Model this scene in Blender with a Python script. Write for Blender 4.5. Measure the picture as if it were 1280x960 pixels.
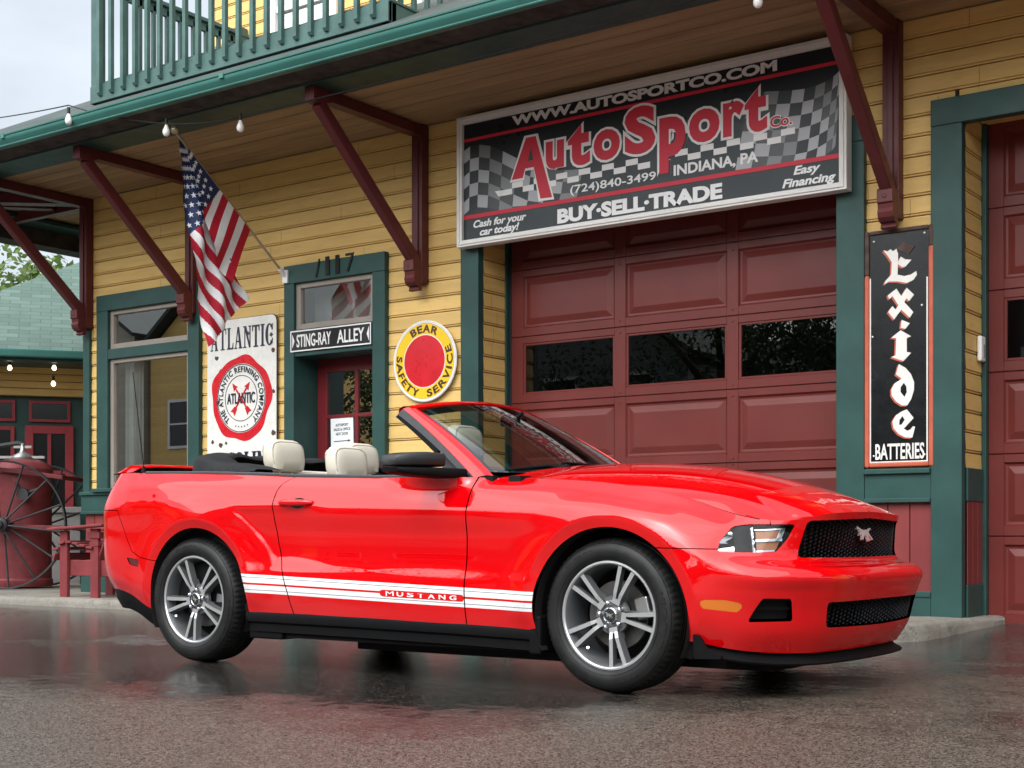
import bpy, bmesh, math, random
from mathutils import Vector, Matrix, Euler
from math import sin, cos, pi, radians, sqrt, atan2, floor, exp

for _o in list(bpy.data.objects):
    bpy.data.objects.remove(_o)
SC = bpy.context.scene
COL = SC.collection
random.seed(7)

# ------------------------------------------------------------------ camera
cam_d = bpy.data.cameras.new('camera')
cam = bpy.data.objects.new('camera', cam_d)
COL.objects.link(cam)
cam.location = (0.0, 0.0, 0.711)
cam.rotation_euler = (radians(90), 0, math.atan2(0.583, 0.813))
cam_d.sensor_width = 36.0
cam_d.lens = 36.0 * 1753.0 / 1280.0
cam_d.shift_y = 190.0 / 1280.0
cam_d.clip_start = 0.05
cam_d.clip_end = 800.0
SC.camera = cam

# ------------------------------------------------------------------ sky, sun, exposure (overcast)
SUN_EL, SUN_AZ = radians(45), radians(180)          # azimuth measured from +Y towards +X
W = bpy.data.worlds.new('World')
SC.world = W
W.use_nodes = True
nt = W.node_tree
for n in list(nt.nodes):
    nt.nodes.remove(n)
sky = nt.nodes.new('ShaderNodeTexSky')
sky.sky_type = 'NISHITA'
sky.sun_disc = False
sky.sun_elevation = SUN_EL
sky.sun_rotation = SUN_AZ
sky.altitude = 300
sky.air_density = 1.0
sky.dust_density = 3.0
sky.ozone_density = 1.0
hs = nt.nodes.new('ShaderNodeHueSaturation')
hs.inputs['Saturation'].default_value = 0.22
nt.links.new(sky.outputs[0], hs.inputs['Color'])
tc = nt.nodes.new('ShaderNodeTexCoord')
mp = nt.nodes.new('ShaderNodeMapping')
mp.inputs['Scale'].default_value = (1.6, 1.6, 3.4)
nt.links.new(tc.outputs['Generated'], mp.inputs[0])
nz = nt.nodes.new('ShaderNodeTexNoise')
nz.inputs['Scale'].default_value = 1.7
nz.inputs['Detail'].default_value = 5
nt.links.new(mp.outputs[0], nz.inputs['Vector'])
cr = nt.nodes.new('ShaderNodeMapRange')
cr.inputs['From Min'].default_value = 0.3
cr.inputs['From Max'].default_value = 0.7
cr.inputs['To Min'].default_value = 0.72
cr.inputs['To Max'].default_value = 1.25
nt.links.new(nz.outputs[0], cr.inputs[0])
mm = nt.nodes.new('ShaderNodeVectorMath')
mm.operation = 'SCALE'
nt.links.new(hs.outputs[0], mm.inputs[0])
# overcast vault: about three times brighter overhead than at the horizon
sx = nt.nodes.new('ShaderNodeSeparateXYZ')
nt.links.new(tc.outputs['Generated'], sx.inputs[0])
vz = nt.nodes.new('ShaderNodeMapRange')
vz.inputs['From Min'].default_value = 0.0
vz.inputs['From Max'].default_value = 1.0
vz.inputs['To Min'].default_value = 0.54
vz.inputs['To Max'].default_value = 1.75
nt.links.new(sx.outputs['Z'], vz.inputs[0])
mz = nt.nodes.new('ShaderNodeMath')
mz.operation = 'MULTIPLY'
nt.links.new(cr.outputs[0], mz.inputs[0])
nt.links.new(vz.outputs[0], mz.inputs[1])
nt.links.new(mz.outputs[0], mm.inputs['Scale'])
bg = nt.nodes.new('ShaderNodeBackground')
bg.inputs['Strength'].default_value = 0.15
tint = nt.nodes.new('ShaderNodeVectorMath')
tint.operation = 'MULTIPLY'
tint.inputs[1].default_value = (0.95, 1.0, 1.03)
nt.links.new(mm.outputs[0], tint.inputs[0])
nt.links.new(tint.outputs[0], bg.inputs['Color'])
wo = nt.nodes.new('ShaderNodeOutputWorld')
nt.links.new(bg.outputs[0], wo.inputs['Surface'])

sun_d = bpy.data.lights.new('sun', 'SUN')
sun_d.energy = 1.5
sun_d.angle = radians(105)
sun_d.color = (1.0, 0.96, 0.9)
sun = bpy.data.objects.new('sun', sun_d)
COL.objects.link(sun)
_sd = Vector((sin(SUN_AZ) * cos(SUN_EL), cos(SUN_AZ) * cos(SUN_EL), sin(SUN_EL)))
sun.rotation_euler = _sd.to_track_quat('Z', 'Y').to_euler()
sun.location = (0, 0, 20)

SC.view_settings.view_transform = 'Standard'
SC.view_settings.look = 'None'
SC.view_settings.gamma = 1.0
SC.view_settings.use_curve_mapping = False
SC.view_settings.exposure = 1.0
SC.render.film_transparent = False
try:
    SC.cycles.max_bounces = 8
    SC.cycles.transparent_max_bounces = 12
    SC.cycles.use_denoising = True
except Exception:
    pass

# ------------------------------------------------------------------ helpers
def link(o, parent=None):
    COL.objects.link(o)
    if parent is not None:
        o.parent = parent
    return o

def thing(name, label, cat, loc=(0, 0, 0), group=None):
    """an Empty at a thing's base that parents its parts; parts are built in world space"""
    o = bpy.data.objects.new(name, None)
    COL.objects.link(o)
    o.location = loc
    o.empty_display_size = 0.2
    o['label'] = label
    o['category'] = cat
    if group:
        o['group'] = group
    return o

def tag(o, label, cat, group=None):
    o['label'] = label
    o['category'] = cat
    if group:
        o['group'] = group
    return o

def lerp(a, b, t):
    return a + (b - a) * t

def smooth(a, b, x):
    t = max(0.0, min(1.0, (x - a) / (b - a)))
    return t * t * (3 - 2 * t)

def frame(o, ux, uy):
    """4x4 placing local x,y,z on ux, uy, ux x uy at o"""
    ux = Vector(ux).normalized(); uy = Vector(uy).normalized(); uz = ux.cross(uy)
    m = Matrix((ux, uy, uz)).transposed().to_4x4()
    m.translation = Vector(o)
    return m

class MB:
    def __init__(self):
        self.V = []; self.F = []; self.M = []; self.N = None
    def v(self, p):
        self.V.append(tuple(p)); return len(self.V) - 1
    def face(self, pts, m=0):
        b = len(self.V)
        self.V.extend(tuple(p) for p in pts)
        self.F.append(tuple(range(b, b + len(pts)))); self.M.append(m)
    def raw(self, V, F, m=0, T=None):
        b = len(self.V)
        if T is None:
            self.V.extend(tuple(p) for p in V)
        else:
            self.V.extend(tuple(T @ Vector(p)) for p in V)
        for f in F:
            self.F.append(tuple(i + b for i in f)); self.M.append(m)
        return self
    def box(self, x0, x1, y0, y1, z0, z1, m=0, T=None):
        V = [(x0, y0, z0), (x1, y0, z0), (x1, y1, z0), (x0, y1, z0), (x0, y0, z1), (x1, y0, z1), (x1, y1, z1), (x0, y1, z1)]
        F = [(0, 3, 2, 1), (4, 5, 6, 7), (0, 1, 5, 4), (1, 2, 6, 5), (2, 3, 7, 6), (3, 0, 4, 7)]
        return self.raw(V, F, m, T)
    def bar(self, p, q, w, h, side=(1, 0, 0), m=0):
        """rectangular bar from p to q; w along `side`, h across"""
        p = Vector(p); q = Vector(q); d = (q - p).normalized(); s = Vector(side)
        s = (s - d * s.dot(d)).normalized(); u = d.cross(s)
        V = []
        for c in (p, q):
            for a, b in ((-1, -1), (1, -1), (1, 1), (-1, 1)):
                V.append(c + s * (a * w / 2) + u * (b * h / 2))
        F = [(0, 1, 2, 3), (7, 6, 5, 4), (0, 4, 5, 1), (1, 5, 6, 2), (2, 6, 7, 3), (3, 7, 4, 0)]
        return self.raw(V, F, m)
    def prism(self, poly, h, T, m=0, m_side=None):
        """closed 2D polygon extruded h along local z"""
        n = len(poly)
        V = [(x, y, 0) for x, y in poly] + [(x, y, h) for x, y in poly]
        a = sum(poly[i][0] * poly[(i + 1) % n][1] - poly[(i + 1) % n][0] * poly[i][1] for i in range(n))
        top = tuple(range(n, 2 * n)); bot = tuple(range(n - 1, -1, -1))
        S = [(i, (i + 1) % n, n + (i + 1) % n, n + i) for i in range(n)]
        if a < 0:
            top = top[::-1]; bot = bot[::-1]; S = [s[::-1] for s in S]
        self.raw(V, [top, bot], m, T)
        self.raw(V, S, m if m_side is None else m_side, T)
        return self
    def tube(self, pts, r, n=8, m=0, cap=True):
        pts = [Vector(p) for p in pts]
        rs = r if isinstance(r, (list, tuple)) else [r] * len(pts)
        b = len(self.V); ref = None
        for i, p in enumerate(pts):
            d = (pts[min(i + 1, len(pts) - 1)] - pts[max(i - 1, 0)]).normalized()
            if ref is None:
                ref = d.orthogonal().normalized()
            ref = (ref - d * ref.dot(d)).normalized()
            s = d.cross(ref)
            for k in range(n):
                a = 2 * pi * k / n
                self.V.append(tuple(p + (ref * cos(a) + s * sin(a)) * rs[i]))
        for i in range(len(pts) - 1):
            for k in range(n):
                k2 = (k + 1) % n
                self.F.append((b + i * n + k, b + i * n + k2, b + (i + 1) * n + k2, b + (i + 1) * n + k)); self.M.append(m)
        if cap:
            self.F.append(tuple(b + k for k in range(n))[::-1]); self.M.append(m)
            e = b + (len(pts) - 1) * n
            self.F.append(tuple(e + k for k in range(n))); self.M.append(m)
        return self
    def lathe(self, prof, n, T=None, m=0, a0=0.0, a1=2 * pi, mats=None):
        """profile of (r, h) revolved about local z"""
        full = abs(a1 - a0 - 2 * pi) < 1e-6
        cnt = n if full else n + 1
        b = len(self.V)
        for r, h in prof:
            for k in range(cnt):
                a = a0 + (a1 - a0) * k / n
                p = Vector((r * cos(a), r * sin(a), h))
                self.V.append(tuple(T @ p) if T is not None else tuple(p))
        for i in range(len(prof) - 1):
            for k in range(n):
                k2 = (k + 1) % cnt
                self.F.append((b + i * cnt + k, b + i * cnt + k2, b + (i + 1) * cnt + k2, b + (i + 1) * cnt + k))
                self.M.append(mats[i] if mats else m)
        return self
    def ring(self, poly_path, prof2):
        pass
    def build(self, name, mats, parent=None, smooth=None, bevel=0.0, seg=2, merge=False):
        me = bpy.data.meshes.new(name)
        me.from_pydata(self.V, [], self.F)
        if not isinstance(mats, (list, tuple)):
            mats = [mats]
        for mt in mats:
            me.materials.append(mt)
        if len(mats) > 1:
            me.polygons.foreach_set('material_index', self.M)
        if merge:
            bm = bmesh.new(); bm.from_mesh(me)
            bmesh.ops.remove_doubles(bm, verts=bm.verts, dist=1e-5)
            bm.to_mesh(me); bm.free()
        if smooth is not None:
            me.polygons.foreach_set('use_smooth', [True] * len(me.polygons))
            if smooth > 0:
                me.set_sharp_from_angle(angle=radians(smooth))
        if self.N is not None:
            me.polygons.foreach_set('use_smooth', [True] * len(me.polygons))
            me.normals_split_custom_set_from_vertices(self.N)
        me.update()
        o = bpy.data.objects.new(name, me)
        COL.objects.link(o)
        if parent is not None:
            o.parent = parent
            o.matrix_parent_inverse = Matrix.Translation(-world_loc(parent))
        if bevel:
            md = o.modifiers.new('bevel', 'BEVEL'); md.width = bevel; md.segments = seg
            md.limit_method = 'ANGLE'; md.angle_limit = radians(40)
        return o

def world_loc(o):
    p = Vector((0, 0, 0))
    while o is not None:
        p = p + (o.matrix_parent_inverse @ o.location if o.parent is not None else o.location)
        o = o.parent
    return p

def copy_tree(o, parent=None):
    c = o.copy()
    COL.objects.link(c)
    if parent is not None:
        c.parent = parent
        c.matrix_parent_inverse = o.matrix_parent_inverse.copy()
    for ch in list(o.children):
        copy_tree(ch, c)
    return c

# ---- writing: the built-in vector font turned into flat mesh outlines
_tcache = {}
def glyphs(s, bold=0.0, spacing=1.0, depth=0.0):
    key = (s, bold, spacing, depth)
    if key in _tcache:
        return _tcache[key]
    cu = bpy.data.curves.new('txt', 'FONT')
    cu.body = s; cu.size = 1.0; cu.offset = bold; cu.space_character = spacing
    cu.extrude = depth; cu.resolution_u = 4
    ob = bpy.data.objects.new('txt', cu)
    COL.objects.link(ob)
    dg = bpy.context.evaluated_depsgraph_get()
    me = bpy.data.meshes.new_from_object(ob.evaluated_get(dg))
    V = [tuple(v.co) for v in me.vertices]
    F = [tuple(p.vertices) for p in me.polygons]
    bpy.data.objects.remove(ob); bpy.data.curves.remove(cu); bpy.data.meshes.remove(me)
    _tcache[key] = (V, F)
    return V, F

def text(mb, s, T, x0, x1, y0, y1, m=0, bold=0.0, shear=0.0, spacing=1.0, h=0.002):
    """writing stretched to fill x0..x1, y0..y1 on frame T; h = raised height"""
    V, F = glyphs(s, bold, spacing, 0.5)
    xs = [v[0] + shear * v[1] for v in V]; ys = [v[1] for v in V]
    ax, bx, ay, by = min(xs), max(xs), min(ys), max(ys)
    out = []
    for (vx, vy, vz), xx in zip(V, xs):
        out.append((lerp(x0, x1, (xx - ax) / (bx - ax)), lerp(y0, y1, (vy - ay) / (by - ay)), (vz + 0.5) * h))
    mb.raw(out, F, m, T)

def arc_text(mb, s, T, r0, r1, a0, a1, m=0, bold=0.0, h=0.002, inward=False):
    """writing bent round an arc from angle a0 to a1 (degrees, clockwise = reading outwards)"""
    V, F = glyphs(s, bold, 1.15, 0.5)
    xs = [v[0] for v in V]; ys = [v[1] for v in V]
    ax, bx, ay, by = min(xs), max(xs), min(ys), max(ys)
    out = []
    for vx, vy, vz in V:
        a = radians(lerp(a0, a1, (vx - ax) / (bx - ax))); t = (vy - ay) / (by - ay)
        r = lerp(r1, r0, t) if inward else lerp(r0, r1, t)
        out.append((r * cos(a), r * sin(a), (vz + 0.5) * h))
    mb.raw(out, F, m, T)

# ------------------------------------------------------------------ materials
class NT:
    def __init__(self, name):
        self.m = bpy.data.materials.new(name)
        self.m.use_nodes = True
        self.t = self.m.node_tree
        self.p = self.t.nodes['Principled BSDF']
        self.out = self.t.nodes['Material Output']
    def n(self, typ, **kw):
        nd = self.t.nodes.new('ShaderNode' + typ)
        for k, v in kw.items():
            setattr(nd, k, v)
        return nd
    def l(self, a, b):
        self.t.links.new(a, b)
    def setp(self, **kw):
        for k, v in kw.items():
            self.p.inputs[k.replace('_', ' ')].default_value = v
    def coord(self, kind='Object', scale=(1, 1, 1)):
        c = self.n('TexCoord'); mp = self.n('Mapping')
        mp.inputs['Scale'].default_value = scale
        self.l(c.outputs[kind], mp.inputs[0])
        return mp.outputs[0]
    def noise(self, vec, scale, detail=4, rough=0.55):
        nd = self.n('TexNoise')
        nd.inputs['Scale'].default_value = scale; nd.inputs['Detail'].default_value = detail; nd.inputs['Roughness'].default_value = rough
        self.l(vec, nd.inputs['Vector'])
        return nd.outputs[0]
    def ramp(self, fac, stops):
        r = self.n('ValToRGB'); el = r.color_ramp.elements
        while len(el) < len(stops):
            el.new(0.5)
        for e, (p, c) in zip(el, stops):
            e.position = p
            e.color = (c, c, c, 1) if not isinstance(c, (tuple, list)) else (*c[:3], 1)
        self.l(fac, r.inputs[0])
        return r.outputs[0]
    def mix(self, fac, a, b):
        mx = self.n('Mix', data_type='RGBA')
        for sock, val in ((mx.inputs[0], fac), (mx.inputs[6], a), (mx.inputs[7], b)):
            if hasattr(val, 'is_linked'):
                self.l(val, sock)
            elif isinstance(val, (tuple, list)):
                sock.default_value = (*val[:3], 1)
            else:
                sock.default_value = val
        return mx.outputs[2]
    def math(self, op, a, b=0.0):
        nd = self.n('Math', operation=op)
        for i, val in enumerate((a, b)):
            if hasattr(val, 'is_linked'):
                self.l(val, nd.inputs[i])
            else:
                nd.inputs[i].default_value = val
        return nd.outputs[0]
    def bump(self, height, strength=0.3, dist=0.01):
        b = self.n('Bump')
        b.inputs['Strength'].default_value = strength; b.inputs['Distance'].default_value = dist
        self.l(height, b.inputs['Height'])
        self.l(b.outputs[0], self.p.inputs['Normal'])
        return b

def scl(c, k):
    return tuple(min(1.0, x * k) for x in c)

def paint(name, col, rough=0.45, var=0.12, scale=6.0, stretch=(1, 1, 1), bump=0.08, bscale=60, spec=0.28, metal=0.0, dirt=0.0):
    a = NT(name)
    vec = a.coord('Object', stretch)
    f = a.noise(vec, scale, 5)
    c = a.mix(a.ramp(f, [(0.3, 0.0), (0.7, 1.0)]), scl(col, 1 - var), scl(col, 1 + var))
    if dirt:
        f3 = a.noise(vec, scale * 3.1, 8, 0.7)
        c = a.mix(a.ramp(f3, [(0.55, 0.0), (0.75, dirt)]), c, (0.05, 0.04, 0.03))
    a.l(c, a.p.inputs['Base Color'])
    f2 = a.noise(vec, scale * 2.3, 3)
    r = a.math('MULTIPLY_ADD', f2, 0.25); r.node.inputs[2].default_value = rough - 0.12
    a.l(r, a.p.inputs['Roughness'])
    a.setp(Metallic=metal, Specular_IOR_Level=spec)
    if bump:
        a.bump(a.noise(vec, bscale, 3), bump, 0.004)
    return a.m

def simple(name, col, rough=0.5, metal=0.0, coat=0.0, emit=0.0, spec=0.5):
    a = NT(name)
    a.setp(Roughness=rough, Metallic=metal, Coat_Weight=coat, Specular_IOR_Level=spec)
    a.p.inputs['Base Color'].default_value = (*col, 1)
    if coat:
        a.p.inputs['Coat Roughness'].default_value = 0.02
    if emit:
        a.p.inputs['Emission Color'].default_value = (*col, 1)
        a.p.inputs['Emission Strength'].default_value = emit
    return a.m

def glass_mat(name, tint=(1, 1, 1), refl=1.0, rough=0.0):
    a = NT(name)
    tr = a.n('BsdfTransparent'); tr.inputs[0].default_value = (*tint, 1)
    gl = a.n('BsdfGlossy'); gl.inputs['Roughness'].default_value = rough
    gl.inputs[0].default_value = (1, 1, 1, 1)
    fr = a.n('Fresnel')
    geo = a.n('NewGeometry')
    io = a.math('MULTIPLY_ADD', geo.outputs['Backfacing'], 1 / 1.52 - 1.52); io.node.inputs[2].default_value = 1.52
    a.l(io, fr.inputs[0])
    k = a.math('MULTIPLY', fr.outputs[0], refl)
    k = a.math('MINIMUM', k, 1.0)
    mx = a.n('MixShader')
    a.l(k, mx.inputs[0]); a.l(tr.outputs[0], mx.inputs[1]); a.l(gl.outputs[0], mx.inputs[2])
    a.l(mx.outputs[0], a.out.inputs['Surface'])
    return a.m

# siding: warm yellow paint, each board a touch different, faint streaks
def siding_mat(name, col):
    a = NT(name)
    vec = a.coord('Object', (1, 1, 1))
    sx = a.n('SeparateXYZ'); a.l(vec, sx.inputs[0])
    row = a.math('FLOOR', a.math('DIVIDE', sx.outputs[2], 0.144))
    wn = a.n('TexWhiteNoise', noise_dimensions='1D'); a.l(row, wn.inputs['W'])
    st = a.noise(a.coord('Object', (1.2, 1.2, 9)), 2.2, 6, 0.6)
    f = a.math('ADD', a.math('MULTIPLY', wn.outputs[0], 0.35), a.math('MULTIPLY', st, 0.75))
    c = a.mix(a.ramp(f, [(0.25, 0.0), (0.85, 1.0)]), scl(col, 0.82), scl(col, 1.12))
    # butt joints: each course broken at its own places
    xs_ = a.math('ADD', a.math('ADD', sx.outputs[0], sx.outputs[1]), a.math('MULTIPLY', wn.outputs[0], 7.3))
    jt = a.math('LESS_THAN', a.math('FRACT', a.math('DIVIDE', xs_, 2.9)), 0.0013)
    c = a.mix(a.math('MULTIPLY', jt, .8), c, (0.05, 0.03, 0.015))
    gr = a.noise(a.coord('Object', (0.9, 0.9, 2.6)), 5.0, 8, 0.7)
    c = a.mix(a.ramp(gr, [(0.56, 0.0), (0.8, 0.45)]), c, (0.25, 0.17, 0.06))
    a.l(c, a.p.inputs['Base Color'])
    a.setp(Roughness=0.55, Specular_IOR_Level=0.35)
    a.bump(a.noise(a.coord('Object', (3, 3, 40)), 6.0, 4), 0.12, 0.004)
    return a.m

M = {}
M['siding'] = siding_mat('yellow siding paint', (0.70, 0.46, 0.155))
M['green'] = paint('dark green trim paint', (0.022, 0.064, 0.057), 0.42, 0.18, 3.0, bump=0.12, dirt=0.35)
M['teal'] = paint('teal gutter enamel', (0.045, 0.165, 0.14), 0.35, 0.10, 2.0, bump=0.03)
M['rail'] = paint('weathered balcony green paint', (0.066, 0.130, 0.118), 0.55, 0.2, 4.0, bump=0.15, dirt=0.4)
M['maroon'] = paint('oxblood trim paint', (0.105, 0.021, 0.022), 0.38, 0.16, 3.0, bump=0.10, dirt=0.25)
M['door_red'] = paint('oxblood garage door enamel', (0.138, 0.026, 0.022), 0.36, 0.12, 1.5, bump=0.04, dirt=0.15)
M['bench_red'] = paint('faded barn red paint', (0.20, 0.035, 0.038), 0.5, 0.2, 5.0, bump=0.12, dirt=0.3)
M['wainscot'] = paint('barn red wainscot paint', (0.20, 0.036, 0.036), 0.45, 0.15, 4.0, stretch=(1, 1, 0.3), bump=0.10, dirt=0.3)
M['entry_red'] = paint('entrance door red', (0.16, 0.017, 0.022), 0.35, 0.1, 3.0, bump=0.05)
M['white_frame'] = paint('white sign frame paint', (0.74, 0.72, 0.69), 0.4, 0.05, 3.0, bump=0.03, dirt=0.15)
M['sash'] = paint('taupe window sash', (0.27, 0.235, 0.20), 0.45, 0.08, 4.0, bump=0.04)
M['rot'] = paint('peeling fascia wood', (0.055, 0.045, 0.042), 0.8, 0.5, 7.0, bump=0.5, bscale=25)
M['soffit'] = paint('brown eave boards', (0.34, 0.225, 0.12), .6, .25, 2.5, stretch=(.3, 3, 1), bump=.1, dirt=.3)
M['dark'] = simple('unlit interior', (0.012, 0.012, 0.013), 0.8)
M['black'] = simple('satin black plastic', (0.012, 0.012, 0.013), 0.42)
M['curtain'] = paint('pale curtain', (0.55, 0.56, 0.56), 0.8, 0.15, 4.0, bump=0.0)
M['glass'] = glass_mat('window glass', (0.60, 0.64, 0.62), 7.0)
M['garage_glass'] = glass_mat('garage window glass', (0.35, 0.36, 0.36), 1.5)
M['bulb'] = simple('frosted bulb glass', (0.85, 0.84, 0.80), 0.25)
M['wire'] = simple('cable rubber', (0.012, 0.012, 0.012), 0.6)
M['steel'] = paint('brushed flagpole metal', (0.52, 0.45, 0.36), 0.35, 0.1, 9.0, metal=0.9, bump=0.02)
M['white'] = simple('white enamel', (0.78, 0.78, 0.76), 0.3)

# ------------------------------------------------------------------ ground
def ground_mat():
    a = NT('wet asphalt')
    v = a.coord('Object', (1, 1, 1))
    agg = a.n('TexVoronoi'); agg.inputs['Scale'].default_value = 150; a.l(v, agg.inputs['Vector'])
    fine = a.noise(v, 230, 4, 0.75)
    mid = a.noise(v, 9, 6, 0.65)
    big = a.noise(v, 0.55, 5, 0.6)
    sy = a.n('SeparateXYZ'); a.l(v, sy.inputs[0])
    near = a.n('MapRange'); a.l(sy.outputs[1], near.inputs[0])            # wetness grows towards the building
    for k_, v_ in (('From Min', 3.5), ('From Max', 5.0), ('To Min', -0.08), ('To Max', 0.15)):
        near.inputs[k_].default_value = v_
    wsum = a.math('SUBTRACT', a.math('ADD', a.math('MULTIPLY', big, 0.72), a.math('MULTIPLY', mid, 0.28)), near.outputs[0])
    side = a.n('MapRange'); a.l(sy.outputs[0], side.inputs[0])
    for k_, v_ in (('From Min', -4.0), ('From Max', -2.2), ('To Min', 0.0), ('To Max', 0.17)):
        side.inputs[k_].default_value = v_
    wsum = a.math('ADD', wsum, side.outputs[0])
    wet = a.ramp(wsum, [(0.42, 1.0), (0.58, 0.0)])
    sp2 = a.n('SeparateColor'); a.l(agg.outputs['Color'], sp2.inputs[0])
    spk = a.ramp(a.math('ADD', a.math('MULTIPLY', sp2.outputs[0], .55), a.math('MULTIPLY', fine, .45)), [(0.28, 0.0), (0.78, 1.0)])
    dry = a.mix(spk, (0.008, 0.006, 0.005), (0.165, 0.128, 0.096))
    wetc = a.mix(spk, (0.003, 0.003, 0.003), (0.034, 0.029, 0.026))
    c = a.mix(wet, dry, wetc)
    stone = a.ramp(sp2.outputs[1], [(0.90, 0.0), (0.94, 1.0)])
    c = a.mix(a.math('MULTIPLY', stone, 0.6), c, (0.22, 0.20, 0.175))
    a.l(c, a.p.inputs['Base Color'])
    r = a.math('ADD', a.math('MULTIPLY', wet, -0.29), 0.35)
    r = a.math('ADD', r, a.math('MULTIPLY', mid, 0.08))
    a.l(r, a.p.inputs['Roughness'])
    a.setp(Specular_IOR_Level=0.4)
    h = a.math('ADD', a.math('MULTIPLY', agg.outputs['Distance'], 0.8), fine)
    h = a.math('ADD', h, a.math('MULTIPLY', mid, 0.6))
    b = a.bump(h, 0.4, 0.005)
    a.l(a.math('ADD', a.math('MULTIPLY', wet, -0.52), 0.60), b.inputs['Strength'])
    return a.m

def concrete_mat():
    a = NT('worn pavement concrete')
    v = a.coord('Object', (1, 1, 1))
    n1 = a.noise(v, 3.0, 6, 0.65); n2 = a.noise(v, 55, 4, 0.7); n3 = a.noise(v, 14, 6, 0.7)
    c = a.mix(a.ramp(n1, [(0.3, 0.0), (0.7, 1.0)]), (0.17, 0.152, 0.125), (0.30, 0.275, 0.235))
    c = a.mix(a.ramp(n2, [(0.45, 0.0), (0.7, 0.5)]), c, (0.10, 0.092, 0.078))
    c = a.mix(a.ramp(n3, [(0.56, 0.0), (0.68, 0.7)]), c, (0.07, 0.068, 0.055))
    a.l(c, a.p.inputs['Base Color'])
    a.setp(Roughness=0.7)
    h = a.math('ADD', n2, a.math('MULTIPLY', n3, 1.5))
    a.bump(h, 0.6, 0.012)
    return a.m

M['asphalt'] = ground_mat()
M['concrete'] = concrete_mat()
M['street'] = paint('pale damp road surface', (0.16, 0.16, 0.165), 0.4, 0.15, 1.2, bump=0.2, bscale=90)

def ground_z(x, y):
    return 0.075 * smooth(8.9, 10.5, y) * smooth(-3.5, -3.0, x)

mb = MB()
xs = [-400, -120, -60, -30, -18] + [-14 + 0.5 * i for i in range(41)] + [12, 30, 80, 200, 400]
ys = [-300, -100, -40, -15, -4] + [0.5 * i for i in range(0, 17)] + [8.25 + 0.25 * i for i in range(14)] + [13, 18, 30, 60, 120, 300]
nx, ny = len(xs), len(ys)
for y in ys:
    for x in xs:
        mb.v((x, y, ground_z(x, y)))
for j in range(ny - 1):
    for i in range(nx - 1):
        mb.F.append((j * nx + i, j * nx + i + 1, (j + 1) * nx + i + 1, (j + 1) * nx + i)); mb.M.append(0)
g = mb.build('ground', M['asphalt'], smooth=0)
g['kind'] = 'structure'

# pavement with a rolled, chipped kerb, ending in a rounded corner at the right-hand garage drive
def pave_top(x):
    return lerp(0.085, 0.132, max(0, min(1, (x + 13) / 9.7)))
path = [(-40.0, 8.80), (-30, 8.80), (-22, 8.80)]
x = -16.0
while x < -3.75:
    path.append((x, 8.80 + 0.02 * sin(x * 1.7) + lerp(0, 0.10, smooth(-13, -4, x)))); x += 0.12
for k in range(13):
    a = -pi / 2 + (pi / 2) * k / 12
    path.append((-3.75 + 0.55 * cos(a), 9.45 + 0.55 * sin(a)))
path = [p for i, p in enumerate(path) if i == 0 or p != path[i - 1]]
for k in range(1, 11):
    path.append((-3.20 + 0.16 * k / 10, 9.45 + 0.98 * k / 10))
mb = MB()
prof = [(0.0, -0.05), (0.004, 0.45), (0.012, 0.78), (0.03, 0.93), (0.065, 1.0), (0.14, 1.0)]
random.seed(3)
rows = []
for i, (px_, py_) in enumerate(path):
    q0 = Vector(path[max(i - 1, 0)]); q1 = Vector(path[min(i + 1, len(path) - 1)])
    d = (q1 - q0).normalized(); nrm = Vector((-d.y, d.x))
    j = 0.010 * (random.random() - 0.5); jz = 0.008 * (random.random() - 0.5)
    chip = 0.035 * max(0, random.random() - 0.86) / 0.14
    row = []
    for k, (o, hz) in enumerate(prof):
        off = o + (j if k < 5 else 0) + (chip if k in (2, 3) else 0)
        top = pave_top(px_)
        base = ground_z(px_, py_)
        if px_ > -3.3 and py_ > 9.4:
            top = lerp(0.132, 0.128, smooth(9.4, 10.3, py_))
        row.append((px_ + nrm.x * off, py_ + nrm.y * off, (lerp(base, top, hz) if k else base - 0.05) + (jz if 1 < k < 5 else 0)))
    rows.append(row)
b = len(mb.V)
npf = len(prof)
for r in rows:
    for p in r:
        mb.v(p)
for i in range(len(rows) - 1):
    for k in range(npf - 1):
        mb.F.append((b + i * npf + k, b + (i + 1) * npf + k, b + (i + 1) * npf + k + 1, b + i * npf + k + 1)); mb.M.append(0)
# top sheet from the kerb back under the building line
last = [b + i * npf + npf - 1 for i in range(len(rows))]
ends = []
for i, r in enumerate(rows):
    p = r[-1]
    ends.append(mb.v((min(p[0], -3.17) if p[1] > 9.45 else p[0], 10.46, pave_top(p[0]))))
for i in range(len(rows) - 1):
    mb.F.append((last[i], last[i + 1], ends[i + 1], ends[i])); mb.M.append(0)
pv = mb.build('pavement', M['concrete'], smooth=40)
pv['kind'] = 'structure'
# pavement strip running back along the left end of the building, and the pale street beyond it
mb = MB()
mb.box(-22, -13.05, 10.46, 11.6, -0.02, 0.084)
o = mb.build('pavement_side', M['concrete'], bevel=0.01); o['kind'] = 'structure'
mb = MB()
mb.face([(-60, 11.6, 0.006), (-13.2, 11.6, 0.006), (-13.2, 40, 0.006), (-60, 40, 0.006)])
o = mb.build('road', M['street']); o['kind'] = 'structure'

# ------------------------------------------------------------------ the depot building
WY = 10.0            # wall plane
BLD = thing('depot_building', 'yellow clapboard depot building with oxblood garage doors, dark green trim and deep bracketed eaves', 'building', (-8, 10, 0))

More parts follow.
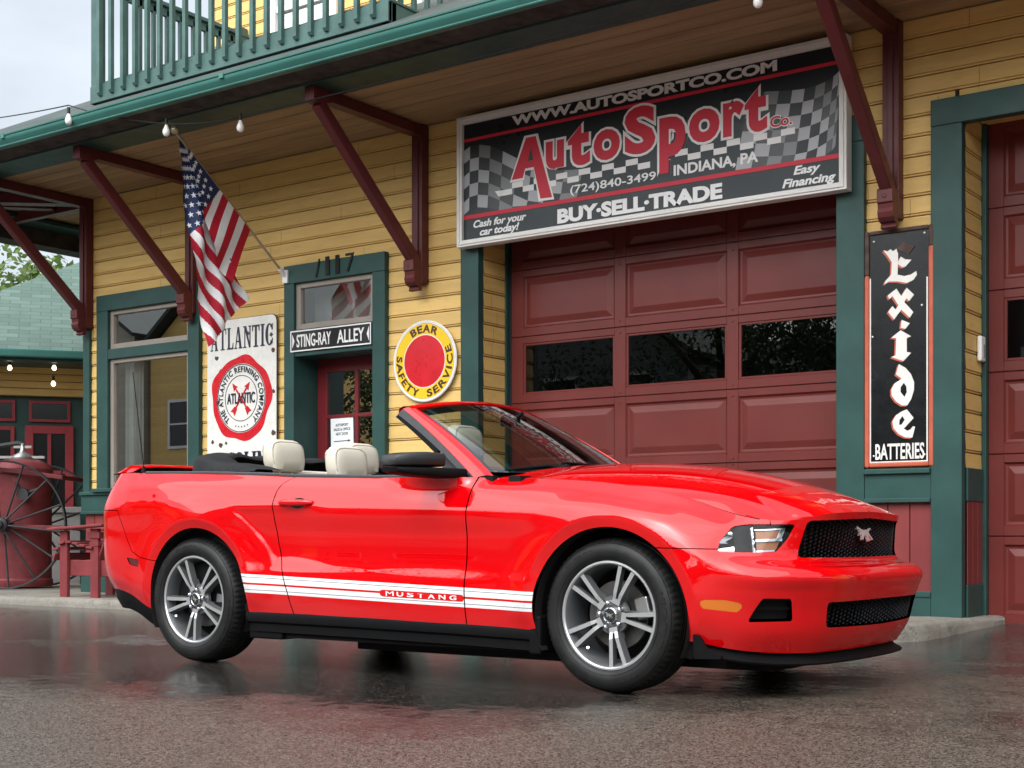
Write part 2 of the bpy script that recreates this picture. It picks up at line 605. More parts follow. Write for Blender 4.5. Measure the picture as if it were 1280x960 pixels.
BP = 0.144           # board pitch
def siding(mb, x0, x1, z0, z1, y=WY, axis='x', sign=-1):
    """drop siding as real profile: flat face, bead and cove groove; boards share one global height grid"""
    prof = [(0.0, 0.003), (0.010, 0.004), (0.0105, 0.034), (0.0195, 0.036), (0.020, 0.005), (0.030, 0.004), (0.031, 0.012), (0.035, 0.010), (0.037, -0.002), (BP, -0.002)]
    # (height in board, inward depth)
    pts = []
    k = int(floor(z0 / BP)) - 1
    while k * BP < z1:
        for h, d in prof[:-1]:
            z = k * BP + h
            pts.append((z, d))
        k += 1
    pts = [p for p in pts]
    def dep(z):
        for i in range(len(pts) - 1):
            if pts[i][0] <= z <= pts[i + 1][0]:
                t = (z - pts[i][0]) / max(1e-9, pts[i + 1][0] - pts[i][0])
                return lerp(pts[i][1], pts[i + 1][1], t)
        return 0
    use = [(z0, dep(z0))] + [p for p in pts if z0 + 1e-4 < p[0] < z1 - 1e-4] + [(z1, dep(z1))]
    b = len(mb.V)
    for z, d in use:
        if axis == 'x':
            mb.v((x0, y - sign * d, z)); mb.v((x1, y - sign * d, z))
        else:
            mb.v((y - sign * d, x0, z)); mb.v((y - sign * d, x1, z))
    for i in range(len(use) - 1):
        f = (b + 2 * i, b + 2 * i + 1, b + 2 * i + 3, b + 2 * i + 2)
        mb.F.append(f); mb.M.append(0)
    # butt joints
    return mb

ZS = 4.47            # soffit level
mb = MB()
siding(mb, -12.95, -12.80, 1.2, ZS)
siding(mb, -12.80, -11.18, 3.30, ZS)
siding(mb, -11.18, -9.88, 1.2, ZS)
siding(mb, -9.88, -8.61, 3.30, ZS)
siding(mb, -8.61, -7.68, 1.2, ZS)
siding(mb, -7.68, -3.95, 3.80, ZS)
siding(mb, -3.95, -3.40, 1.2, ZS)
siding(mb, -3.40, 0.6, 3.78, ZS)
siding(mb, 0.6, 7.0, 0.3, ZS)
siding(mb, 10.03, 17.0, 1.2, ZS, y=-13.0, axis='y', sign=-1)
# reveals of the garage openings (siding turned into the recess)
siding(mb, 10.03, 10.40, 1.2, 3.8, y=-7.505, axis='y', sign=1)
siding(mb, 10.03, 10.45, 1.2, 3.74, y=-3.205, axis='y', sign=1)
siding(mb, 10.03, 10.40, 1.2, 3.8, y=-4.09, axis='y', sign=-1)
wall = mb.build('wall', M['siding'], BLD)

# upper storey wall behind the balcony
mb = MB()
siding(mb, -11.95, -11.05, 4.6, 8.2, y=10.9)
siding(mb, -10.05, -9.0, 4.6, 8.2, y=10.9)
siding(mb, -7.9, 7.0, 4.6, 8.2, y=10.9)
siding(mb, -11.05, -10.05, 7.6, 8.2, y=10.9)
siding(mb, -9.0, -7.9, 7.6, 8.2, y=10.9)
siding(mb, 10.9, 17.0, 4.6, 8.2, y=-11.95, axis='y')
mb.build('upper_wall', M['siding'], BLD)
for (xa, xb) in ((-11.05, -10.05), (-9.0, -7.9)):
    m_ = MB()
    m_.box(xa, xa + .11, 10.85, 10.93, 5.3, 7.6); m_.box(xb - .11, xb, 10.85, 10.93, 5.3, 7.6)
    m_.box(xa + .11, xb - .11, 10.85, 10.93, 7.48, 7.6); m_.box(xa - .03, xb + .03, 10.82, 10.93, 5.2, 5.3)
    m_.box(xa + .11, xb - .11, 10.87, 10.93, 6.38, 6.44)
    m_.box(xa, xb, 10.9, 10.96, 4.6, 5.2)
    w_ = m_.build('window', M['white_frame'], BLD, bevel=.004)
    m_ = MB(); m_.face([(xa + .1, 10.91, 5.3), (xb - .1, 10.91, 5.3), (xb - .1, 10.91, 7.5), (xa + .1, 10.91, 7.5)])
    m_.build('pane', M['glass'], w_)
    m_ = MB(); m_.face([(xa + .1, 11.1, 5.3), (xb - .1, 11.1, 5.3), (xb - .1, 11.1, 7.5), (xa + .1, 11.1, 7.5)])
    m_.build('curtain', M['curtain'], w_)

# dark room shells behind the openings so that panes look into a room
mb = MB()
mb.box(-12.9, -11.0, 10.9, 11.0, 0.2, 4.3); mb.box(-12.9, -12.85, 10.1, 11, 0.2, 4.3); mb.box(-11.05, -11.0, 10.1, 11, 0.2, 4.3)
mb.box(-10.0, -8.5, 11.3, 11.4, 0.2, 4.3); mb.box(-10.0, -9.95, 10.35, 11.3, 0.2, 4.3); mb.box(-8.55, -8.5, 10.35, 11.3, 0.2, 4.3)
mb.box(-7.6, -4.0, 11.6, 11.7, 0.0, 4.3); mb.box(-3.1, 0.4, 11.6, 11.7, 0.0, 4.3)
mb.box(-7.6, -7.55, 10.42, 11.6, 0.0, 4.3); mb.box(-4.0, -3.95, 10.42, 11.6, 0, 4.3); mb.box(-3.24, -3.20, 10.47, 11.6, 0, 4.3); mb.box(0.36, 0.4, 10.47, 11.6, 0, 4.3)
mb.box(-7.6, -7.455, 10.405, 10.43, 0.0, 4.3); mb.box(-3.215, -3.165, 10.455, 10.47, 0.0, 4.3)  # strips added to block light at the jambs
mb.box(-12.9, 0.5, 10.1, 11.7, 4.3, 4.34)
mb.box(-3.27, -3.24, 10.0, 10.47, 0, 3.9); mb.box(-7.57, -7.54, 10.0, 10.42, 0, 3.9)  # backing added behind the reveals against light leaks
mb.build('interior_wall', M['dark'], BLD)

# trim: corner board, sill band, plinth, wainscot
mb = MB()
mb.box(-13.06, -12.95, 9.965, 10.08, 1.2, ZS - 0.002)
mb.box(-13.04, -12.99, 10.08, 10.2, 1.2, ZS - 0.002)
mb.build('corner_board', M['green'], BLD, bevel=.004)
mb = MB()
for x0, x1 in ((-13.08, -9.902), (-8.588, -7.705), (-3.928, -3.432)):
    mb = MB()
    mb.box(x0, x1, 9.955, 10.05, 0.96, 1.205)
    mb.box(x0, x1, 9.925, 9.955, 1.165, 1.20)
    mb.box(x0, x1, 9.935, 9.955, 0.955, 0.985)
    if x0 < -13: mb.box(-13.08, -13.0, 10.05, 17, 0.96, 1.2)
    mb.build('sill_band', M['green'], BLD, bevel=.004)
mb = MB()
for x0, x1 in ((-13.08, -9.902), (-8.588, -7.705), (-3.928, -3.432)):
    mb = MB()
    mb.box(x0, x1, 9.95, 10.05, 0.0, 0.305)
    mb.box(x0, x1, 9.94, 9.95, 0.27, 0.31)
    if x0 < -13: mb.box(-13.08, -13.0, 10.05, 17, 0.0, 0.3)
    mb.build('plinth', M['green'], BLD, bevel=.004)
mb = MB()
for x0, x1 in ((-13.04, -9.902), (-8.588, -7.705), (-3.928, -3.432)):
    mb = MB()
    n = max(1, round((x1 - x0) / 0.16)); w = (x1 - x0) / n
    for i in range(n):
        mb.box(x0 + i * w + .003, x0 + (i + 1) * w - .003, 9.985, 10.03, 0.3, 0.965)
    if x0 < -13: mb.box(-13.04, -13.0, 10.03, 17, 0.3, 0.965)
    mb.build('wainscot', M['wainscot'], BLD, bevel=.005)

def casing(x0, x1, z0, z1, wl, wr, wt, y0=9.945, y1=10.06, name='casing', parent=BLD, mat='green'):
    m_ = MB()
    m_.box(x0, x0 + wl, y0, y1, z0, z1 - wt)
    m_.box(x1 - wr, x1, y0, y1, z0, z1 - wt)
    m_.box(x0, x1, y0 - .003, y1, z1 - wt, z1)
    return m_.build(name, M[mat], parent, bevel=.004)

# --- shop window at the left
WIN = MB()
x0, x1 = -12.80, -11.14
WIN.box(x0, x0 + .19, 9.945, 10.06, 1.215, 3.19); WIN.box(x1 - .17, x1, 9.945, 10.06, 1.215, 3.19)
WIN.box(x0, x1, 9.942, 10.06, 3.19, 3.365); WIN.box(x0 + .19, x1 - .17, 9.95, 10.06, 2.655, 2.765)
WIN.box(x0 - .03, x1 + .03, 9.89, 10.0, 1.195, 1.235)
win = WIN.build('window', M['green'], BLD, bevel=.005)
mb = MB()
gx0, gx1 = x0 + .19, x1 - .17
for z0, z1 in ((1.235, 2.655), (2.765, 3.19)):
    mb.box(gx0, gx0 + .055, 9.985, 10.04, z0, z1); mb.box(gx1 - .055, gx1, 9.985, 10.04, z0, z1)
    mb.box(gx0 + .055, gx1 - .055, 9.985, 10.04, z0, z0 + .06); mb.box(gx0 + .055, gx1 - .055, 9.985, 10.04, z1 - .045, z1)
mb.build('sash', M['sash'], win, bevel=.004)
for z0, z1 in ((1.29, 2.615), (2.82, 3.15)):
    m_ = MB(); m_.face([(gx0 + .05, 10.02, z0), (gx1 - .05, 10.02, z0), (gx1 - .05, 10.02, z1), (gx0 + .05, 10.02, z1)])
    m_.build('pane', M['glass'], win)
mb = MB()
n = 60
for (ca, cb, cz0, cz1) in ((gx0 + .06, gx0 + .36, 1.25, 2.66), (gx1 - .12, gx1 - .02, 1.25, 2.66)):
    b = len(mb.V)
    for i in range(n + 1):
        t = i / n
        y = 10.14 + 0.02 * sin(t * 26) + .008 * sin(t * 61)
        mb.v((lerp(ca, cb, t), y, cz0)); mb.v((lerp(ca, cb, t), y, cz1))
    for i in range(n):
        mb.F.append((b + 2 * i, b + 2 * i + 2, b + 2 * i + 3, b + 2 * i + 1)); mb.M.append(0)
mb.build('curtain', M['curtain'], win, smooth=0)

# --- entrance with transom light
x0, x1 = -9.90, -8.59
ENT = MB()
ENT.box(x0, x0 + .135, 9.94, 10.30, 0.11, 3.19); ENT.box(x1 - .155, x1, 9.94, 10.30, 0.11, 3.19)
ENT.box(x0, x1, 9.937, 10.30, 3.19, 3.37)
ENT.box(x0 + .135, x1 - .155, 9.95, 10.30, 2.47, 2.735)
ent = ENT.build('entrance_casing', M['green'], BLD, bevel=.005)
tr = MB()
a0, a1, b0, b1 = -9.765, -8.745, 2.735, 3.19
tr.box(a0, a0 + .06, 9.975, 10.03, b0, b1); tr.box(a1 - .05, a1, 9.975, 10.03, b0, b1)
tr.box(a0 + .06, a1 - .05, 9.975, 10.03, b0, b0 + .055); tr.box(a0 + .06, a1 - .05, 9.975, 10.03, b1 - .05, b1)
trm = tr.build('transom_window', M['sash'], BLD, bevel=.004)
m_ = MB(); m_.face([(a0 + .05, 10.005, b0 + .05), (a1 - .04, 10.005, b0 + .05), (a1 - .04, 10.005, b1 - .04), (a0 + .05, 10.005, b1 - .04)])
m_.build('pane', M['glass'], trm)
m_ = MB(); m_.face([(a0, 10.24, b0), (a1, 10.24, b0), (a1, 10.24, b1), (a0, 10.24, b1)])
m_.build('curtain', M['curtain'], trm)
mb = MB()   # door leaf: stiles, rails, muntins
dx0, dx1, dz0, dz1, dy = -9.765, -8.745, 0.12, 2.47, 10.28
mb.box(dx0, dx0 + .12, dy, dy + .045, dz0, dz1); mb.box(dx1 - .12, dx1, dy, dy + .045, dz0, dz1)
mb.box(dx0 + .12, dx1 - .12, dy, dy + .045, dz1 - .13, dz1); mb.box(dx0 + .12, dx1 - .12, dy, dy + .045, dz0, 0.95)
mb.box(-9.277, -9.233, dy + .004, dy + .04, 0.95, dz1 - .13)
for z in (1.40, 1.88):
    mb.box(dx0 + .12, -9.277, dy + .004, dy + .04, z, z + .035); mb.box(-9.233, dx1 - .12, dy + .004, dy + .04, z, z + .035)
door = mb.build('entrance_door', M['entry_red'], BLD, bevel=.004)
m_ = MB(); m_.face([(dx0 + .1, dy + .022, .95), (dx1 - .1, dy + .022, .95), (dx1 - .1, dy + .022, 2.36), (dx0 + .1, dy + .022, 2.36)])
m_.build('pane', M['glass'], door)

# house number, raised iron figures standing off the head board
mb = MB()
T = frame((0, 9.932, 0), (1, 0, 0), (0, 0, 1))
T2 = frame((0, 9.90, 0), (1, 0, 0), (0, 0, 1))
text(mb, '1', frame((0, 9.932, 0), (1, 0, 0), (0, 0, 1)), -9.47, -9.40, 3.22, 3.39, 0, bold=.0, shear=.35, h=.008)
for s_, xa, xb in (('1', -9.33, -9.28), ('1', -9.20, -9.15), ('7', -9.07, -8.96)):
    text(mb, s_, T, xa, xb, 3.225, 3.40, 0, bold=.0, h=.008)
M['iron'] = simple('blackened iron', (0.02, 0.02, 0.02), 0.35, 0.6)
mb.build('house_number', M['iron'], BLD)

# --- garage doors: sections of raised panels, one row glazed
def garage_door(x0, x1, y, cols, z_bot, z_top):
    """cols: list of (xa, xb) panel openings; sections .603 m high"""
    rail = MB(); sec = [z_bot, .708, 1.311, 1.914, 2.517, 3.12, z_top]
    for i in range(6):
        za, zb = sec[i] + .004, sec[i + 1] - .003
        glass = (i == 3)
        pa, pb = (za + .075, zb - .06)
        xs_ = [x0] + [c for col in cols for c in col] + [x1]
        # stiles between the openings and rails above/below
        for k in range(0, len(xs_), 2):
            rail.box(xs_[k], xs_[k + 1], y, y + .04, za, zb)
        for xa, xb in cols:
            rail.box(xa, xb, y, y + .04, za, pa); rail.box(xa, xb, y, y + .04, pb, zb)
            if not glass:
                # bevelled raised field: sunk moulding, slope, field
                d = [(0.0, 0.0), (0.012, .016), (0.028, .018), (0.075, .002), (0.082, .0)]
                for q in range(len(d) - 1):
                    i0, y0_ = d[q]; i1, y1_ = d[q + 1]
                    o_ = [(xa + i0, y + y0_, pa + i0), (xb - i0, y + y0_, pa + i0), (xb - i0, y + y0_, pb - i0), (xa + i0, y + y0_, pb - i0)]
                    n_ = [(xa + i1, y + y1_, pa + i1), (xb - i1, y + y1_, pa + i1), (xb - i1, y + y1_, pb - i1), (xa + i1, y + y1_, pb - i1)]
                    for e in range(4):
                        f_ = (e + 1) % 4
                        rail.face([o_[e], o_[f_], n_[f_], n_[e]])
                i1 = d[-1][0]
                rail.face([(xa + i1, y, pa + i1), (xb - i1, y, pa + i1), (xb - i1, y, pb - i1), (xa + i1, y, pb - i1)])
            else:
                for e in ((xa, xa + .022, pa, pb), (xb - .022, xb, pa, pb), (xa + .022, xb - .022, pa, pa + .02), (xa + .022, xb - .022, pb - .02, pb)):
                    rail.box(e[0], e[1], y + .008, y + .03, e[2], e[3])
        rail.box(x0, x1, y + .012, y + .03, za - .008, za)
    g_ = rail.build('garage_door', M['door_red'], BLD, bevel=.003, seg=1)
    za, zb = sec[3] + .079, sec[4] - .063
    for xa, xb in cols:
        m_ = MB(); m_.face([(xa + .01, y + .02, za), (xb - .01, y + .02, za), (xb - .01, y + .02, zb), (xa + .01, y + .02, zb)])
        m_.build('pane', M['garage_glass'], g_)
    return g_
gd = garage_door(-7.46, -4.09, 10.40, [(-7.335, -6.365), (-6.252, -5.285), (-5.18, -4.215)], 0.04, 3.80)
gd2 = garage_door(-3.17, 0.35, 10.45, [(-3.06, -2.06), (-1.95, -0.95), (-0.84, 0.24)], 0.06, 3.76)
# bolt heads along the stiles of the first door
mb = MB()
for xx in (-6.308, -5.232):
    for z in (1.30, 1.35, 1.86, 1.95, 2.47, 2.57, 3.06, 3.16):
        mb.lathe([(0, .006), (.008, .005), (.010, 0)], 8, frame((xx, 10.40, z), (1, 0, 0), (0, 0, 1)))
mb.build('bolt', M['door_red'], gd)

# casings of the two drive doors
mb = MB()
mb.box(-7.705, -7.505, 9.95, 10.03, 0.0, 3.64); mb.box(-4.15, -3.93, 9.95, 10.03, 0.0, 3.64)
mb.box(-7.705, -3.93, 9.947, 10.03, 3.64, 3.84)
mb.box(-7.505, -7.488, 10.35, 10.40, 0, 3.8)
mb.box(-7.505, -7.49, 10.03, 10.35, 0.96, 1.2); mb.box(-7.505, -7.492, 10.03, 10.35, 0.0, .3)
mb.build('garage_casing', M['green'], BLD, bevel=.006)
mb = MB()
mb.box(-3.43, -3.205, 9.945, 10.03, 0.0, 3.65); mb.box(-3.43, 0.66, 9.942, 10.03, 3.65, 3.84)
mb.box(0.40, 0.66, 9.945, 10.03, 0.0, 3.65)
mb.box(-3.205, -3.17, 10.39, 10.45, 0.06, 3.74)
mb.box(-3.205, -3.188, 10.03, 10.39, 0.96, 1.2); mb.box(-3.205, -3.188, 10.03, 10.39, 0.05, .36)
mb.build('garage_casing', M['green'], BLD, bevel=.006)
mb = MB()
for y0 in (10.05, 10.165, 10.28):
    mb.box(-3.205, -3.195, y0, y0 + .108, .36, .96)
mb.build('reveal_wainscot', M['wainscot'], BLD, bevel=.004)
mb = MB()
mb.box(-7.505, -7.497, 10.05, 10.34, .3, .96)
mb.build('reveal_wainscot', M['wainscot'], BLD, bevel=.004)
mb = MB()
mb.box(-7.5, -4.15, 10.03, 10.40, 3.80, 3.83)
siding_z = 3.80
mb.box(-3.2, 0.4, 10.03, 10.46, 3.742, 3.78)
mb.build('opening_head', M['siding'], BLD)

# --- eaves: soffit boards, frieze board, rotten fascia, gutter, hip roof
EY, EX = 8.16, -15.0
mb = MB()
y = 10.0; i = 0
while y > 8.82:
    mb.box(-13.0, 7.0, max(y - .19, 8.80), y - .014, ZS, ZS + .03)
    y -= .19
mb.build('soffit', M['soffit'], BLD, bevel=.003, seg=1)
# boards of the end overhang, seen between the left brackets
mb = MB()
x = -13.0
while x > -14.6:
    mb.box(max(x - .14, -14.6), x - .004, 8.82, 17.0, ZS + .06, ZS + .09)
    x -= .144
for k in range(5):                      # exposed jack rafters fanning to the hip
    mb.bar((-13.05, 10.05 + 1.5 * k, ZS + .0), (-14.75, 10.05 + 1.5 * k, ZS - .0), .08, .13, (0, 1, 0), 1)
mb.bar((-13.03, 9.97, ZS - .01), (-14.8, 8.36, ZS - .03), .10, .15, (0, 0, 1), 1)
mb.bar((-13.6, 9.98, ZS + .0), (-14.6, 8.9, ZS - .0), .07, .12, (0, 0, 1), 1)
mb.build('end_soffit', [M['soffit'], M['maroon']], BLD)
mb = MB()
mb.box(EX + .3, 7.0, 8.47, 8.83, ZS - .012, ZS + .035)
mb.box(EX + .3, EX + .66, 8.83, 17.0, ZS - .012, ZS + .035)
mb.build('frieze_board', M['green'], BLD, bevel=.006)
mb = MB()                                # ragged fascia underside
random.seed(11)
b = len(mb.V); n = 340
for i in range(n + 1):
    xx = lerp(EX, 7.0, i / n)
    r = .012 * random.random() + .012 * sin(xx * 2.1)
    mb.v((xx, 8.20, ZS + .03 + .006 * random.random())); mb.v((xx, 8.33 + r * 2, ZS + .006 - r * .8)); mb.v((xx, 8.36 + r * 3, ZS - .004 + .015 * random.random())); mb.v((xx, 8.48, ZS + .004))
for i in range(n):
    for k in range(3):
        mb.F.append((b + 4 * i + k, b + 4 * i + 4 + k, b + 4 * i + 5 + k, b + 4 * i + 1 + k)); mb.M.append(0)
mb.box(EX, 7.0, 8.20, 8.23, ZS + .02, ZS + .14)
mb.box(EX + .02, EX + .32, 8.52, 17.0, ZS - .20, ZS)
mb.box(EX + .3, -12.98, 8.83, 17.0, ZS + .092, ZS + .11)
mb.box(EX, EX + .35, 8.3, 17.0, ZS, ZS + .14)
mb.build('fascia', M['rot'], BLD)
# K-style gutter swept along the front eave
gp = [(0, .0), (-.060, .0), (-.066, .008), (-.064, .016), (-.090, .048), (-.098, .062), (-.098, .082), (-.108, .088), (-.110, .100), (-.100, .104), (-.092, .098), (-.088, .05), (-.06, .014), (0, .012)]
mb = MB(); b = 0
for xx in (EX - .05, 7.0):
    for (dy_, dz_) in gp:
        mb.v((xx, EY + .075 + dy_, ZS + .015 + dz_ * 1.0))
ng = len(gp)
for i in range(ng):
    j = (i + 1) % ng
    mb.F.append((i, j, ng + j, ng + i)); mb.M.append(0)
mb.F.append(tuple(range(ng))[::-1]); mb.M.append(0)
mb.F.append(tuple(range(ng, 2 * ng))); mb.M.append(0)
for xx in (-11.9, -8.85, -5.8, -2.7):     # slip joints
    mb.box(xx, xx + .05, EY - .039, EY - .020, ZS + .077, ZS + .118)
mb.build('gutter', M['teal'], BLD, smooth=40)

def shingle_mat(name, c1, c2, sx=1.0):
    a = NT(name)
    v = a.coord('UV', (1, 1, 1))
    br = a.n('TexBrick'); br.inputs['Scale'].default_value = 1.0
    br.inputs['Brick Width'].default_value = .27; br.inputs['Row Height'].default_value = .125
    br.inputs['Mortar Size'].default_value = .006; br.inputs['Bias'].default_value = -.1
    br.inputs['Color1'].default_value = (*c1, 1); br.inputs['Color2'].default_value = (*c2, 1); br.inputs['Mortar'].default_value = (*scl(c1, .6), 1)
    a.l(v, br.inputs['Vector'])
    nz_ = a.noise(v, 3, 6, .7)
    c = a.mix(a.ramp(nz_, [(.35, 0.0), (.75, .6)]), br.outputs[0], scl(c1, .7))
    a.l(c, a.p.inputs['Base Color']); a.setp(Roughness=.75)
    a.bump(br.outputs['Fac'], -.8, .02)
    return a.m
M['shingle'] = shingle_mat('grey green roof shingles', (.045, .062, .058), (.075, .095, .088))
M['shingle_green'] = shingle_mat('pale green roof shingles', (.080, .135, .110), (.135, .205, .170))

def roof_face(name, quads, mat, parent):
    me = bpy.data.meshes.new(name)
    V = []; F = []; UV = []
    for q, (ux, uy) in quads:
        b_ = len(V); ux = Vector(ux).normalized(); uy = Vector(uy).normalized()
        for p in q:
            V.append(p); UV.append((Vector(p).dot(ux), Vector(p).dot(uy)))
        F.append(tuple(range(b_, b_ + len(q))))
    me.from_pydata(V, [], F)
    me.materials.append(mat)
    ul = me.uv_layers.new(name='UVMap')
    for l in me.loops:
        ul.data[l.index].uv = UV[l.vertex_index]
    o_ = bpy.data.objects.new(name, me); COL.objects.link(o_)
    if parent is not None:
        o_.parent = parent; o_.matrix_parent_inverse = Matrix.Translation(-world_loc(parent))
    return o_
s = .54; z0 = ZS + .115
ridge = 2.84
roof_face('roof', [
    ([(EX, EY, z0), (7.0, EY, z0), (7.0, EY + ridge, z0 + s * ridge), (EX + ridge, EY + ridge, z0 + s * ridge)], ((1, 0, 0), (0, 1, s))),
    ([(EX, EY, z0), (EX + ridge, EY + ridge, z0 + s * ridge), (EX + ridge, 17, z0 + s * ridge), (EX, 17, z0)], ((0, 1, 0), (1, 0, s)))], M['shingle'], BLD)
mb = MB()
mb.box(EX + 2.6, 7.0, 10.6, 17.0, 8.2, 8.3)
mb.build('upper_roof', M['shingle'], BLD)

# --- eave brackets, copied along the wall
def make_bracket(X):
    pr = MB()
    pr.box(X - .062, X + .062, 9.90, 10.0, 3.02, ZS - .003)
    pr.box(X - .022, X + .022, 9.885, 9.90, 3.25, 4.30)
    post = pr.build('roof_bracket', M['maroon'], BLD, bevel=.006)
    m_ = MB()
    # the beam end is bevel-faced, chamfered behind the brace
    m_.prism([(8.50, 4.335), (8.50, 4.455), (9.90, 4.455), (9.90, 4.365), (8.72, 4.365), (8.62, 4.325)], .105, frame((X - .0525, 0, 0), (0, 1, 0), (0, 0, 1)))
    m_.build('beam', M['maroon'], post, bevel=.006)
    m_ = MB()
    m_.bar((X, 8.60, 4.34), (X, 9.885, 3.20), .09, .105, (1, 0, 0))
    m_.build('brace', M['maroon'], post, bevel=.012)
    m_ = MB()
    pro = [(9.905, 3.225), (9.80, 3.225), (9.78, 3.21), (9.78, 3.12), (9.795, 3.115), (9.80, 3.08), (9.79, 3.05), (9.80, 3.015), (9.83, 2.99), (9.865, 2.98), (9.855, 2.955), (9.86, 2.945), (9.905, 2.945)]
    m_.prism(pro, .115, frame((X - .0575, 0, 0), (0, 1, 0), (0, 0, 1)))
    m_.lathe([(0, .004), (.014, .004), (.018, 0)], 12, frame((X, 9.78, 3.165), (1, 0, 0), (0, 0, 1)))
    m_.build('scroll', M['maroon'], post, bevel=.004)
    return post
br0 = make_bracket(-8.17)
def copy_part(o, dx, parent):
    mi = o.matrix_parent_inverse.copy()
    c = o.copy(); COL.objects.link(c); c.parent = parent; c.matrix_parent_inverse = mi
    return c
for X in (-11.24, -12.98, -3.71):
    c = copy_part(br0, 0, BLD)
    c.location = (X + 8.17, 0, 0)
    for ch in br0.children:
        copy_part(ch, 0, c)
# bracket on the end wall behind the corner
pr = MB()
pr.box(-13.1, -13.0, 12.3, 12.42, 3.0, ZS); pr.bar((-13.05, 12.36, 4.41), (-14.5, 12.36, 4.41), .1, .1, (0, 1, 0)); pr.bar((-14.4, 12.36, 4.36), (-13.1, 12.36, 3.2), .09, .1, (0, 1, 0))
pr.build('roof_bracket', M['maroon'], BLD, bevel=.006)

# --- balcony on the roof
BX0, BX1, BY0, BY1, BZ = -11.50, -7.62, 8.86, 10.9, 4.99
mb = MB()
mb.box(BX0 + .05, BX1 - .05, BY0 + .05, BY1, BZ + .08, BZ + .13)
mb.box(BX0, BX1, BY0, BY0 + .05, BZ, BZ + .17); mb.box(BX0, BX0 + .05, BY0 + .05, BY1, BZ, BZ + .17); mb.box(BX1 - .05, BX1, BY0 + .05, BY1, BZ, BZ + .17)
for k in range(26):
    xa = BX0 + .05 + k * .148
    mb.box(xa, xa + .14, BY0 + .02, BY1, BZ + .171, BZ + .195)
bal = mb.build('balcony', M['rail'], BLD, bevel=.004)
mb = MB()
for (xx, yy) in ((BX0 + .05, BY0 + .06), (BX1 - .05, BY0 + .06), (BX0 + .05, BY1 - .06), (BX1 - .05, BY1 - .06)):
    mb = MB(); mb.box(xx - .05, xx + .05, yy - .05, yy + .05, BZ, BZ + 1.32)
    mb.build('newel_post', M['rail'], bal, bevel=.005)
mb = MB()
mb.box(BX0 + .1, BX1 - .1, BY0 + .02, BY0 + .06, BZ + 1.13, BZ + 1.22); mb.box(BX0, BX1, BY0 - .02, BY0 + .11, BZ + 1.22, BZ + 1.26)
for xx in (BX0 + .05, BX1 - .05):
    mb.box(xx - .02, xx + .02, BY0 + .1, BY1 - .1, BZ + 1.13, BZ + 1.22); mb.box(xx - .06, xx + .06, BY0 + .1, BY1, BZ + 1.22, BZ + 1.26)
mb.build('handrail', M['rail'], bal, bevel=.005)
def baluster(xx, yy, out):
    m_ = MB()
    if out == 'y':
        pts = [(yy, BZ + 1.2), (yy, BZ + .075), (yy + .02, BZ + .05), (yy + .04, BZ + .05), (yy + .04, BZ + 1.2)]
        m_.prism([(p[0], p[1]) for p in pts], .042, frame((xx - .021, 0, 0), (0, 1, 0), (0, 0, 1)))
    else:
        m_.box(xx - .02, xx + .02, yy - .02, yy + .02, BZ + .1, BZ + 1.2)
    return m_.build('baluster', M['rail'], bal, bevel=.003, seg=1)
bl0 = baluster(BX0 + .17, BY0 - .04, 'y')
k = 1
while BX0 + .17 + k * .178 < BX1 - .05:
    c = bl0.copy(); COL.objects.link(c); c.parent = bal; c.location = (k * .178, 0, 0); k += 1
bs0 = baluster(BX0 + .05, BY0 + .22, 'x')
for xo in (0, BX1 - BX0 - .1):
    for k in range(10):
        if xo == 0 and k == 0:
            continue
        c = bs0.copy(); COL.objects.link(c); c.parent = bal; c.location = (xo, k * .178, 0)

# ------------------------------------------------------------------ signs on the wall
M['sg_black'] = paint('sign vinyl charcoal', (0.016, 0.019, 0.023), 0.3, 0.12, 1.5, bump=0.0, spec=.2)
M['sg_grey'] = paint('sign vinyl slate', (0.040, 0.048, 0.052), 0.3, 0.18, 1.2, bump=0.0, spec=.2)
M['sg_red'] = simple('sign vinyl red', (0.60, 0.030, 0.055), 0.35, spec=.2)
M['sg_white'] = simple('sign vinyl white', (0.78, 0.77, 0.76), 0.3)
M['sg_light'] = simple('sign print light grey', (0.36, 0.36, 0.38), 0.3)
M['sg_mid'] = simple('sign print mid grey', (0.16, 0.17, 0.175), 0.3)
M['sg_deep'] = simple('sign print near black', (0.012, 0.012, 0.013), 0.3)

SG = thing('shop_sign', 'long white-framed shop sign with red lettering and checkered flags above the garage door', 'sign', (-5.86, 9.9, 3.27))
sx0, sz0 = -7.66, 3.27
SF = 9.87
def sT(y=SF):
    return frame((sx0, y, sz0), (1, 0, 0), (0, 0, 1))      # local z points out to the street
mb = MB()
mb.box(sx0 + .04, sx0 + 3.60, SF, SF + .05, sz0 + .04, sz0 + 1.12)
mb.build('sign_panel', M['sg_black'], SG)
mb = MB()
for (xa, xb, za, zb) in ((0, .058, 0, 1.15), (3.58, 3.64, 0, 1.15), (.058, 3.58, 0, .058), (.058, 3.58, 1.085, 1.15)):
    mb.box(sx0 + xa, sx0 + xb, SF - .035, SF + .07, sz0 + za, sz0 + zb)
for (xa, xb, za, zb) in ((.018, .036, .018, 1.13), (3.602, 3.62, .018, 1.13), (.036, 3.602, .018, .036), (.036, 3.602, 1.112, 1.13)):
    mb.box(sx0 + xa, sx0 + xb, SF - .045, SF - .035, sz0 + za, sz0 + zb)
mb.box(sx0 + .05, sx0 + 3.6, SF + .05, 9.995, sz0 + .1, sz0 + .14); mb.box(sx0 + .05, sx0 + 3.6, SF + .05, 9.995, sz0 + 1.0, sz0 + 1.04)
mb.build('sign_frame', M['white_frame'], SG, bevel=.004)

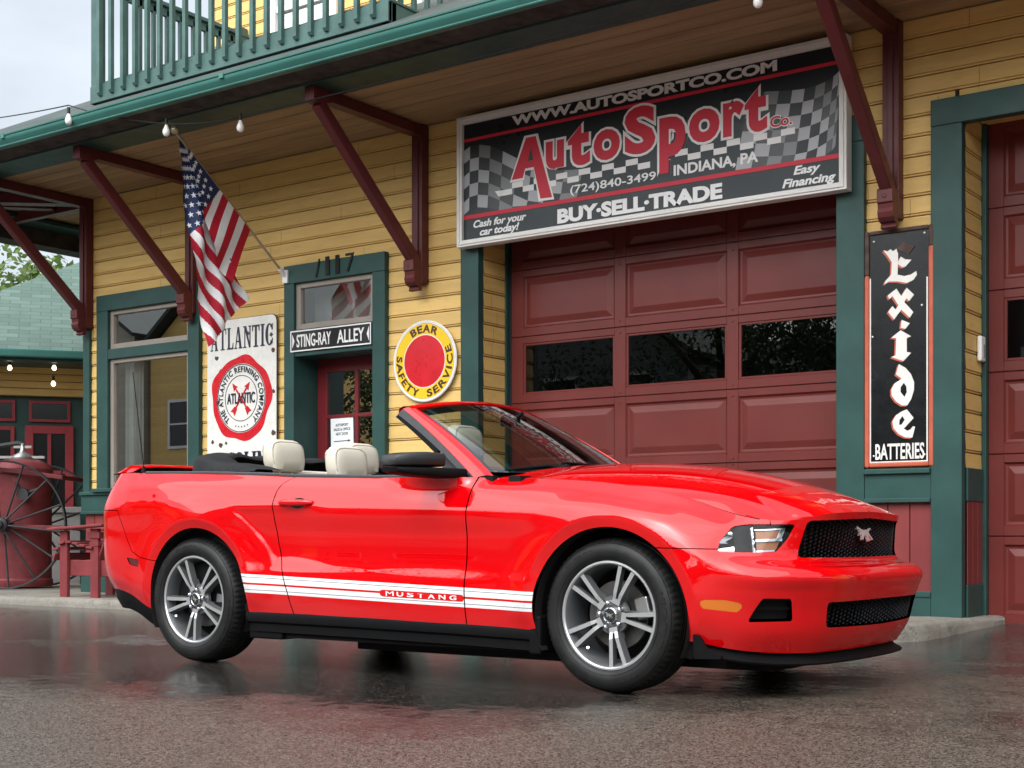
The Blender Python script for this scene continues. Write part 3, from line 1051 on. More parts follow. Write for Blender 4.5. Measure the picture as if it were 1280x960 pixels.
G = MB()                                  # printed grounds and flags: raised in thin vinyl layers
T1 = sT(SF - .0005)
def quad(mb_, pts, m, h, T=None):
    mb_.prism([tuple(p) for p in pts], h, T or T1, m)
quad(G, [(.058, .262), (3.58, .262), (3.58, .80), (2.2, .74), (.058, .66)], 1, .0012)
quad(G, [(.058, .058), (3.58, .058), (3.58, .244), (.058, .244)], 1, .0012)
quad(G, [(.058, .246), (3.58, .246), (3.58, .280), (.058, .280)], 2, .003)
quad(G, [(.058, .930), (3.58, .945), (3.58, .972), (.058, .957)], 2, .003)
random.seed(5)
def flag(ox, oz, w, h, nx_, nz_, fx, seedk):
    for i in range(nx_):
        for j in range(nz_):
            def P_(a, b):
                u = a / nx_; v = b / nz_
                return fx(u, v)
            q = [P_(i, j), P_(i + 1, j), P_(i + 1, j + 1), P_(i, j + 1)]
            lo = min(p[1] for p in q)
            cx_ = sum(p[0] for p in q) / 4
            if lo < .281 or min(p[0] for p in q) < .058 or max(p[0] for p in q) > 3.58 or max(p[1] for p in q) > .90:
                q = [(min(3.579, max(.059, p[0])), min(.90, max(.281, p[1]))) for p in q]
                ar = abs(sum(q[k][0] * q[(k + 1) % 4][1] - q[(k + 1) % 4][0] * q[k][1] for k in range(4)))
                if ar < .0015:
                    continue
            shade = sin(i * 1.1 + j * .5 + seedk)
            if (i + j) % 2 == 0:
                m = 3 if shade > -.45 else 4
            else:
                m = 1 if shade > .1 else 5
            quad(G, q, m, .002)
flag(0, 0, 0, 0, 9, 5, lambda u, v: (.058 + 1.15 * u ** 1.35 + .10 * v * u, .30 + .47 * v - .16 * (1 - v) * 0 + (.10 * sin(u * 5.2 + .6) - .02) + .10 * (1 - u) * (v - .5) - .30 * u * max(0, u - .35)), 0.4)
flag(0, 0, 0, 0, 9, 6, lambda u, v: (2.72 + .87 * (1 - (1 - u) ** 1.5) + .12 * v * (1 - u) - .05 * u * (1 - v), .25 + .58 * v + .05 * sin(u * 4.5 + 2.4) + .06 * u), 2.0)
# white two-row checker ribbon sweeping under the name
for k in range(24):
    xa = .47 + k * .1145; xb = xa + .1145
    z = .405 + .0035 * k if k % 2 else .405 + .0035 * k + .050
    z = .40 + (.048 if k % 2 else 0) + .0016 * k
    if 1.94 < xa < 2.12:
        continue
    quad(G, [(xa, z), (xb, z + .001), (xb, z + .050), (xa, z + .049)], 6, .0032)
quad(G, [(.40, .452), (.44, .40), (.475, .40), (.475, .450)], 6, .0032)
G.build('sign_print', [M['sg_black'], M['sg_grey'], M['sg_red'], M['sg_light'], M['sg_mid'], M['sg_deep'], M['sg_white']], SG)

L = MB()
TL = sT(SF)
text(L, 'WWW.AUTOSPORTCO.COM', TL, .582, 3.07, .990, 1.075, 0, bold=.045, h=.004)
text(L, '(724)840-3499', TL, 1.187, 2.012, .296, .385, 0, bold=.012, h=.004)
text(L, 'INDIANA, PA', TL, 2.175, 2.914, .305, .405, 0, bold=.03, h=.004)
text(L, 'BUY\u00b7SELL\u00b7TRADE', TL, 1.057, 2.607, .080, .205, 0, bold=.05, h=.004)
text(L, 'Cash for your', TL, .165, .735, .140, .225, 0, bold=.03, shear=.25, h=.004)
text(L, 'car today!', TL, .236, .66, .064, .150, 0, bold=.03, shear=.25, h=.004)
text(L, 'Easy', TL, 3.205, 3.424, .152, .238, 0, bold=.03, shear=.25, h=.004)
text(L, 'Financing', TL, 3.114, 3.544, .064, .150, 0, bold=.03, shear=.25, h=.004)
L.build('lettering', M['sg_white'], SG)
N = MB()
name = [('u', .94, 1.125, .552, .79), ('t', 1.165, 1.385, .540, .885), ('o', 1.42, 1.675, .545, .80), ('S', 1.72, 2.01, .545, .935),
        ('p', 2.045, 2.285, .352, .80), ('o', 2.315, 2.585, .545, .81), ('r', 2.615, 2.795, .552, .82), ('t', 2.80, 2.99, .548, .895)]
e = .020
for i, (ch, xa, xb, za, zb) in enumerate(name):
    text(N, ch, TL, xa - e, xb + e, za - e, zb + e, 1, bold=.085, h=.0045 + .0002 * (i % 2))
    text(N, ch, TL, xa, xb, za, zb, 0, bold=.045, h=.0065)
def legA(o, m, h):
    pts = [(.582 - o, .523 - o), (.70 + o * .6, .523 - o), (.725, .60 - o), (.815, .60 - o), (.885 - o, .32 - o), (1.005 + o, .315 - o), (.835 + o, .862 + o), (.735 - o, .862 + o)]
    N.prism(pts, h, TL, m)
legA(e, 1, .0046)
legA(0, 0, .0066)
N.prism([(.752, .66), (.812, .66), (.786, .77)], .0072, TL, 2)
text(N, 'Co.', TL, 3.015 - .008, 3.195 + .008, .56 - .008, .645 + .008, 1, bold=.07, h=.0045)
text(N, 'Co.', TL, 3.015, 3.195, .56, .645, 0, bold=.02, h=.0062)
N.build('name_lettering', [M['sg_red'], M['sg_white'], M['sg_grey']], SG)

# --- tall enamel battery sign
M['enamel_black'] = paint('black enamel', (0.007, 0.008, 0.009), 0.22, 0.3, 5.0, bump=0.05, bscale=8)
M['enamel_white'] = paint('cream white enamel', (0.72, 0.70, 0.66), 0.25, 0.06, 7.0, bump=0.04, bscale=10, dirt=0.2)
M['orange'] = paint('faded orange sign edge', (0.46, 0.10, 0.055), 0.4, 0.15, 5.0, bump=0.1, dirt=0.3)
M['rust'] = paint('rusted tin', (0.075, 0.045, 0.038), 0.7, 0.4, 12.0, bump=0.3)
EX_ = thing('enamel_sign', 'tall narrow black battery sign with white blackletter and orange frame between the two garage doors', 'sign', (-3.667, 9.95, 1.2))
ET = frame((-3.667, 9.955, 2.08), (1, 0, 0), (0, 0, 1))
mb = MB()
mb.prism([(-.235, -.845), (.235, -.845), (.235, .855), (-.235, .855)], .004, frame((-3.667, 9.962, 2.08), (1, 0, 0), (0, 0, 1)))
mb.build('sign_panel', M['enamel_black'], EX_)
mb = MB()
for (xa, xb, za, zb, m) in ((-.258, -.222, -.865, .55, 0), (-.258, -.222, .55, .875, 1), (.222, .258, -.865, .72, 0), (.222, .258, .72, .875, 1), (-.222, .222, -.865, -.83, 0), (-.222, .222, .845, .875, 1)):
    mb.box(-3.667 + xa, -3.667 + xb, 9.94, 9.985, 2.08 + za, 2.08 + zb, m)
mb.build('sign_frame', [M['orange'], M['rust']], EX_, bevel=.010)
EXL = {
    'E': [[(-0.12, 0.729), (-0.084, 0.717), (-0.062, 0.73), (-0.045, 0.712), (-0.018, 0.728), (-0.005, 0.686), (-0.007, 0.629), (0.014, 0.667), (0.049, 0.643), (0.094, 0.635), (0.049, 0.59), (0.023, 0.589), (-0.007, 0.615), (-0.01, 0.539), (0.041, 0.522), (0.088, 0.528), (0.129, 0.549), (0.135, 0.523), (0.108, 0.487), (0.059, 0.47), (-0.006, 0.488), (-0.072, 0.495), (-0.11, 0.476), (-0.102, 0.5), (-0.057, 0.544), (-0.053, 0.634), (-0.084, 0.684)]],
    'x': [[(-0.084, 0.394), (-0.018, 0.436), (0.018, 0.378), (0.059, 0.435), (0.113, 0.38), (0.077, 0.338), (0.057, 0.359), (0.04, 0.333), (0.108, 0.254), (0.082, 0.216), (0.018, 0.28), (-0.036, 0.213), (-0.081, 0.272), (-0.048, 0.312), (-0.024, 0.284), (-0.003, 0.314), (-0.048, 0.385), (-0.072, 0.364)]],
    'i': [[(0.014, 0.148), (0.021, 0.205), (0.082, 0.176), (0.049, 0.137)], [(-0.057, 0.081), (0.014, 0.13), (0.092, 0.08), (0.059, 0.071), (0.059, -0.032), (0.092, -0.039), (0.035, -0.096), (-0.057, -0.06), (-0.024, -0.049), (-0.019, 0.075)]],
    'd': [[(0.0, -0.115), (0.05, -0.146), (0.09, -0.194), (0.114, -0.254), (0.112, -0.312), (0.093, -0.373), (0.063, -0.42), (0.023, -0.418), (-0.022, -0.386), (-0.054, -0.341), (-0.056, -0.297), (-0.032, -0.254), (0.0, -0.237), (0.022, -0.222), (-0.022, -0.19)]],
    'e': [[(0.06, -0.449), (0.11, -0.514), (0.038, -0.588), (0.063, -0.604), (0.09, -0.595), (0.106, -0.572), (0.121, -0.578), (0.1, -0.656), (0.048, -0.652), (-0.002, -0.625), (-0.04, -0.58), (-0.048, -0.531), (-0.022, -0.488), (0.023, -0.461)]]}
EXH = [[(0.038, -0.254), (0.014, -0.286), (0.014, -0.32), (0.043, -0.357), (0.06, -0.323), (0.056, -0.282)],
       [(0.028, -0.496), (0.006, -0.524), (0.004, -0.558), (0.02, -0.558), (0.044, -0.524)]]
mb = MB()
EB = frame((-3.667, 9.958, 2.08), (1, 0, 0), (0, 0, 1))
k = 0
for ch, polys in EXL.items():
    for p in polys:
        k += 1
        mb.prism([(x - .012, z - .008) for x, z in p], .0015 + .0002 * k, EB, 1)
        mb.prism(p, .004 + .0002 * k, EB, 0)
for p in EXH:
    mb.prism(p, .0065, EB, 2)
mb.prism([(-0.018, 0.728), (0.033, 0.772), (0.12, 0.731), (0.073, 0.677)], .0068, EB, 3)
text(mb, 'BATTERIES', EB, -.178, .188, -.81, -.692, 0, bold=.02, h=.004)
for (xa, xb, za, zb) in ((-.222, -.212, -.83, .53), (.204, .214, -.83, .50), (-.212, .204, -.83, -.822)):
    mb.prism([(xa, za), (xb, za), (xb, zb), (xa, zb)], .003, EB, 0)
for (x, z) in ((-.19, .80), (.19, .82), (-.19, -.78), (.19, -.78), (.17, .30), (-.20, .1)):
    mb.lathe([(0, .006), (.006, .005), (.008, .002)], 8, frame((-3.667 + x, 9.958, 2.08 + z), (1, 0, 0), (0, 0, 1)), 0)
mb.build('lettering', [M['enamel_white'], M['orange'], M['enamel_black'], M['rust']], EX_)

# --- enamel fuel sign with serif lettering
M['navy'] = simple('navy enamel', (0.010, 0.016, 0.035), 0.3)
M['sign_red'] = paint('red enamel', (0.56, 0.012, 0.022), 0.3, 0.12, 6.0, bump=0.03, dirt=0.2)
AT = thing('enamel_sign', 'rust-spotted white enamel fuel sign with red wax-seal emblem beside the entrance door', 'sign', (-10.52, 9.96, 1.3))
AO = (-10.525, 9.972, 2.10)
ATF = frame(AO, (1, 0, 0), (0, 0, 1))
hw, hh, rc = .50, .82, .07
def rrect(hw, hh, rc, n=6):
    out = []
    for cx_, cz_, a0 in ((hw - rc, hh - rc, 0), (-hw + rc, hh - rc, 90), (-hw + rc, -hh + rc, 180), (hw - rc, -hh + rc, 270)):
        for i in range(n + 1):
            a = radians(a0 + 90 * i / n)
            out.append((cx_ + rc * cos(a), cz_ + rc * sin(a)))
    return out
mb = MB()
mb.prism(rrect(hw, hh, rc), .010, ATF, 0, 1)
mb.prism(rrect(hw + .006, hh + .006, rc), .004, ATF, 1)
mb.build('sign_panel', [M['enamel_white'], M['rust']], AT)

def serif(mb_, s, T, x0, x1, z0, z1, m, h):
    """condensed Roman capitals drawn as strokes: heavy stems, thin cross strokes, flat serifs"""
    n = len(s); widths = {'A': 1.0, 'T': .9, 'L': .8, 'N': 1.0, 'I': .5, 'C': .95, 'G': 1.0, 'S': .8, 'O': 1.0, 'E': .8}
    tot = sum(widths[c] for c in s) + .14 * (n - 1)
    u = (x1 - x0) / tot; H = z1 - z0; x = x0
    lay = [0]
    def poly(pts):
        lay[0] += 1
        mb_.prism([(x + px_ * u * w, z0 + pz_ * H) for px_, pz_ in pts], h + .00012 * lay[0], T, m)
    def ell(a0, a1, thick0, thick1):
        o_ = []; i_ = []
        for k in range(25):
            a = radians(lerp(a0, a1, k / 24))
            t = lerp(thick0, thick1, abs(cos(a)))
            o_.append((.5 + .5 * cos(a), .5 + .5 * sin(a))); i_.append((.5 + (.5 - t) * cos(a), .5 + (.5 - t * .45) * sin(a)))
        for k in range(24):
            poly([o_[k], o_[k + 1], i_[k + 1], i_[k]])
    for c in s:
        w = widths[c]
        sr = lambda a, b, z: poly([(a, z), (b, z), (b, z + .055), (a, z + .055)])
        if c == 'I':
            poly([(.28, 0), (.72, 0), (.72, 1), (.28, 1)]); sr(.02, .98, 0); sr(.02, .98, .945)
        elif c == 'T':
            poly([(.38, 0), (.62, 0), (.62, .94), (.38, .94)]); sr(.2, .8, 0); poly([(0, .92), (1, .92), (1, 1), (0, 1)])
            poly([(0, .72), (.07, .72), (.10, .92), (0, .92)]); poly([(.93, .72), (1, .72), (1, .92), (.90, .92)])
        elif c == 'L':
            poly([(.14, 0), (.42, 0), (.42, 1), (.14, 1)]); sr(0, .56, .945); poly([(.0, 0), (1, 0), (1, .30), (.93, .30), (.82, .07), (0, .07)])
        elif c == 'A':
            poly([(.40, 1), (.60, 1), (.92, 0), (.66, 0)]); poly([(.40, 1), (.50, 1), (.20, 0), (.10, 0)]); poly([(.24, .30), (.74, .30), (.72, .37), (.27, .37)])
            sr(0, .34, 0); sr(.56, 1, 0)
        elif c == 'N':
            poly([(.14, 0), (.24, 0), (.24, 1), (.14, 1)]); poly([(.80, 0), (.90, 0), (.90, 1), (.80, 1)]); poly([(.10, 1), (.36, 1), (.90, 0), (.74, 0)]); sr(0, .36, 0); sr(.68, 1, .945); sr(0, .2, .945)
        elif c == 'E':
            poly([(.14, 0), (.42, 0), (.42, 1), (.14, 1)]); poly([(0, 0), (1, 0), (1, .28), (.93, .28), (.84, .07), (0, .07)]); poly([(0, 1), (.95, 1), (.95, .74), (.88, .74), (.8, .93), (0, .93)]); poly([(.42, .47), (.7, .47), (.7, .54), (.42, .54)])
        elif c == 'O':
            ell(0, 360, .10, .27)
        elif c in 'CG':
            ell(48, 318, .10, .29); poly([(.80, .70), (.90, .70), (.90, .98), (.86, .98)])
            if c == 'G':
                poly([(.66, .05), (.92, .05), (.92, .42), (.66, .42)]); sr(.54, 1, .40)
            else:
                poly([(.84, .06), (.90, .12), (.90, .32), (.84, .30)])
        elif c == 'S':
            for cz, a0, a1 in ((.74, 20, 270), (.26, 200, 450)):
                o_ = []; i_ = []
                for k in range(17):
                    a = radians(lerp(a0, a1, k / 16)); t = .12 + .14 * abs(cos(a))
                    o_.append((.5 + .46 * cos(a), cz + .26 * sin(a))); i_.append((.5 + (.46 - t * 1.4) * cos(a), cz + (.26 - t * .5) * sin(a)))
                for k in range(16):
                    poly([o_[k], o_[k + 1], i_[k + 1], i_[k]])
            poly([(.86, .70), (.93, .70), (.93, .98), (.88, .98)]); poly([(.05, .02), (.10, .02), (.13, .30), (.06, .30)])
        x += (w + .14) * u
mb = MB()
ATL = frame((AO[0], AO[1] - .010, AO[2]), (1, 0, 0), (0, 0, 1))
serif(mb, 'ATLANTIC', ATL, -.45, .46, .515, .735, 0, .002)
serif(mb, 'GASOLINE', ATL, -.45, .46, -.735, -.535, 0, .002)
C = frame((AO[0], AO[1] - .010, AO[2] + .01), (1, 0, 0), (0, 0, 1))
arc_text(mb, 'THE ATLANTIC REFINING COMPANY', C, .265, .325, 232, -52, 0, bold=.012, h=.0065)
text(mb, 'ATLANTIC', C, -.20, .20, -.055, .055, 0, bold=.012, h=.0075)
def ringp(r0, r1, m, h, n=64, w=None):
    for i in range(n):
        a0, a1 = 2 * pi * i / n, 2 * pi * (i + 1) / n
        R = (lambda a: r1 * (1 + w(a))) if w else (lambda a: r1)
        mb.prism([(r0 * cos(a0), r0 * sin(a0)), (R(a0) * cos(a0), R(a0) * sin(a0)), (R(a1) * cos(a1), R(a1) * sin(a1)), (r0 * cos(a1), r0 * sin(a1))], h, C, m)
ringp(.352, .43, 1, .003, 72, lambda a: .035 * sin(5 * a + .7) + .02 * sin(9 * a + 2) + .015 * sin(3 * a))
ringp(.338, .346, 0, .0035); ringp(.228, .234, 0, .0035)
for k in range(5):                         # small stars under the ring text
    a = radians(255 + k * 8.5)
    mb.lathe([(0, .005), (.008, .003)], 6, frame((AO[0] + .29 * cos(a), AO[1] - .012, AO[2] + .01 + .29 * sin(a)), (1, 0, 0), (0, 0, 1)), 0)
for sgn in (-1, 1):                        # crossed arrows
    d = Vector((sgn * .62, .78)).normalized(); n_ = Vector((-d.y, d.x))
    def pp(a, b):
        q = d * a + n_ * b
        return (q.x, q.y + .0)
    mb.prism([pp(-.13, -.009), pp(.13, -.009), pp(.13, .009), pp(-.13, .009)], .0048 + .0004 * sgn, C, 1)
    mb.prism([pp(.12, -.035), pp(.20, 0), pp(.12, .035), pp(.135, 0)], .0058 + .0003 * sgn, C, 1)
    mb.prism([pp(-.12, -.02), pp(-.11, 0), pp(-.12, .02), pp(-.195, .035), pp(-.18, 0), pp(-.195, -.035)], .0058 + .0003 * sgn, C, 1)
mb.build('lettering', [M['navy'], M['sign_red']], AT)
mb = MB()
random.seed(2)
for (x, z, r) in ((-.36, .44, .024), (.46, .46, .026), (.46, .05, .022), (.46, -.36, .026), (-.42, -.42, .02), (-.30, -.46, .026), (-.34, -.02, .02), (-.30, .30, .022), (.10, .66, .02), (.43, .62, .024), (-.22, -.44, .018)):
    pts = []
    for i in range(11):
        a = 2 * pi * i / 11; rr = r * (.7 + .6 * random.random())
        pts.append((x + rr * cos(a), z + rr * sin(a)))
    mb.prism(pts, .0015 if (x, z) != (-.34, -.02) else .008, ATL)
mb.build('rust_spot', M['rust'], AT)

# --- street name plate over the door
ST = thing('name_plate', 'black street-name plate with white capitals over the entrance door', 'sign', (-9.27, 9.94, 2.52))
mb = MB()
px0, px1, pz0, pz1 = -9.80, -8.75, 2.515, 2.72
mb.box(px0, px1, 9.932, 9.948, pz0, pz1, 0)
for (xa, xb, za, zb) in ((px0, px1, pz0, pz0 + .012), (px0, px1, pz1 - .012, pz1), (px0, px0 + .012, pz0 + .012, pz1 - .012), (px1 - .012, px1, pz0 + .012, pz1 - .012)):
    mb.box(xa, xb, 9.928, 9.932, za, zb, 1)
PT = frame((0, 9.932, 0), (1, 0, 0), (0, 0, 1))
text(mb, 'STING-RAY', PT, px0 + .085, px0 + .54, pz0 + .04, pz1 - .04, 1, bold=.014, h=.004)
text(mb, 'ALLEY', PT, px0 + .62, px0 + .965, pz0 + .04, pz1 - .04, 1, bold=.014, h=.004)
for s_ in (-1, 1):
    xx = px0 + .025 if s_ < 0 else px1 - .025
    mb.prism([(xx, pz0 + .035), (xx - s_ * .03, (pz0 + pz1) / 2), (xx, pz1 - .035)], .003, PT, 1)
mb.build('plate', [M['sg_deep'], M['sg_white']], ST)

# --- round service sign
M['yellow'] = paint('yellow enamel', (0.80, 0.52, 0.02), 0.3, 0.06, 5.0, bump=0.02)
M['brown'] = simple('dark brown enamel', (0.05, 0.016, 0.012), 0.35)
BE = thing('round_sign', 'round yellow service sign with red centre and brown lettering right of the entrance door', 'sign', (-8.125, 9.96, 1.93))
BO = (-8.125, 9.965, 2.31)
BF = frame(BO, (1, 0, 0), (0, 0, 1))
mb = MB()
mb.lathe([(0, .0), (.372, 0), (.374, .006), (.366, .012), (.352, .011), (.345, .010)], 72, BF, 2)
mb.lathe([(.345, .0101), (.343, .0103)], 72, BF, 4)
mb.lathe([(.343, .0103), (.246, .0105)], 72, BF, 1)
mb.lathe([(.246, .0106), (.238, .0110)], 72, BF, 2)
mb.lathe([(.238, .0111), (.16, .013), (0, .014)], 72, BF, 0)
BL = frame((BO[0], BO[1] - .010, BO[2]), (1, 0, 0), (0, 0, 1))
arc_text(mb, 'BEAR', BL, .262, .332, 122, 58, 3, bold=.035, h=.003)
arc_text(mb, 'SAFETY', BL, .262, .332, 168, 258, 3, bold=.03, h=.003, inward=True)
arc_text(mb, 'SERVICE', BL, .262, .332, 276, 385, 3, bold=.03, h=.003, inward=True)
mb.build('sign_disc', [M['sign_red'], M['yellow'], M['enamel_white'], M['brown'], M['navy']], BE, smooth=40)

# --- paper notice taped inside the door pane
NO = thing('paper_notice', 'white paper notice with an arrow taped to the glass of the entrance door', 'notice', (-9.45, 10.27, 1.72))
mb = MB()
NTF = frame((-9.45, 10.294, 1.735), (1, 0, 0.02), (-0.02, 0, 1))
mb.prism([(-.15, -.145), (.15, -.145), (.15, .145), (-.15, .145)], .001, NTF, 0)
for s_, xa, xb, za, zb in (('AUTOSPORT', -.085, .085, .062, .09), ('SALES & OFFICE', -.11, .11, .018, .046), ('NEXT DOOR', -.08, .08, -.026, .002)):
    text(mb, s_, NTF, xa, xb, za, zb, 1, bold=.02, h=.002)
mb.prism([(-.11, -.088), (.08, -.088), (.08, -.080), (-.11, -.080)], .002, NTF, 1)
mb.prism([(.08, -.098), (.112, -.084), (.08, -.070)], .002, NTF, 1)
M['paper'] = simple('printer paper', (0.80, 0.81, 0.82), 0.7)
mb.build('sheet', [M['paper'], M['sg_deep']], NO)

# --- keypad box on the reveal of the right-hand door
KB = thing('keypad_box', 'small white keypad box on the reveal beside the right garage door', 'keypad', (-3.2, 10.3, 1.98))
mb = MB()
mb.box(-3.200, -3.165, 10.27, 10.37, 1.985, 2.17)
kb = mb.build('case', M['white'], KB, bevel=.012)
mb = MB(); mb.box(-3.166, -3.160, 10.30, 10.34, 2.01, 2.11)
mb.build('button_plate', simple('grey button plate', (.3, .3, .31), .4), KB, bevel=.004)

# ------------------------------------------------------------------ flag on its wall staff
M['flag_red'] = paint('flag red nylon', (0.42, 0.012, 0.030), 0.6, 0.1, 20, bump=0.05)
M['flag_white'] = paint('flag white nylon', (0.74, 0.73, 0.74), 0.6, 0.05, 20, bump=0.05)
M['flag_blue'] = paint('flag blue nylon', (0.020, 0.032, 0.095), 0.6, 0.1, 20, bump=0.05)
FX0 = -9.87
FL = thing('wall_flag', 'American flag hanging in folds from a slanted staff on the entrance casing', 'flag', (FX0, 9.94, 3.25))
tip = Vector((FX0, 8.53, 4.375)); base = Vector((FX0, 9.93, 3.27))
mb = MB(); mb.tube([base, tip], .0125, 12)
mb.build('flagpole', M['steel'], FL, smooth=40)
mb = MB()
mb.lathe([(0, .05), (.02, .046), (.034, .03), (.038, .012), (.034, -.008), (.02, -.024), (0, -.028)], 16, Matrix.Translation(tip))
mb.build('finial', paint('brass finial', (.55, .45, .30), .3, .05, 5, metal=.6, bump=0), FL, smooth=0)
mb = MB()
mb.box(FX0 - .035, FX0 + .035, 9.918, 9.942, 3.20, 3.33); mb.tube([base + (base - tip).normalized() * -.10, base + Vector((0, .02, -.015))], .022, 12)
mb.build('staff_socket', M['white'], FL, bevel=.006)

def clipf(V, F, f):
    """split polygons by the sign of f at their vertices -> (kept V,F,tags)"""
    pass
# cloth: front fall (stripes running down to the right) and the short back fall by the staff
def stripe_mesh(grid, nu, nv):
    mb = MB(); mats = []
    for j in range(nv + 1):
        for i in range(nu + 1):
            mb.v(grid(i / nu, j / nv)[0])
    for j in range(nv):
        for i in range(nu):
            m = grid((i + .5) / nu, (j + .5) / nv)[1]
            mb.F.append((j * (nu + 1) + i, j * (nu + 1) + i + 1, (j + 1) * (nu + 1) + i + 1, (j + 1) * (nu + 1) + i)); mb.M.append(m)
    return mb
# corners in the plane of the staff, (Y, z)
A_ = (8.60, 4.325); A2 = (8.96, 4.03)          # along the staff below the finial
Lb = (8.955, 2.47)                              # lowest corner
Rb = (9.455, 2.985)                             # right-hand corner
Lm = (8.775, 3.52); Rm = (9.07, 3.62)
def fold(y, z, k=1.0):
    return .032 * sin(y * 17 - z * 3.0) + .012 * sin(y * 39 + z * 6) + .006 * sin(z * 30 + y * 12)
def front(u, v):
    # v: 0 at the top by the finial, 1 at the lower edge; u: 0 left fold, 1 right
    def bez(p, q, r, t):
        return (1 - t) ** 2 * p + 2 * t * (1 - t) * q + t * t * r
    ly, lz = bez(A_[0], 8.68, Lb[0], v), bez(A_[1], 3.60, Lb[1], v)
    if v < .33:
        t = v / .33
        ry, rz = lerp(A_[0] + .02, 9.02, t), lerp(A_[1], 3.92 - .03, t)
    else:
        t = (v - .33) / .67
        ry, rz = lerp(9.02, Rb[0], t ** 1.35), lerp(3.89, Rb[1], t)
    y, z = lerp(ly, ry, u), lerp(lz, rz, u)
    x = FX0 - .03 + fold(y, z) * min(1, v * 2.2 + .15)
    # stripe coordinate runs square to the fall line
    s_ = ((y - Lb[0]) * .705 + (z - Lb[1]) * .705) * 1.0
    s_ = (y - Lb[0]) * .74 + (z - Lb[1]) * .673
    d = (z - 3.52) - (y - 8.78) * 1.0
    canton = d > 0 and z > 3.38
    k = int(floor(s_ / .0735))
    m = 2 if canton else (0 if k % 2 == 0 else 1)
    return (x, y, z), m
mbf = stripe_mesh(front, 120, 240)
cloth = mbf.build('cloth', [M['flag_red'], M['flag_white'], M['flag_blue']], FL, smooth=0)
def back(u, v):
    # u along the staff, v hanging down from it
    p = tip.lerp(base, .10 + .555 * u)
    dy, dz = -.26, -.55
    ln = .06 + .94 * min(1, u * 1.25)
    y = p.y + dy * v * ln; z = p.z - .012 + dz * v * ln
    x = FX0 + .014 + .018 * sin(u * 17 + v * 3) * v + .02 * v
    k = int(floor((u - .46) / .09))
    m = 2 if u < .50 - .1 * v else (0 if k % 2 else 1)
    return (x, y, z), m
mbf = stripe_mesh(back, 110, 40)
mbf.build('cloth_fold', [M['flag_red'], M['flag_white'], M['flag_blue']], FL, smooth=0)
mb = MB()
random.seed(4)
for r in range(9):
    for q in range(6):
        u = (q + .5 + .5 * (r % 2)) / 6.2; v = .07 + r * .05
        (x, y, z), m = front(u, v)
        if m != 2 or u > .98:
            continue
        (x1, y1, z1), _ = front(u + .01, v); (x2, y2, z2), _ = front(u, v + .005)
        du = (Vector((x1, y1, z1)) - Vector((x, y, z))).normalized(); dv = (Vector((x2, y2, z2)) - Vector((x, y, z))).normalized()
        nn = du.cross(dv).normalized(); dv = nn.cross(du)
        for sgn in (1, -1):
            c = Vector((x, y, z)) + nn * .004 * sgn
            pts = []
            for k in range(10):
                a = pi / 2 + 2 * pi * k / 10; rr = .030 if k % 2 == 0 else .0125
                pts.append(c + du * (rr * cos(a)) - dv * (rr * sin(a)))
            mb.face(pts, 0)
for r in range(5):
    for q in range(3):
        u = .05 + r * .085; v = .3 + .28 * q
        (x, y, z), m = back(u, v)
        if m != 2:
            continue
        for sgn in (1, -1):
            pts = []
            for k in range(10):
                a = pi / 2 + 2 * pi * k / 10; rr = .028 if k % 2 == 0 else .012
                pts.append((x + .006 * sgn, y + rr * cos(a), z + rr * sin(a)))
            mb.face(pts, 0)
mb.build('star', M['flag_white'], FL)

# ------------------------------------------------------------------ festoon lights along the eave
SL = thing('string_lights', 'string of white globe bulbs on a black cable under the eave', 'string lights', (-9.8, 8.3, 4.4))
pts = []
def sag(p, q, d, n=14):
    p = Vector(p); q = Vector(q)
    return [p.lerp(q, i / n) + Vector((0, 0, -d * 4 * (i / n) * (1 - i / n))) for i in range(n + 1)]
A0, A1, A2_, A3 = (-18.2, 11.0, 6.45), (-10.85, 8.12, 4.68), (-9.70, 8.33, 4.36), (-8.99, 8.5, 4.34)
pts = sag(A0, A1, .05) + sag(A1, A2_, .03)[1:] + sag(A2_, A3, .02)[1:] + sag(A3, (-4.09, 8.5, 4.38), .02)[1:] + sag((-4.09, 8.5, 4.38), (6, 8.5, 4.4), .05)[1:]
mb = MB(); mb.tube(pts, .006, 6)
mb.build('cable', M['wire'], SL, smooth=0)
for (x, y, z) in ((-10.85, 8.12, 4.66), (-9.75, 8.33, 4.42), (-8.99, 8.5, 4.37), (-4.09, 8.5, 4.37), (-2.2, 8.5, 4.36)):
    mb = MB()
    mb.tube([(x, y, z), (x, y, z - .06)], .015, 10)
    so = mb.build('bulb_socket', M['wire'], SL, smooth=40)
    mb = MB()
    mb.lathe([(.012, -.055), (.017, -.075), (.030, -.105), (.033, -.125), (.028, -.147), (.014, -.160), (0, -.163)], 16, Matrix.Translation((x, y, z)))
    mb.build('bulb', M['bulb'], so, smooth=0)

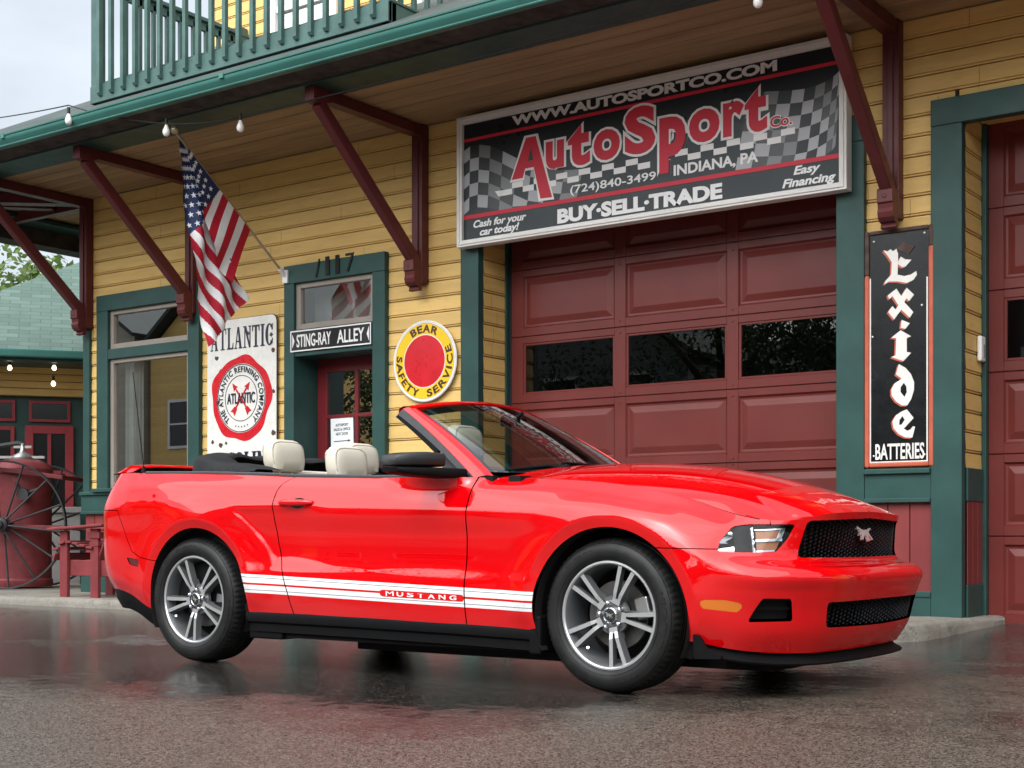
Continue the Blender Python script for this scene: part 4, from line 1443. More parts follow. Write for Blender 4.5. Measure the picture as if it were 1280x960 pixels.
# ------------------------------------------------------------------ slatted red garden chair on the pavement
CH = thing('garden_chair', 'faded red slatted wooden garden chair on the pavement behind the car', 'chair', (-11.85, 9.1, 0.09))
z0 = .086
cx0, cy0, cy1 = -12.12, 8.98, 9.55
def plank(name, *boxes, bev=.006, parent=CH):
    mb = MB()
    for b_ in boxes:
        mb.box(*b_)
    return mb.build(name, M['bench_red'], parent, bevel=bev)
for yy in (cy0, cy1):
    plank('front_leg', (cx0, cx0 + .12, yy - .02, yy + .02, z0, z0 + .68))
    plank('rear_leg', (cx0 + .49, cx0 + .61, yy - .02, yy + .02, z0, z0 + .70))
    plank('side_rail', (cx0 - .04, cx0 + .75, yy + .021 if yy == cy0 else yy - .061, yy + .061 if yy == cy0 else yy - .021, z0 + .22, z0 + .38))
    mb = MB(); mb.bar((cx0 - .12, yy - .02, z0 + .695), (cx0 + .75, yy - .02, z0 + .735), .14, .028, (0, 1, 0))
    mb.build('armrest', M['bench_red'], CH, bevel=.008)
    mb = MB(); mb.box(cx0 + .46, cx0 + .64, yy - .03, yy + .03, z0 + .60, z0 + .665); mb.box(cx0 + .48, cx0 + .62, yy - .026, yy + .026, z0 + .52, z0 + .56)
    mb.build('arm_support', M['bench_red'], CH, bevel=.005)
for k, (xx, zz, tl) in enumerate(((-.055, .415, -.06), (-.035, .495, .055), (.06, .555, .075), (.17, .565, .02), (.28, .55, -.02), (.39, .53, -.02), (.50, .51, -.02))):
    mb = MB()
    mb.bar((cx0 + xx, cy0 - .05, z0 + zz), (cx0 + xx, cy1 + .05, z0 + zz), .09 if k else .075, .025, (1, 0, tl * 3 if k else 2.2))
    mb.build('seat_slat', M['bench_red'], CH, bevel=.005)
for k in range(5):
    yy = cy0 + .05 + k * .118
    mb = MB(); mb.bar((cx0 + .58, yy, z0 + .38), (cx0 + .90, yy, z0 + 1.0 + .04 * (2 - abs(k - 2))), .10, .022, (0, 1, 0))
    mb.build('back_slat', M['bench_red'], CH, bevel=.005)

# ------------------------------------------------------------------ old wheeled tank cart
M['tank_red'] = paint('weathered red tank paint', (0.17, 0.030, 0.034), 0.5, 0.25, 6.0, bump=0.15, dirt=0.5)
M['spoke_iron'] = paint('grey black iron', (0.030, 0.030, 0.031), 0.5, 0.25, 9.0, bump=0.2)
M['fitting'] = paint('dull nickel fitting', (0.42, 0.42, 0.41), 0.35, 0.1, 9.0, metal=.8, bump=.05)
CT = thing('tank_cart', 'old red pressure tank on a cart with two tall iron spoked wheels', 'cart', (-14.35, 10.0, 0.085))
fwd = Vector((-.583, .813, 0)); rgt = Vector((.813, .583, 0))
axv = (fwd * .99 + rgt * .02).normalized()
wc = Vector((-14.40, 9.85, .085 + .757))
R_ = .757
def wheel(c, name):
    mb = MB()
    T = Matrix.Translation(c) @ axv.to_track_quat('Z', 'Y').to_matrix().to_4x4()
    mb.lathe([(R_, -.032), (R_, .032), (R_ - .018, .030), (R_ - .024, .012), (R_ - .024, -.012), (R_ - .018, -.030), (R_, -.032)], 72, T)
    w = mb.build(name, M['spoke_iron'], CT, smooth=40)
    mb = MB()
    mb.lathe([(0, -.13), (.03, -.13), (.045, -.12), (.05, -.09), (.085, -.075), (.09, -.04), (.07, -.02), (.07, .06), (.09, .075), (.05, .12), (0, .13)], 20, T)
    mb.build('hub', M['spoke_iron'], w, smooth=40)
    for k in range(14):
        a = 2 * pi * k / 14 + .12
        hh_ = -.05 if k % 2 else .05
        mb = MB()
        mb.tube([T @ Vector((.07 * cos(a), .07 * sin(a), hh_)), T @ Vector(((R_ - .02) * cos(a), (R_ - .02) * sin(a), 0))], .0125, 8)
        mb.build('spoke', M['spoke_iron'], w, smooth=40)
    return w
wheel(wc, 'wheel')
wheel(wc + axv * 1.05 + rgt * .10, 'wheel')
tcn = wc + axv * .52 + rgt * .05
TB = Matrix.Translation((tcn.x, tcn.y, .085))
mb = MB()
mb.lathe([(0, .02), (.34, .02), (.35, .035), (.35, .10), (.335, .12), (.335, 1.36), (.352, 1.38), (.352, 1.43), (.335, 1.45), (.31, 1.49), (.22, 1.54), (0, 1.56)], 40, TB)
mb.build('tank', M['tank_red'], CT, smooth=35)
mb = MB()
mb.lathe([(.12, 1.53), (.13, 1.57), (.11, 1.60), (.05, 1.63), (.03, 1.66), (.03, 1.74), (0, 1.745)], 20, TB)
mb.bar(tcn + rgt * -.11 + Vector((0, 0, .085 + 1.70 - tcn.z)), tcn + rgt * .11 + Vector((0, 0, .085 + 1.70 - tcn.z)), .03, .025, (0, 0, 1))
mb.bar(tcn - rgt * .27 + Vector((0, 0, 1.66 - tcn.z)), tcn + rgt * .27 + Vector((0, 0, 1.66 - tcn.z)), .03, .05, (0, 0, 1))
mb.build('valve', M['fitting'], CT, smooth=40)
mb = MB()
zt = 1.40
for s_ in (-1, 1):
    mb.bar(tcn + axv * .40 * s_ + rgt * -.6 + Vector((0, 0, 1.56 - tcn.z)), tcn + axv * .40 * s_ + rgt * .62 + Vector((0, 0, zt - tcn.z)), .05, .05, (0, 0, 1))
    mb.bar(tcn + axv * .40 * s_ + rgt * -.4 + Vector((0, 0, .84 - tcn.z)), tcn + axv * .40 * s_ + rgt * .75 + Vector((0, 0, .80 - tcn.z)), .05, .06, (0, 0, 1))
mb.bar(tcn + axv * -.42 + rgt * .6 + Vector((0, 0, zt - tcn.z)), tcn + axv * .42 + rgt * .6 + Vector((0, 0, zt - tcn.z)), .05, .05, (0, 0, 1))
mb.bar(tcn + axv * -.52 + Vector((0, 0, wc.z - tcn.z)), tcn + axv * .53 + Vector((0, 0, wc.z - tcn.z)), .05, .05, (0, 0, 1))
mb.build('chassis', M['tank_red'], CT, bevel=.006)
mb = MB()
pc = tcn - axv * .36 + rgt * .17 + Vector((0, 0, 1.20 - tcn.z))
mb.tube([pc, pc - axv * .12], .07, 16); mb.tube([pc - axv * .06 + rgt * .0, pc - axv * .08 + rgt * .16 + Vector((0, 0, .06))], .018, 8)
mb.tube([pc + rgt * -.06, pc + rgt * -.12 + Vector((0, 0, .14))], .02, 8)
mb.build('gauge', M['spoke_iron'], CT, smooth=40)
mb = MB()
hp = [tcn + rgt * (-.25 + .5 * i / 12) + axv * (-.2) + Vector((0, 0, 1.80 + .10 * sin(i / 12 * pi) - tcn.z)) for i in range(13)]
mb.tube([tcn + rgt * -.55 + Vector((0, 0, 1.55 - tcn.z)), tcn + rgt * -.40 + Vector((0, 0, 1.78 - tcn.z)), tcn + rgt * -.05 + Vector((0, 0, 1.83 - tcn.z)), tcn + rgt * .02 + Vector((0, 0, 1.80 - tcn.z))], .03, 8)
mb.build('lever', M['spoke_iron'], CT, smooth=40)

# ------------------------------------------------------------------ station building behind, at the left
e_ = Vector((.596, .804, 0)).normalized(); n_ = Vector((.804, -.596, 0)).normalized()
O_ = Vector((-15.95, 12.32, 0))
def SB(a, b, z):
    return O_ + e_ * a + n_ * b + Vector((0, 0, z))
ST2 = thing('station_house', 'yellow and green station house with pale green hipped roof and red door, far left behind', 'building', tuple(O_))
TS = Matrix((e_, n_, Vector((0, 0, 1)))).transposed().to_4x4(); TS.translation = O_
mb = MB(); mb.box(-2.1, 6, -6, -.12, 0.0, 3.0, 0, TS)
mb.box(-2.1, 6, -.12, -.02, 0.0, .25, 0, TS)
mb.build('wall', M['green'], ST2)
mb = MB()
k = 0
for zz in (2.62, 2.72, 2.82, 2.92):
    mb.box(-2.1, 6, -.12, .02, zz, zz + .094, 0, TS)
mb.build('frieze_band', M['siding'], ST2, bevel=.006)
mb = MB()
mb.box(-2.9, 6, 0.02, .86, 3.0, 3.04, 0, TS); mb.box(-2.9, 6, .82, .9, 2.98, 3.12, 0, TS)
mb.build('eave', M['green'], ST2)
mb = MB(); mb.box(-2.9, 6, .9, 1.0, 3.02, 3.13, 0, TS)
mb.build('gutter', M['teal'], ST2, bevel=.02)
ec = [(-4.6, .95), (7.0, .95)]
a0 = SB(-2.9, .95, 3.10); a1 = SB(8, .95, 3.10); r0_ = SB(-2.9 + 4.6, .95 - 4.6, 3.10 + 4.6 * .62); r1_ = SB(8, .95 - 4.6, 3.10 + 4.6 * .62); bk = SB(-2.9, -9, 3.10)
roof_face('roof', [([a0, a1, r1_, r0_], (tuple(e_), tuple(n_ * -1 + Vector((0, 0, .62))))), ([a0, r0_, SB(1.7, -9, 3.1 + 4.6 * .62), bk], (tuple(n_ * -1), tuple(e_ + Vector((0, 0, .62)))))], M['shingle_green'], ST2)
# door with four panes, transoms, side windows
M['leaded'] = simple('dark leaded glass', (0.014, 0.013, 0.014), 0.12)
def sframe(name, a0, a1, z0, z1, w, mat, parent, b0=-.02, b1=.04, mun=None):
    mb = MB()
    mb.box(a0, a0 + w, b0, b1, z0, z1, 0, TS); mb.box(a1 - w, a1, b0, b1, z0, z1, 0, TS)
    mb.box(a0 + w, a1 - w, b0, b1, z0, z0 + w, 0, TS); mb.box(a0 + w, a1 - w, b0, b1, z1 - w, z1, 0, TS)
    if mun:
        for f in mun[0]:
            x = lerp(a0, a1, f); mb.box(x - .025, x + .025, b0, b1 - .01, z0 + w, z1 - w, 0, TS)
        for f in mun[1]:
            z = lerp(z0, z1, f); mb.box(a0 + w, a1 - w, b0, b1 - .012, z - .025, z + .025, 0, TS)
    o_ = mb.build(name, M[mat], parent, bevel=.004)
    mb = MB(); mb.box(a0 + w, a1 - w, b0 - .005, b0 + .02, z0 + w, z1 - w, 0, TS)
    mb.build('pane', M['leaded'], o_)
    return o_
M['sred'] = paint('station door red', (0.30, 0.035, 0.045), 0.45, 0.1, 4.0, bump=.06)
def aof(px):                          # offset along the facade of a picture column, worked out once
    t = (px - 640) / 1753.0
    # camera ray r = t d ; point O + a e
    r0c = .813 * O_.x + .583 * O_.y; d0 = -.583 * O_.x + .813 * O_.y
    re = .813 * e_.x + .583 * e_.y; de = -.583 * e_.x + .813 * e_.y
    return (t * d0 - r0c) / (re - t * de)
dd = sframe('door', aof(31), aof(92), 0.1, 2.22, .11, 'sred', ST2, -.11, -.05, ((.5,), (.42, .70)))
mb = MB(); mb.box(aof(31) + .1, aof(92) - .1, -.10, -.06, .2, .82, 0, TS); mb.build('kick_panel', M['sred'], dd)
sframe('transom_window', aof(36), aof(88), 2.27, 2.56, .04, 'sred', ST2, -.11, -.07)
sframe('transom_window', aof(-60), aof(19), 2.27, 2.56, .04, 'sred', ST2, -.11, -.07)
sframe('window', aof(-60), aof(18), 0.9, 2.2, .05, 'sred', ST2, -.11, -.07)
mb = MB(); mb.box(aof(33), aof(100), .3, .5, .0, 1.02, 0, TS)
mb.box(aof(28), aof(104), .26, .54, 1.02, 1.1, 0, TS)
mb.build('porch_parapet', paint('grey parapet', (.25, .24, .23), .6, .1, 5), ST2, bevel=.01)
for (px, z) in ((14, 2.93), (68, 2.95), (67, 2.74)):
    p = SB(aof(px) + .0, .55, z)
    mb = MB(); mb.tube([p + Vector((0, 0, .10)), p + Vector((0, 0, .03))], .018, 8)
    so = mb.build('lamp_socket', M['wire'], ST2)
    mb = MB(); mb.lathe([(.015, .03), (.03, 0), (.03, -.02), (.015, -.038), (0, -.042)], 12, Matrix.Translation(p))
    lm = NT('lit bulb'); lm.setp(Roughness=.3); lm.p.inputs['Base Color'].default_value = (.9, .8, .6, 1)
    lm.p.inputs['Emission Color'].default_value = (1, .85, .6, 1); lm.p.inputs['Emission Strength'].default_value = 2.0
    mb.build('bulb', lm.m, so, smooth=0)

# ------------------------------------------------------------------ trees and hill
def leaf_mat(name, c1, c2):
    a = NT(name)
    oi = a.n('TexCoord'); v = a.coord('Object')
    f = a.noise(v, 1.1, 3); f2 = a.noise(v, 9.0, 2)
    c = a.mix(a.ramp(a.math('ADD', a.math('MULTIPLY', f, .6), a.math('MULTIPLY', f2, .4)), [(.3, 0.0), (.7, 1.0)]), c1, c2)
    a.l(c, a.p.inputs['Base Color']); a.setp(Roughness=.6, Specular_IOR_Level=.3)
    tr = a.n('BsdfTranslucent'); a.l(c, tr.inputs[0])
    mx = a.n('MixShader'); mx.inputs[0].default_value = .3
    a.l(a.p.outputs[0], mx.inputs[1]); a.l(tr.outputs[0], mx.inputs[2]); a.l(mx.outputs[0], a.out.inputs['Surface'])
    return a.m
M['leaf'] = leaf_mat('broad leaf green', (0.075, 0.125, 0.03), (0.19, 0.28, 0.08))
M['leaf_dark'] = leaf_mat('dark leaf green', (0.018, 0.040, 0.014), (0.05, 0.09, 0.025))
M['bark'] = paint('tree bark', (0.07, 0.055, 0.045), .8, .3, 9, bump=.6, bscale=20)
def tree(name, label, x, y, h, r, leafmat, seed, n=2600, ls=.22, z0=0.0):
    rnd = random.Random(seed)
    t = thing(name, label, 'tree', (x, y, z0))
    mb = MB(); tips = []
    trunk = [Vector((x + .15 * sin(i * 1.3 + seed), y + .12 * cos(i * 1.7 + seed), z0 + h * .55 * i / 5)) for i in range(6)]
    mb.tube(trunk, [h * .028 * (1 - .11 * i) for i in range(6)], 9)
    for k in range(11):
        b0 = trunk[2 + k % 4]; a = 2.4 * k + rnd.random(); el = .35 + .5 * rnd.random()
        L_ = r * (.7 + .4 * rnd.random())
        e0 = b0 + Vector((cos(a) * cos(el), sin(a) * cos(el), sin(el) * 1.2)) * L_
        mid_ = b0.lerp(e0, .5) + Vector((0, 0, .1 * L_))
        mb.tube([b0, mid_, e0], [h * .012, h * .008, h * .003], 6); tips.append(e0)
    mb.build('trunk', M['bark'], t, smooth=0)
    cl = []
    for e0 in tips + [trunk[-1] + Vector((0, 0, h * .2)), trunk[-1]]:
        for q in range(4):
            c = e0 + Vector((rnd.gauss(0, .3), rnd.gauss(0, .3), rnd.gauss(0, .22))) * r * .6
            cl.append((c, r * (.20 + .22 * rnd.random())))
    mb = MB()
    for i in range(n):
        c, rr = cl[rnd.randrange(len(cl))]
        d = Vector((rnd.gauss(0, 1), rnd.gauss(0, 1), rnd.gauss(0, 1))).normalized()
        p = c + d * rr * (.45 + .6 * rnd.random() ** .6)
        s_ = ls * (.6 + .8 * rnd.random())
        nrm = (d + Vector((rnd.gauss(0, .6), rnd.gauss(0, .6), rnd.gauss(0, .6) + .3))).normalized()
        u = nrm.orthogonal().normalized(); u = (Matrix.Rotation(rnd.random() * 6.28, 3, nrm) @ u); w = nrm.cross(u)
        mb.face([p - u * s_ * .5, p - w * s_ * .28 + u * s_ * .05, p + u * s_ * .55, p + w * s_ * .28 + u * s_ * .05])
    mb.build('crown', M[leafmat], t)
    return t
tree('leafy_tree', 'bright green leafy tree rising behind the pale green station roof', -29.3, 18.9, 7.3, 2.9, 'leaf', 3, 11000, .19)
tree('dark_tree', 'darker green tree half hidden behind the station roof at far left', -39.5, 29.5, 9.4, 3.6, 'leaf_dark', 8, 5200, .36, 0)
mb = MB()
random.seed(9)
NX, NY = 40, 16
for j in range(NY + 1):
    for i in range(NX + 1):
        x = -180 + 150 * i / NX; y = 48 + 80 * j / NY
        z = 25 * math.exp(-((x + 95) / 40) ** 2) * smooth(0, 6, j) + 1.2 * sin(i * 1.9) * sin(j * 1.3)
        mb.v((x, y, z - 1))
for j in range(NY):
    for i in range(NX):
        mb.F.append((j * (NX + 1) + i, j * (NX + 1) + i + 1, (j + 1) * (NX + 1) + i + 1, (j + 1) * (NX + 1) + i)); mb.M.append(0)
o = mb.build('hill', paint('wooded hillside', (.045, .075, .04), .9, .4, .35, bump=.8, bscale=.8), smooth=0); o['kind'] = 'structure'

# ------------------------------------------------------------------ the far side of the street (mirrored in paint, glass and the wet road)
M['beige'] = siding_mat('beige siding paint', (0.42, 0.37, 0.29))
M['greysd'] = siding_mat('grey siding paint', (0.24, 0.24, 0.24))
M['brick'] = paint('dark red brick', (0.11, 0.045, 0.035), .8, .3, 12, bump=.4)
def house(name, label, x0, x1, y1, d, h, wall, rh, wins):
    t = thing(name, label, 'house', ((x0 + x1) / 2, y1, 0))
    mb = MB(); mb.box(x0, x1, y1 - d, y1, 0, h); xm = (x0 + x1) / 2
    mb.face([(x0, y1, h), (x1, y1, h), (xm, y1, h + rh)]); mb.face([(x1, y1 - d, h), (x0, y1 - d, h), (xm, y1 - d, h + rh)])
    mb.build('wall', M[wall], t)
    mb = MB()
    for s_ in (0, 1):
        xe = x0 - .4 if s_ == 0 else x1 + .4
        mb.bar((xe, y1 - d / 2, h - .1), (xm, y1 - d / 2, h + rh + .12), d + .9, .14, (0, 1, 0))
    mb.build('roof', M['shingle'], t)
    for (fx, z, w, hh) in wins:
        xc = lerp(x0, x1, fx)
        mb = MB()
        mb.box(xc - w / 2 - .1, xc + w / 2 + .1, y1, y1 + .06, z - .1, z); mb.box(xc - w / 2 - .1, xc + w / 2 + .1, y1, y1 + .06, z + hh, z + hh + .1)
        mb.box(xc - w / 2 - .1, xc - w / 2, y1, y1 + .06, z, z + hh); mb.box(xc + w / 2, xc + w / 2 + .1, y1, y1 + .06, z, z + hh); mb.box(xc - w / 2, xc + w / 2, y1, y1 + .05, z + hh / 2 - .03, z + hh / 2 + .03)
        f_ = mb.build('window', M['white_frame'], t)
        mb = MB(); mb.box(xc - w / 2, xc + w / 2, y1, y1 + .02, z, z + hh); mb.build('pane', M['leaded'], f_)
W6 = [(.2, 1, 1.1, 1.7), (.5, 1, 1.1, 1.7), (.8, 1, 1.1, 1.7), (.2, 4, 1.1, 1.6), (.5, 4, 1.1, 1.6), (.8, 4, 1.1, 1.6)]
house('house', 'beige clapboard house across the street, mirrored in the shop window', -52, -41.6, -14, 10, 8.2, 'beige', 3.4, W6)
house('house', 'yellow clapboard house across the street, mirrored beside the beige one', -41.3, -33, -14.5, 9, 7.6, 'siding', 3.2, W6)
house('house', 'grey clapboard house across the street, mirrored in the car door', -29, -20, -16, 9, 6.2, 'greysd', 3.2, W6)
house('house', 'dark brick house across the street, mirrored in the front wheel arch', -12, -2, -17, 9, 6.6, 'brick', 3.0, W6)
for i, (x, y, h, r) in enumerate(((-31, -12, 8.5, 2.6), (-17.5, -13, 9.5, 3.4), (-13.5, -15, 8.0, 2.8), (0.8, -14, 9.0, 3.4), (6.5, -13, 8.0, 3.0), (21, -3, 9.0, 3.6), (24, 6, 8.5, 3.4), (20, -9, 9.5, 3.5))):  # last three added at the right to darken the bumper reflection
    lab = ['dark tree between the yellow and grey houses across the street', 'tall dark tree beside the grey house across the street', 'lower dark tree beside the brick house across the street',
           'dark tree right of the brick house across the street', 'dark tree at the far right corner across the street', 'unseen dark tree added beyond the right garage door to darken the bumper reflection', 'unseen dark tree added on the building side to darken the bumper reflection', 'tall unseen dark tree added on the far right corner to darken the bumper reflection'][i]
    tree('street_tree', lab, x, y, h, r, 'leaf_dark', 20 + i, 9000, .15)

# wooded ridge added out of view to darken the horizon mirrored in the paintwork
mb = MB()
random.seed(21)
NA_ = 150
for k in range(NA_ + 1):
    a = radians(lerp(-68, -385, k / NA_))           # bearing from +Y, leaving out the view
    R0 = 64 + 8 * sin(k * .31)
    h = 9.5 + 2.4 * sin(k * .37) + 1.6 * sin(k * 1.13 + 1) + 1.5 * random.random()
    h *= .12 + .88 * smooth(0, 22, k) * (.3 + .7 * smooth(0, 10, NA_ - k))
    for (r, z) in ((R0, -.5), (R0 + 2, h * .55), (R0 + 5, h * .85), (R0 + 11, h), (R0 + 30, h * .7), (R0 + 40, -.5)):
        mb.v((r * sin(a), r * cos(a), z + (.5 * random.random() if z > 0 else 0)))
for k in range(NA_):
    for j in range(5):
        mb.F.append((6 * k + j, 6 * k + 6 + j, 6 * k + 7 + j, 6 * k + j + 1)); mb.M.append(0)
o = mb.build('hill', paint('added dark ridge', (.030, .050, .026), .95, .5, .6, bump=.9, bscale=1.2), smooth=0); o['kind'] = 'structure'

# ------------------------------------------------------------------ the car: one spline net per half body, cut into panels
CX, CY = -3.323, 6.27                # front axle centre on the ground; nose towards +X
# stations run from the rear centre round the corner, along the flank, round the nose to the front centre
def catmull(P, T, t):
    """non-uniform cubic (finite difference tangents, limited) through points P at knots T"""
    n = len(P)
    i = 0
    while i < n - 2 and t > T[i + 1]:
        i += 1
    h = T[i + 1] - T[i]; s = (t - T[i]) / h
    out = []
    for c in range(len(P[0])):
        def tan(k):
            if k == 0:
                return (P[1][c] - P[0][c]) / (T[1] - T[0])
            if k == n - 1:
                return (P[-1][c] - P[-2][c]) / (T[-1] - T[-2])
            d0 = (P[k][c] - P[k - 1][c]) / (T[k] - T[k - 1]); d1 = (P[k + 1][c] - P[k][c]) / (T[k + 1] - T[k])
            w0 = T[k + 1] - T[k]; w1 = T[k] - T[k - 1]
            return (d0 * w0 + d1 * w1) / (w0 + w1)
        m0, m1 = tan(i), tan(i + 1)
        a, b = P[i][c], P[i + 1][c]
        s2, s3 = s * s, s * s * s
        out.append((2 * s3 - 3 * s2 + 1) * a + (s3 - 2 * s2 + s) * h * m0 + (-2 * s3 + 3 * s2) * b + (s3 - s2) * h * m1)
    return out

FL_X = [-3.08, -2.68, -2.25, -2.0, -1.4, -.78, -.42, 0.0]           # flank stations s6..s13
# each level: rear (s0..s5) , flank (w,z) at FL_X, front (s14..s20) ; entries (x, w, z)
LEV = [
 # L0 lower edge of the painted body
 ([(-3.74, 0, .36), (-3.735, .35, .36), (-3.70, .60, .37), (-3.62, .735, .385), (-3.50, .815, .395), (-3.32, .865, .37)],
  [(.888, .285), (.90, .285), (.908, .295), (.912, .30), (.915, .292), (.915, .282), (.908, .275), (.90, .27)],
  [(.33, .885, .262), (.46, .858, .245), (.575, .800, .222), (.690, .69, .205), (.80, .55, .20), (.855, .30, .20), (.868, 0, .20)]),
 # L1
 ([(-3.80, 0, .44), (-3.795, .35, .44), (-3.75, .60, .45), (-3.665, .745, .455), (-3.535, .835, .46), (-3.34, .887, .44)],
  [(.908, .38), (.922, .38), (.928, .38), (.930, .38), (.931, .37), (.931, .36), (.928, .355), (.922, .345)],
  [(.34, .908, .335), (.485, .880, .318), (.62, .815, .305), (.745, .71, .295), (.855, .555, .29), (.907, .30, .288), (.92, 0, .288)]),
 # L2 lower crease of the door
 ([(-3.825, 0, .54), (-3.82, .35, .54), (-3.78, .60, .545), (-3.69, .75, .55), (-3.56, .845, .55), (-3.36, .895, .53)],
  [(.915, .49), (.930, .49), (.937, .502), (.938, .505), (.938, .498), (.938, .488), (.935, .475), (.93, .455)],
  [(.34, .918, .435), (.50, .890, .418), (.645, .825, .405), (.775, .715, .40), (.885, .56, .40), (.935, .30, .40), (.945, 0, .40)]),
 # L3 just above it
 ([(-3.83, 0, .62), (-3.825, .35, .62), (-3.785, .60, .622), (-3.70, .75, .625), (-3.565, .848, .62), (-3.365, .90, .60)],
  [(.918, .57), (.931, .565), (.928, .575), (.925, .575), (.9245, .568), (.9245, .56), (.928, .55), (.931, .54)],
  [(.345, .921, .51), (.51, .895, .485), (.66, .835, .472), (.797, .722, .468), (.907, .56, .466), (.955, .30, .468), (.965, 0, .468)]),
 # L4
 ([(-3.825, 0, .74), (-3.82, .35, .74), (-3.785, .60, .742), (-3.70, .75, .745), (-3.57, .85, .745), (-3.37, .903, .735)],
  [(.922, .73), (.934, .72), (.926, .72), (.9225, .715), (.922, .705), (.922, .70), (.928, .70), (.932, .70)],
  [(.35, .922, .62), (.52, .898, .575), (.674, .842, .552), (.823, .727, .542), (.925, .56, .540), (.966, .30, .542), (.974, 0, .543)]),
 # L5 shoulder crease
 ([(-3.81, 0, .905), (-3.80, .35, .905), (-3.765, .60, .906), (-3.685, .745, .908), (-3.565, .846, .91), (-3.37, .903, .91)],
  [(.928, .905), (.938, .896), (.936, .886), (.934, .880), (.934, .862), (.934, .846), (.932, .832), (.926, .815)],
  [(.35, .918, .71), (.515, .896, .600), (.664, .836, .568), (.815, .722, .558), (.915, .555, .556), (.955, .30, .558), (.963, 0, .559)]),
 # L6
 ([(-3.80, 0, .928), (-3.79, .35, .928), (-3.755, .60, .929), (-3.678, .740, .93), (-3.558, .842, .93), (-3.365, .899, .93)],
  [(.924, .925), (.932, .916), (.929, .905), (.927, .899), (.927, .881), (.927, .865), (.925, .852), (.919, .837)],
  [(.35, .912, .735), (.500, .884, .638), (.600, .808, .626), (.718, .690, .616), (.802, .55, .605), (.836, .30, .603), (.842, 0, .603)]),
 # L7
 ([(-3.77, 0, 1.0), (-3.76, .35, 1.0), (-3.722, .60, 1.0), (-3.648, .722, 1.0), (-3.535, .822, 1.0), (-3.35, .880, 1.0)],
  [(.903, 1.005), (.905, .995), (.902, .983), (.90, .975), (.899, .952), (.895, .935), (.880, .918), (.862, .886)],
  [(.36, .846, .808), (.505, .820, .742), (.595, .752, .715), (.716, .655, .712), (.812, .51, .715), (.852, .28, .724), (.860, 0, .728)]),
 # L8 top edge
 ([(-3.735, 0, 1.085), (-3.725, .35, 1.085), (-3.685, .60, 1.085), (-3.615, .695, 1.085), (-3.50, .788, 1.085), (-3.32, .838, 1.083)],
  [(.852, 1.075), (.856, 1.062), (.860, 1.044), (.863, 1.030), (.866, 1.008), (.850, .995), (.785, .982), (.762, .945)],
  [(.345, .738, .872), (.515, .715, .815), (.640, .680, .786), (.752, .605, .780), (.842, .46, .805), (.874, .25, .818), (.884, 0, .823)]),
]
NL = len(LEV)
NS = 22
for _j, (_r, _fl, _fr) in enumerate(LEV):                            # extra station at the foot of the windscreen pillar
    a_, b_ = _fl[5], _fl[6]
    _fl.insert(6, (.775, .993) if _j == NL - 1 else (lerp(a_[0], b_[0], .22), lerp(a_[1], b_[1], .22)))
FL_X.insert(6, -.70)
NET = []
for rear, fl, fr in LEV:
    NET.append([Vector(p) for p in rear] + [Vector((x, w, z)) for x, (w, z) in zip(FL_X, fl)] + [Vector(p) for p in fr])
# knots along the body by mean chord length; knots up the body by level
UT = [0.0]
for i in range(1, NS):
    UT.append(UT[-1] + sum((NET[j][i] - NET[j][i - 1]).length for j in range(NL)) / NL)
VT = [0, .09, .20, .275, .42, .60, .626, .72, .84]
def arch(x, z, side):
    return None
AF = (0.012, .350, .402)              # wheel openings: x, z, radius
AR = (-2.680, .355, .402)
def flare(x, z):
    d = 0.0
    for ax, az, ar in (AF, AR):
        r = sqrt((x - ax) ** 2 + (z - az) ** 2)
        if az - .12 < z and r < ar + .25:
            k = ar + .052
            f = (max(0.0, min(1.0, (ar + .21 - r) / (.21 - .052))) ** 1.7 if r > k else 1 - .70 * (k - r) / .052)
            f *= .021 * smooth(az - .12, az + .12, z)
            d += f
    return d
def scoop(x, z):
    # hollow in front of the rear wheel, bounded by a hockey-stick line
    if not (.52 < z < .90 and -2.5 < x < -1.6):
        return 0.0
    t = (z - .56) / .32
    xl = -2.08 - .34 * max(0, min(1.1, t)) ** 1.5
    a = smooth(xl - .03, xl + .035, x) * (1 - smooth(-2.0, -1.62, x)) * smooth(.53, .62, z) * (1 - smooth(.83, .875, z))
    return -.011 * a
def _unused(u, v):
    """u in knots along, v in knots up -> point of the near half (x, w, z), w outwards"""
    col = [catmull([NET[j][i] for i in range(NS)], UT, u) for j in range(NL)]
    p = catmull(col, VT, v)
    return Vector(p)
_c = []
def grid(nu, nv):
    us = [UT[-1] * i / nu for i in range(nu + 1)]
    ln = [max((NET[j + 1][i] - NET[j][i]).length for i in range(NS)) for j in range(NL - 1)]
    KV = [max(4, int(round(nv * l / sum(ln)))) for l in ln]
    rows = []
    for u in us:
        col = [catmull([NET[j][i] for i in range(NS)], UT, u) for j in range(NL)]
        T = [0.0]                              # knots by chord length, so close creases stay tight and never overshoot
        for a, b in zip(col, col[1:]):
            T.append(T[-1] + max(1e-4, (Vector(b) - Vector(a)).length))
        row = []
        for j in range(NL - 1):
            k = KV[j]
            row += [Vector(catmull(col, T, lerp(T[j], T[j + 1], q / k))) for q in range(k)]
        row.append(Vector(col[-1]))
        rows.append(row)
    return us, KV, rows
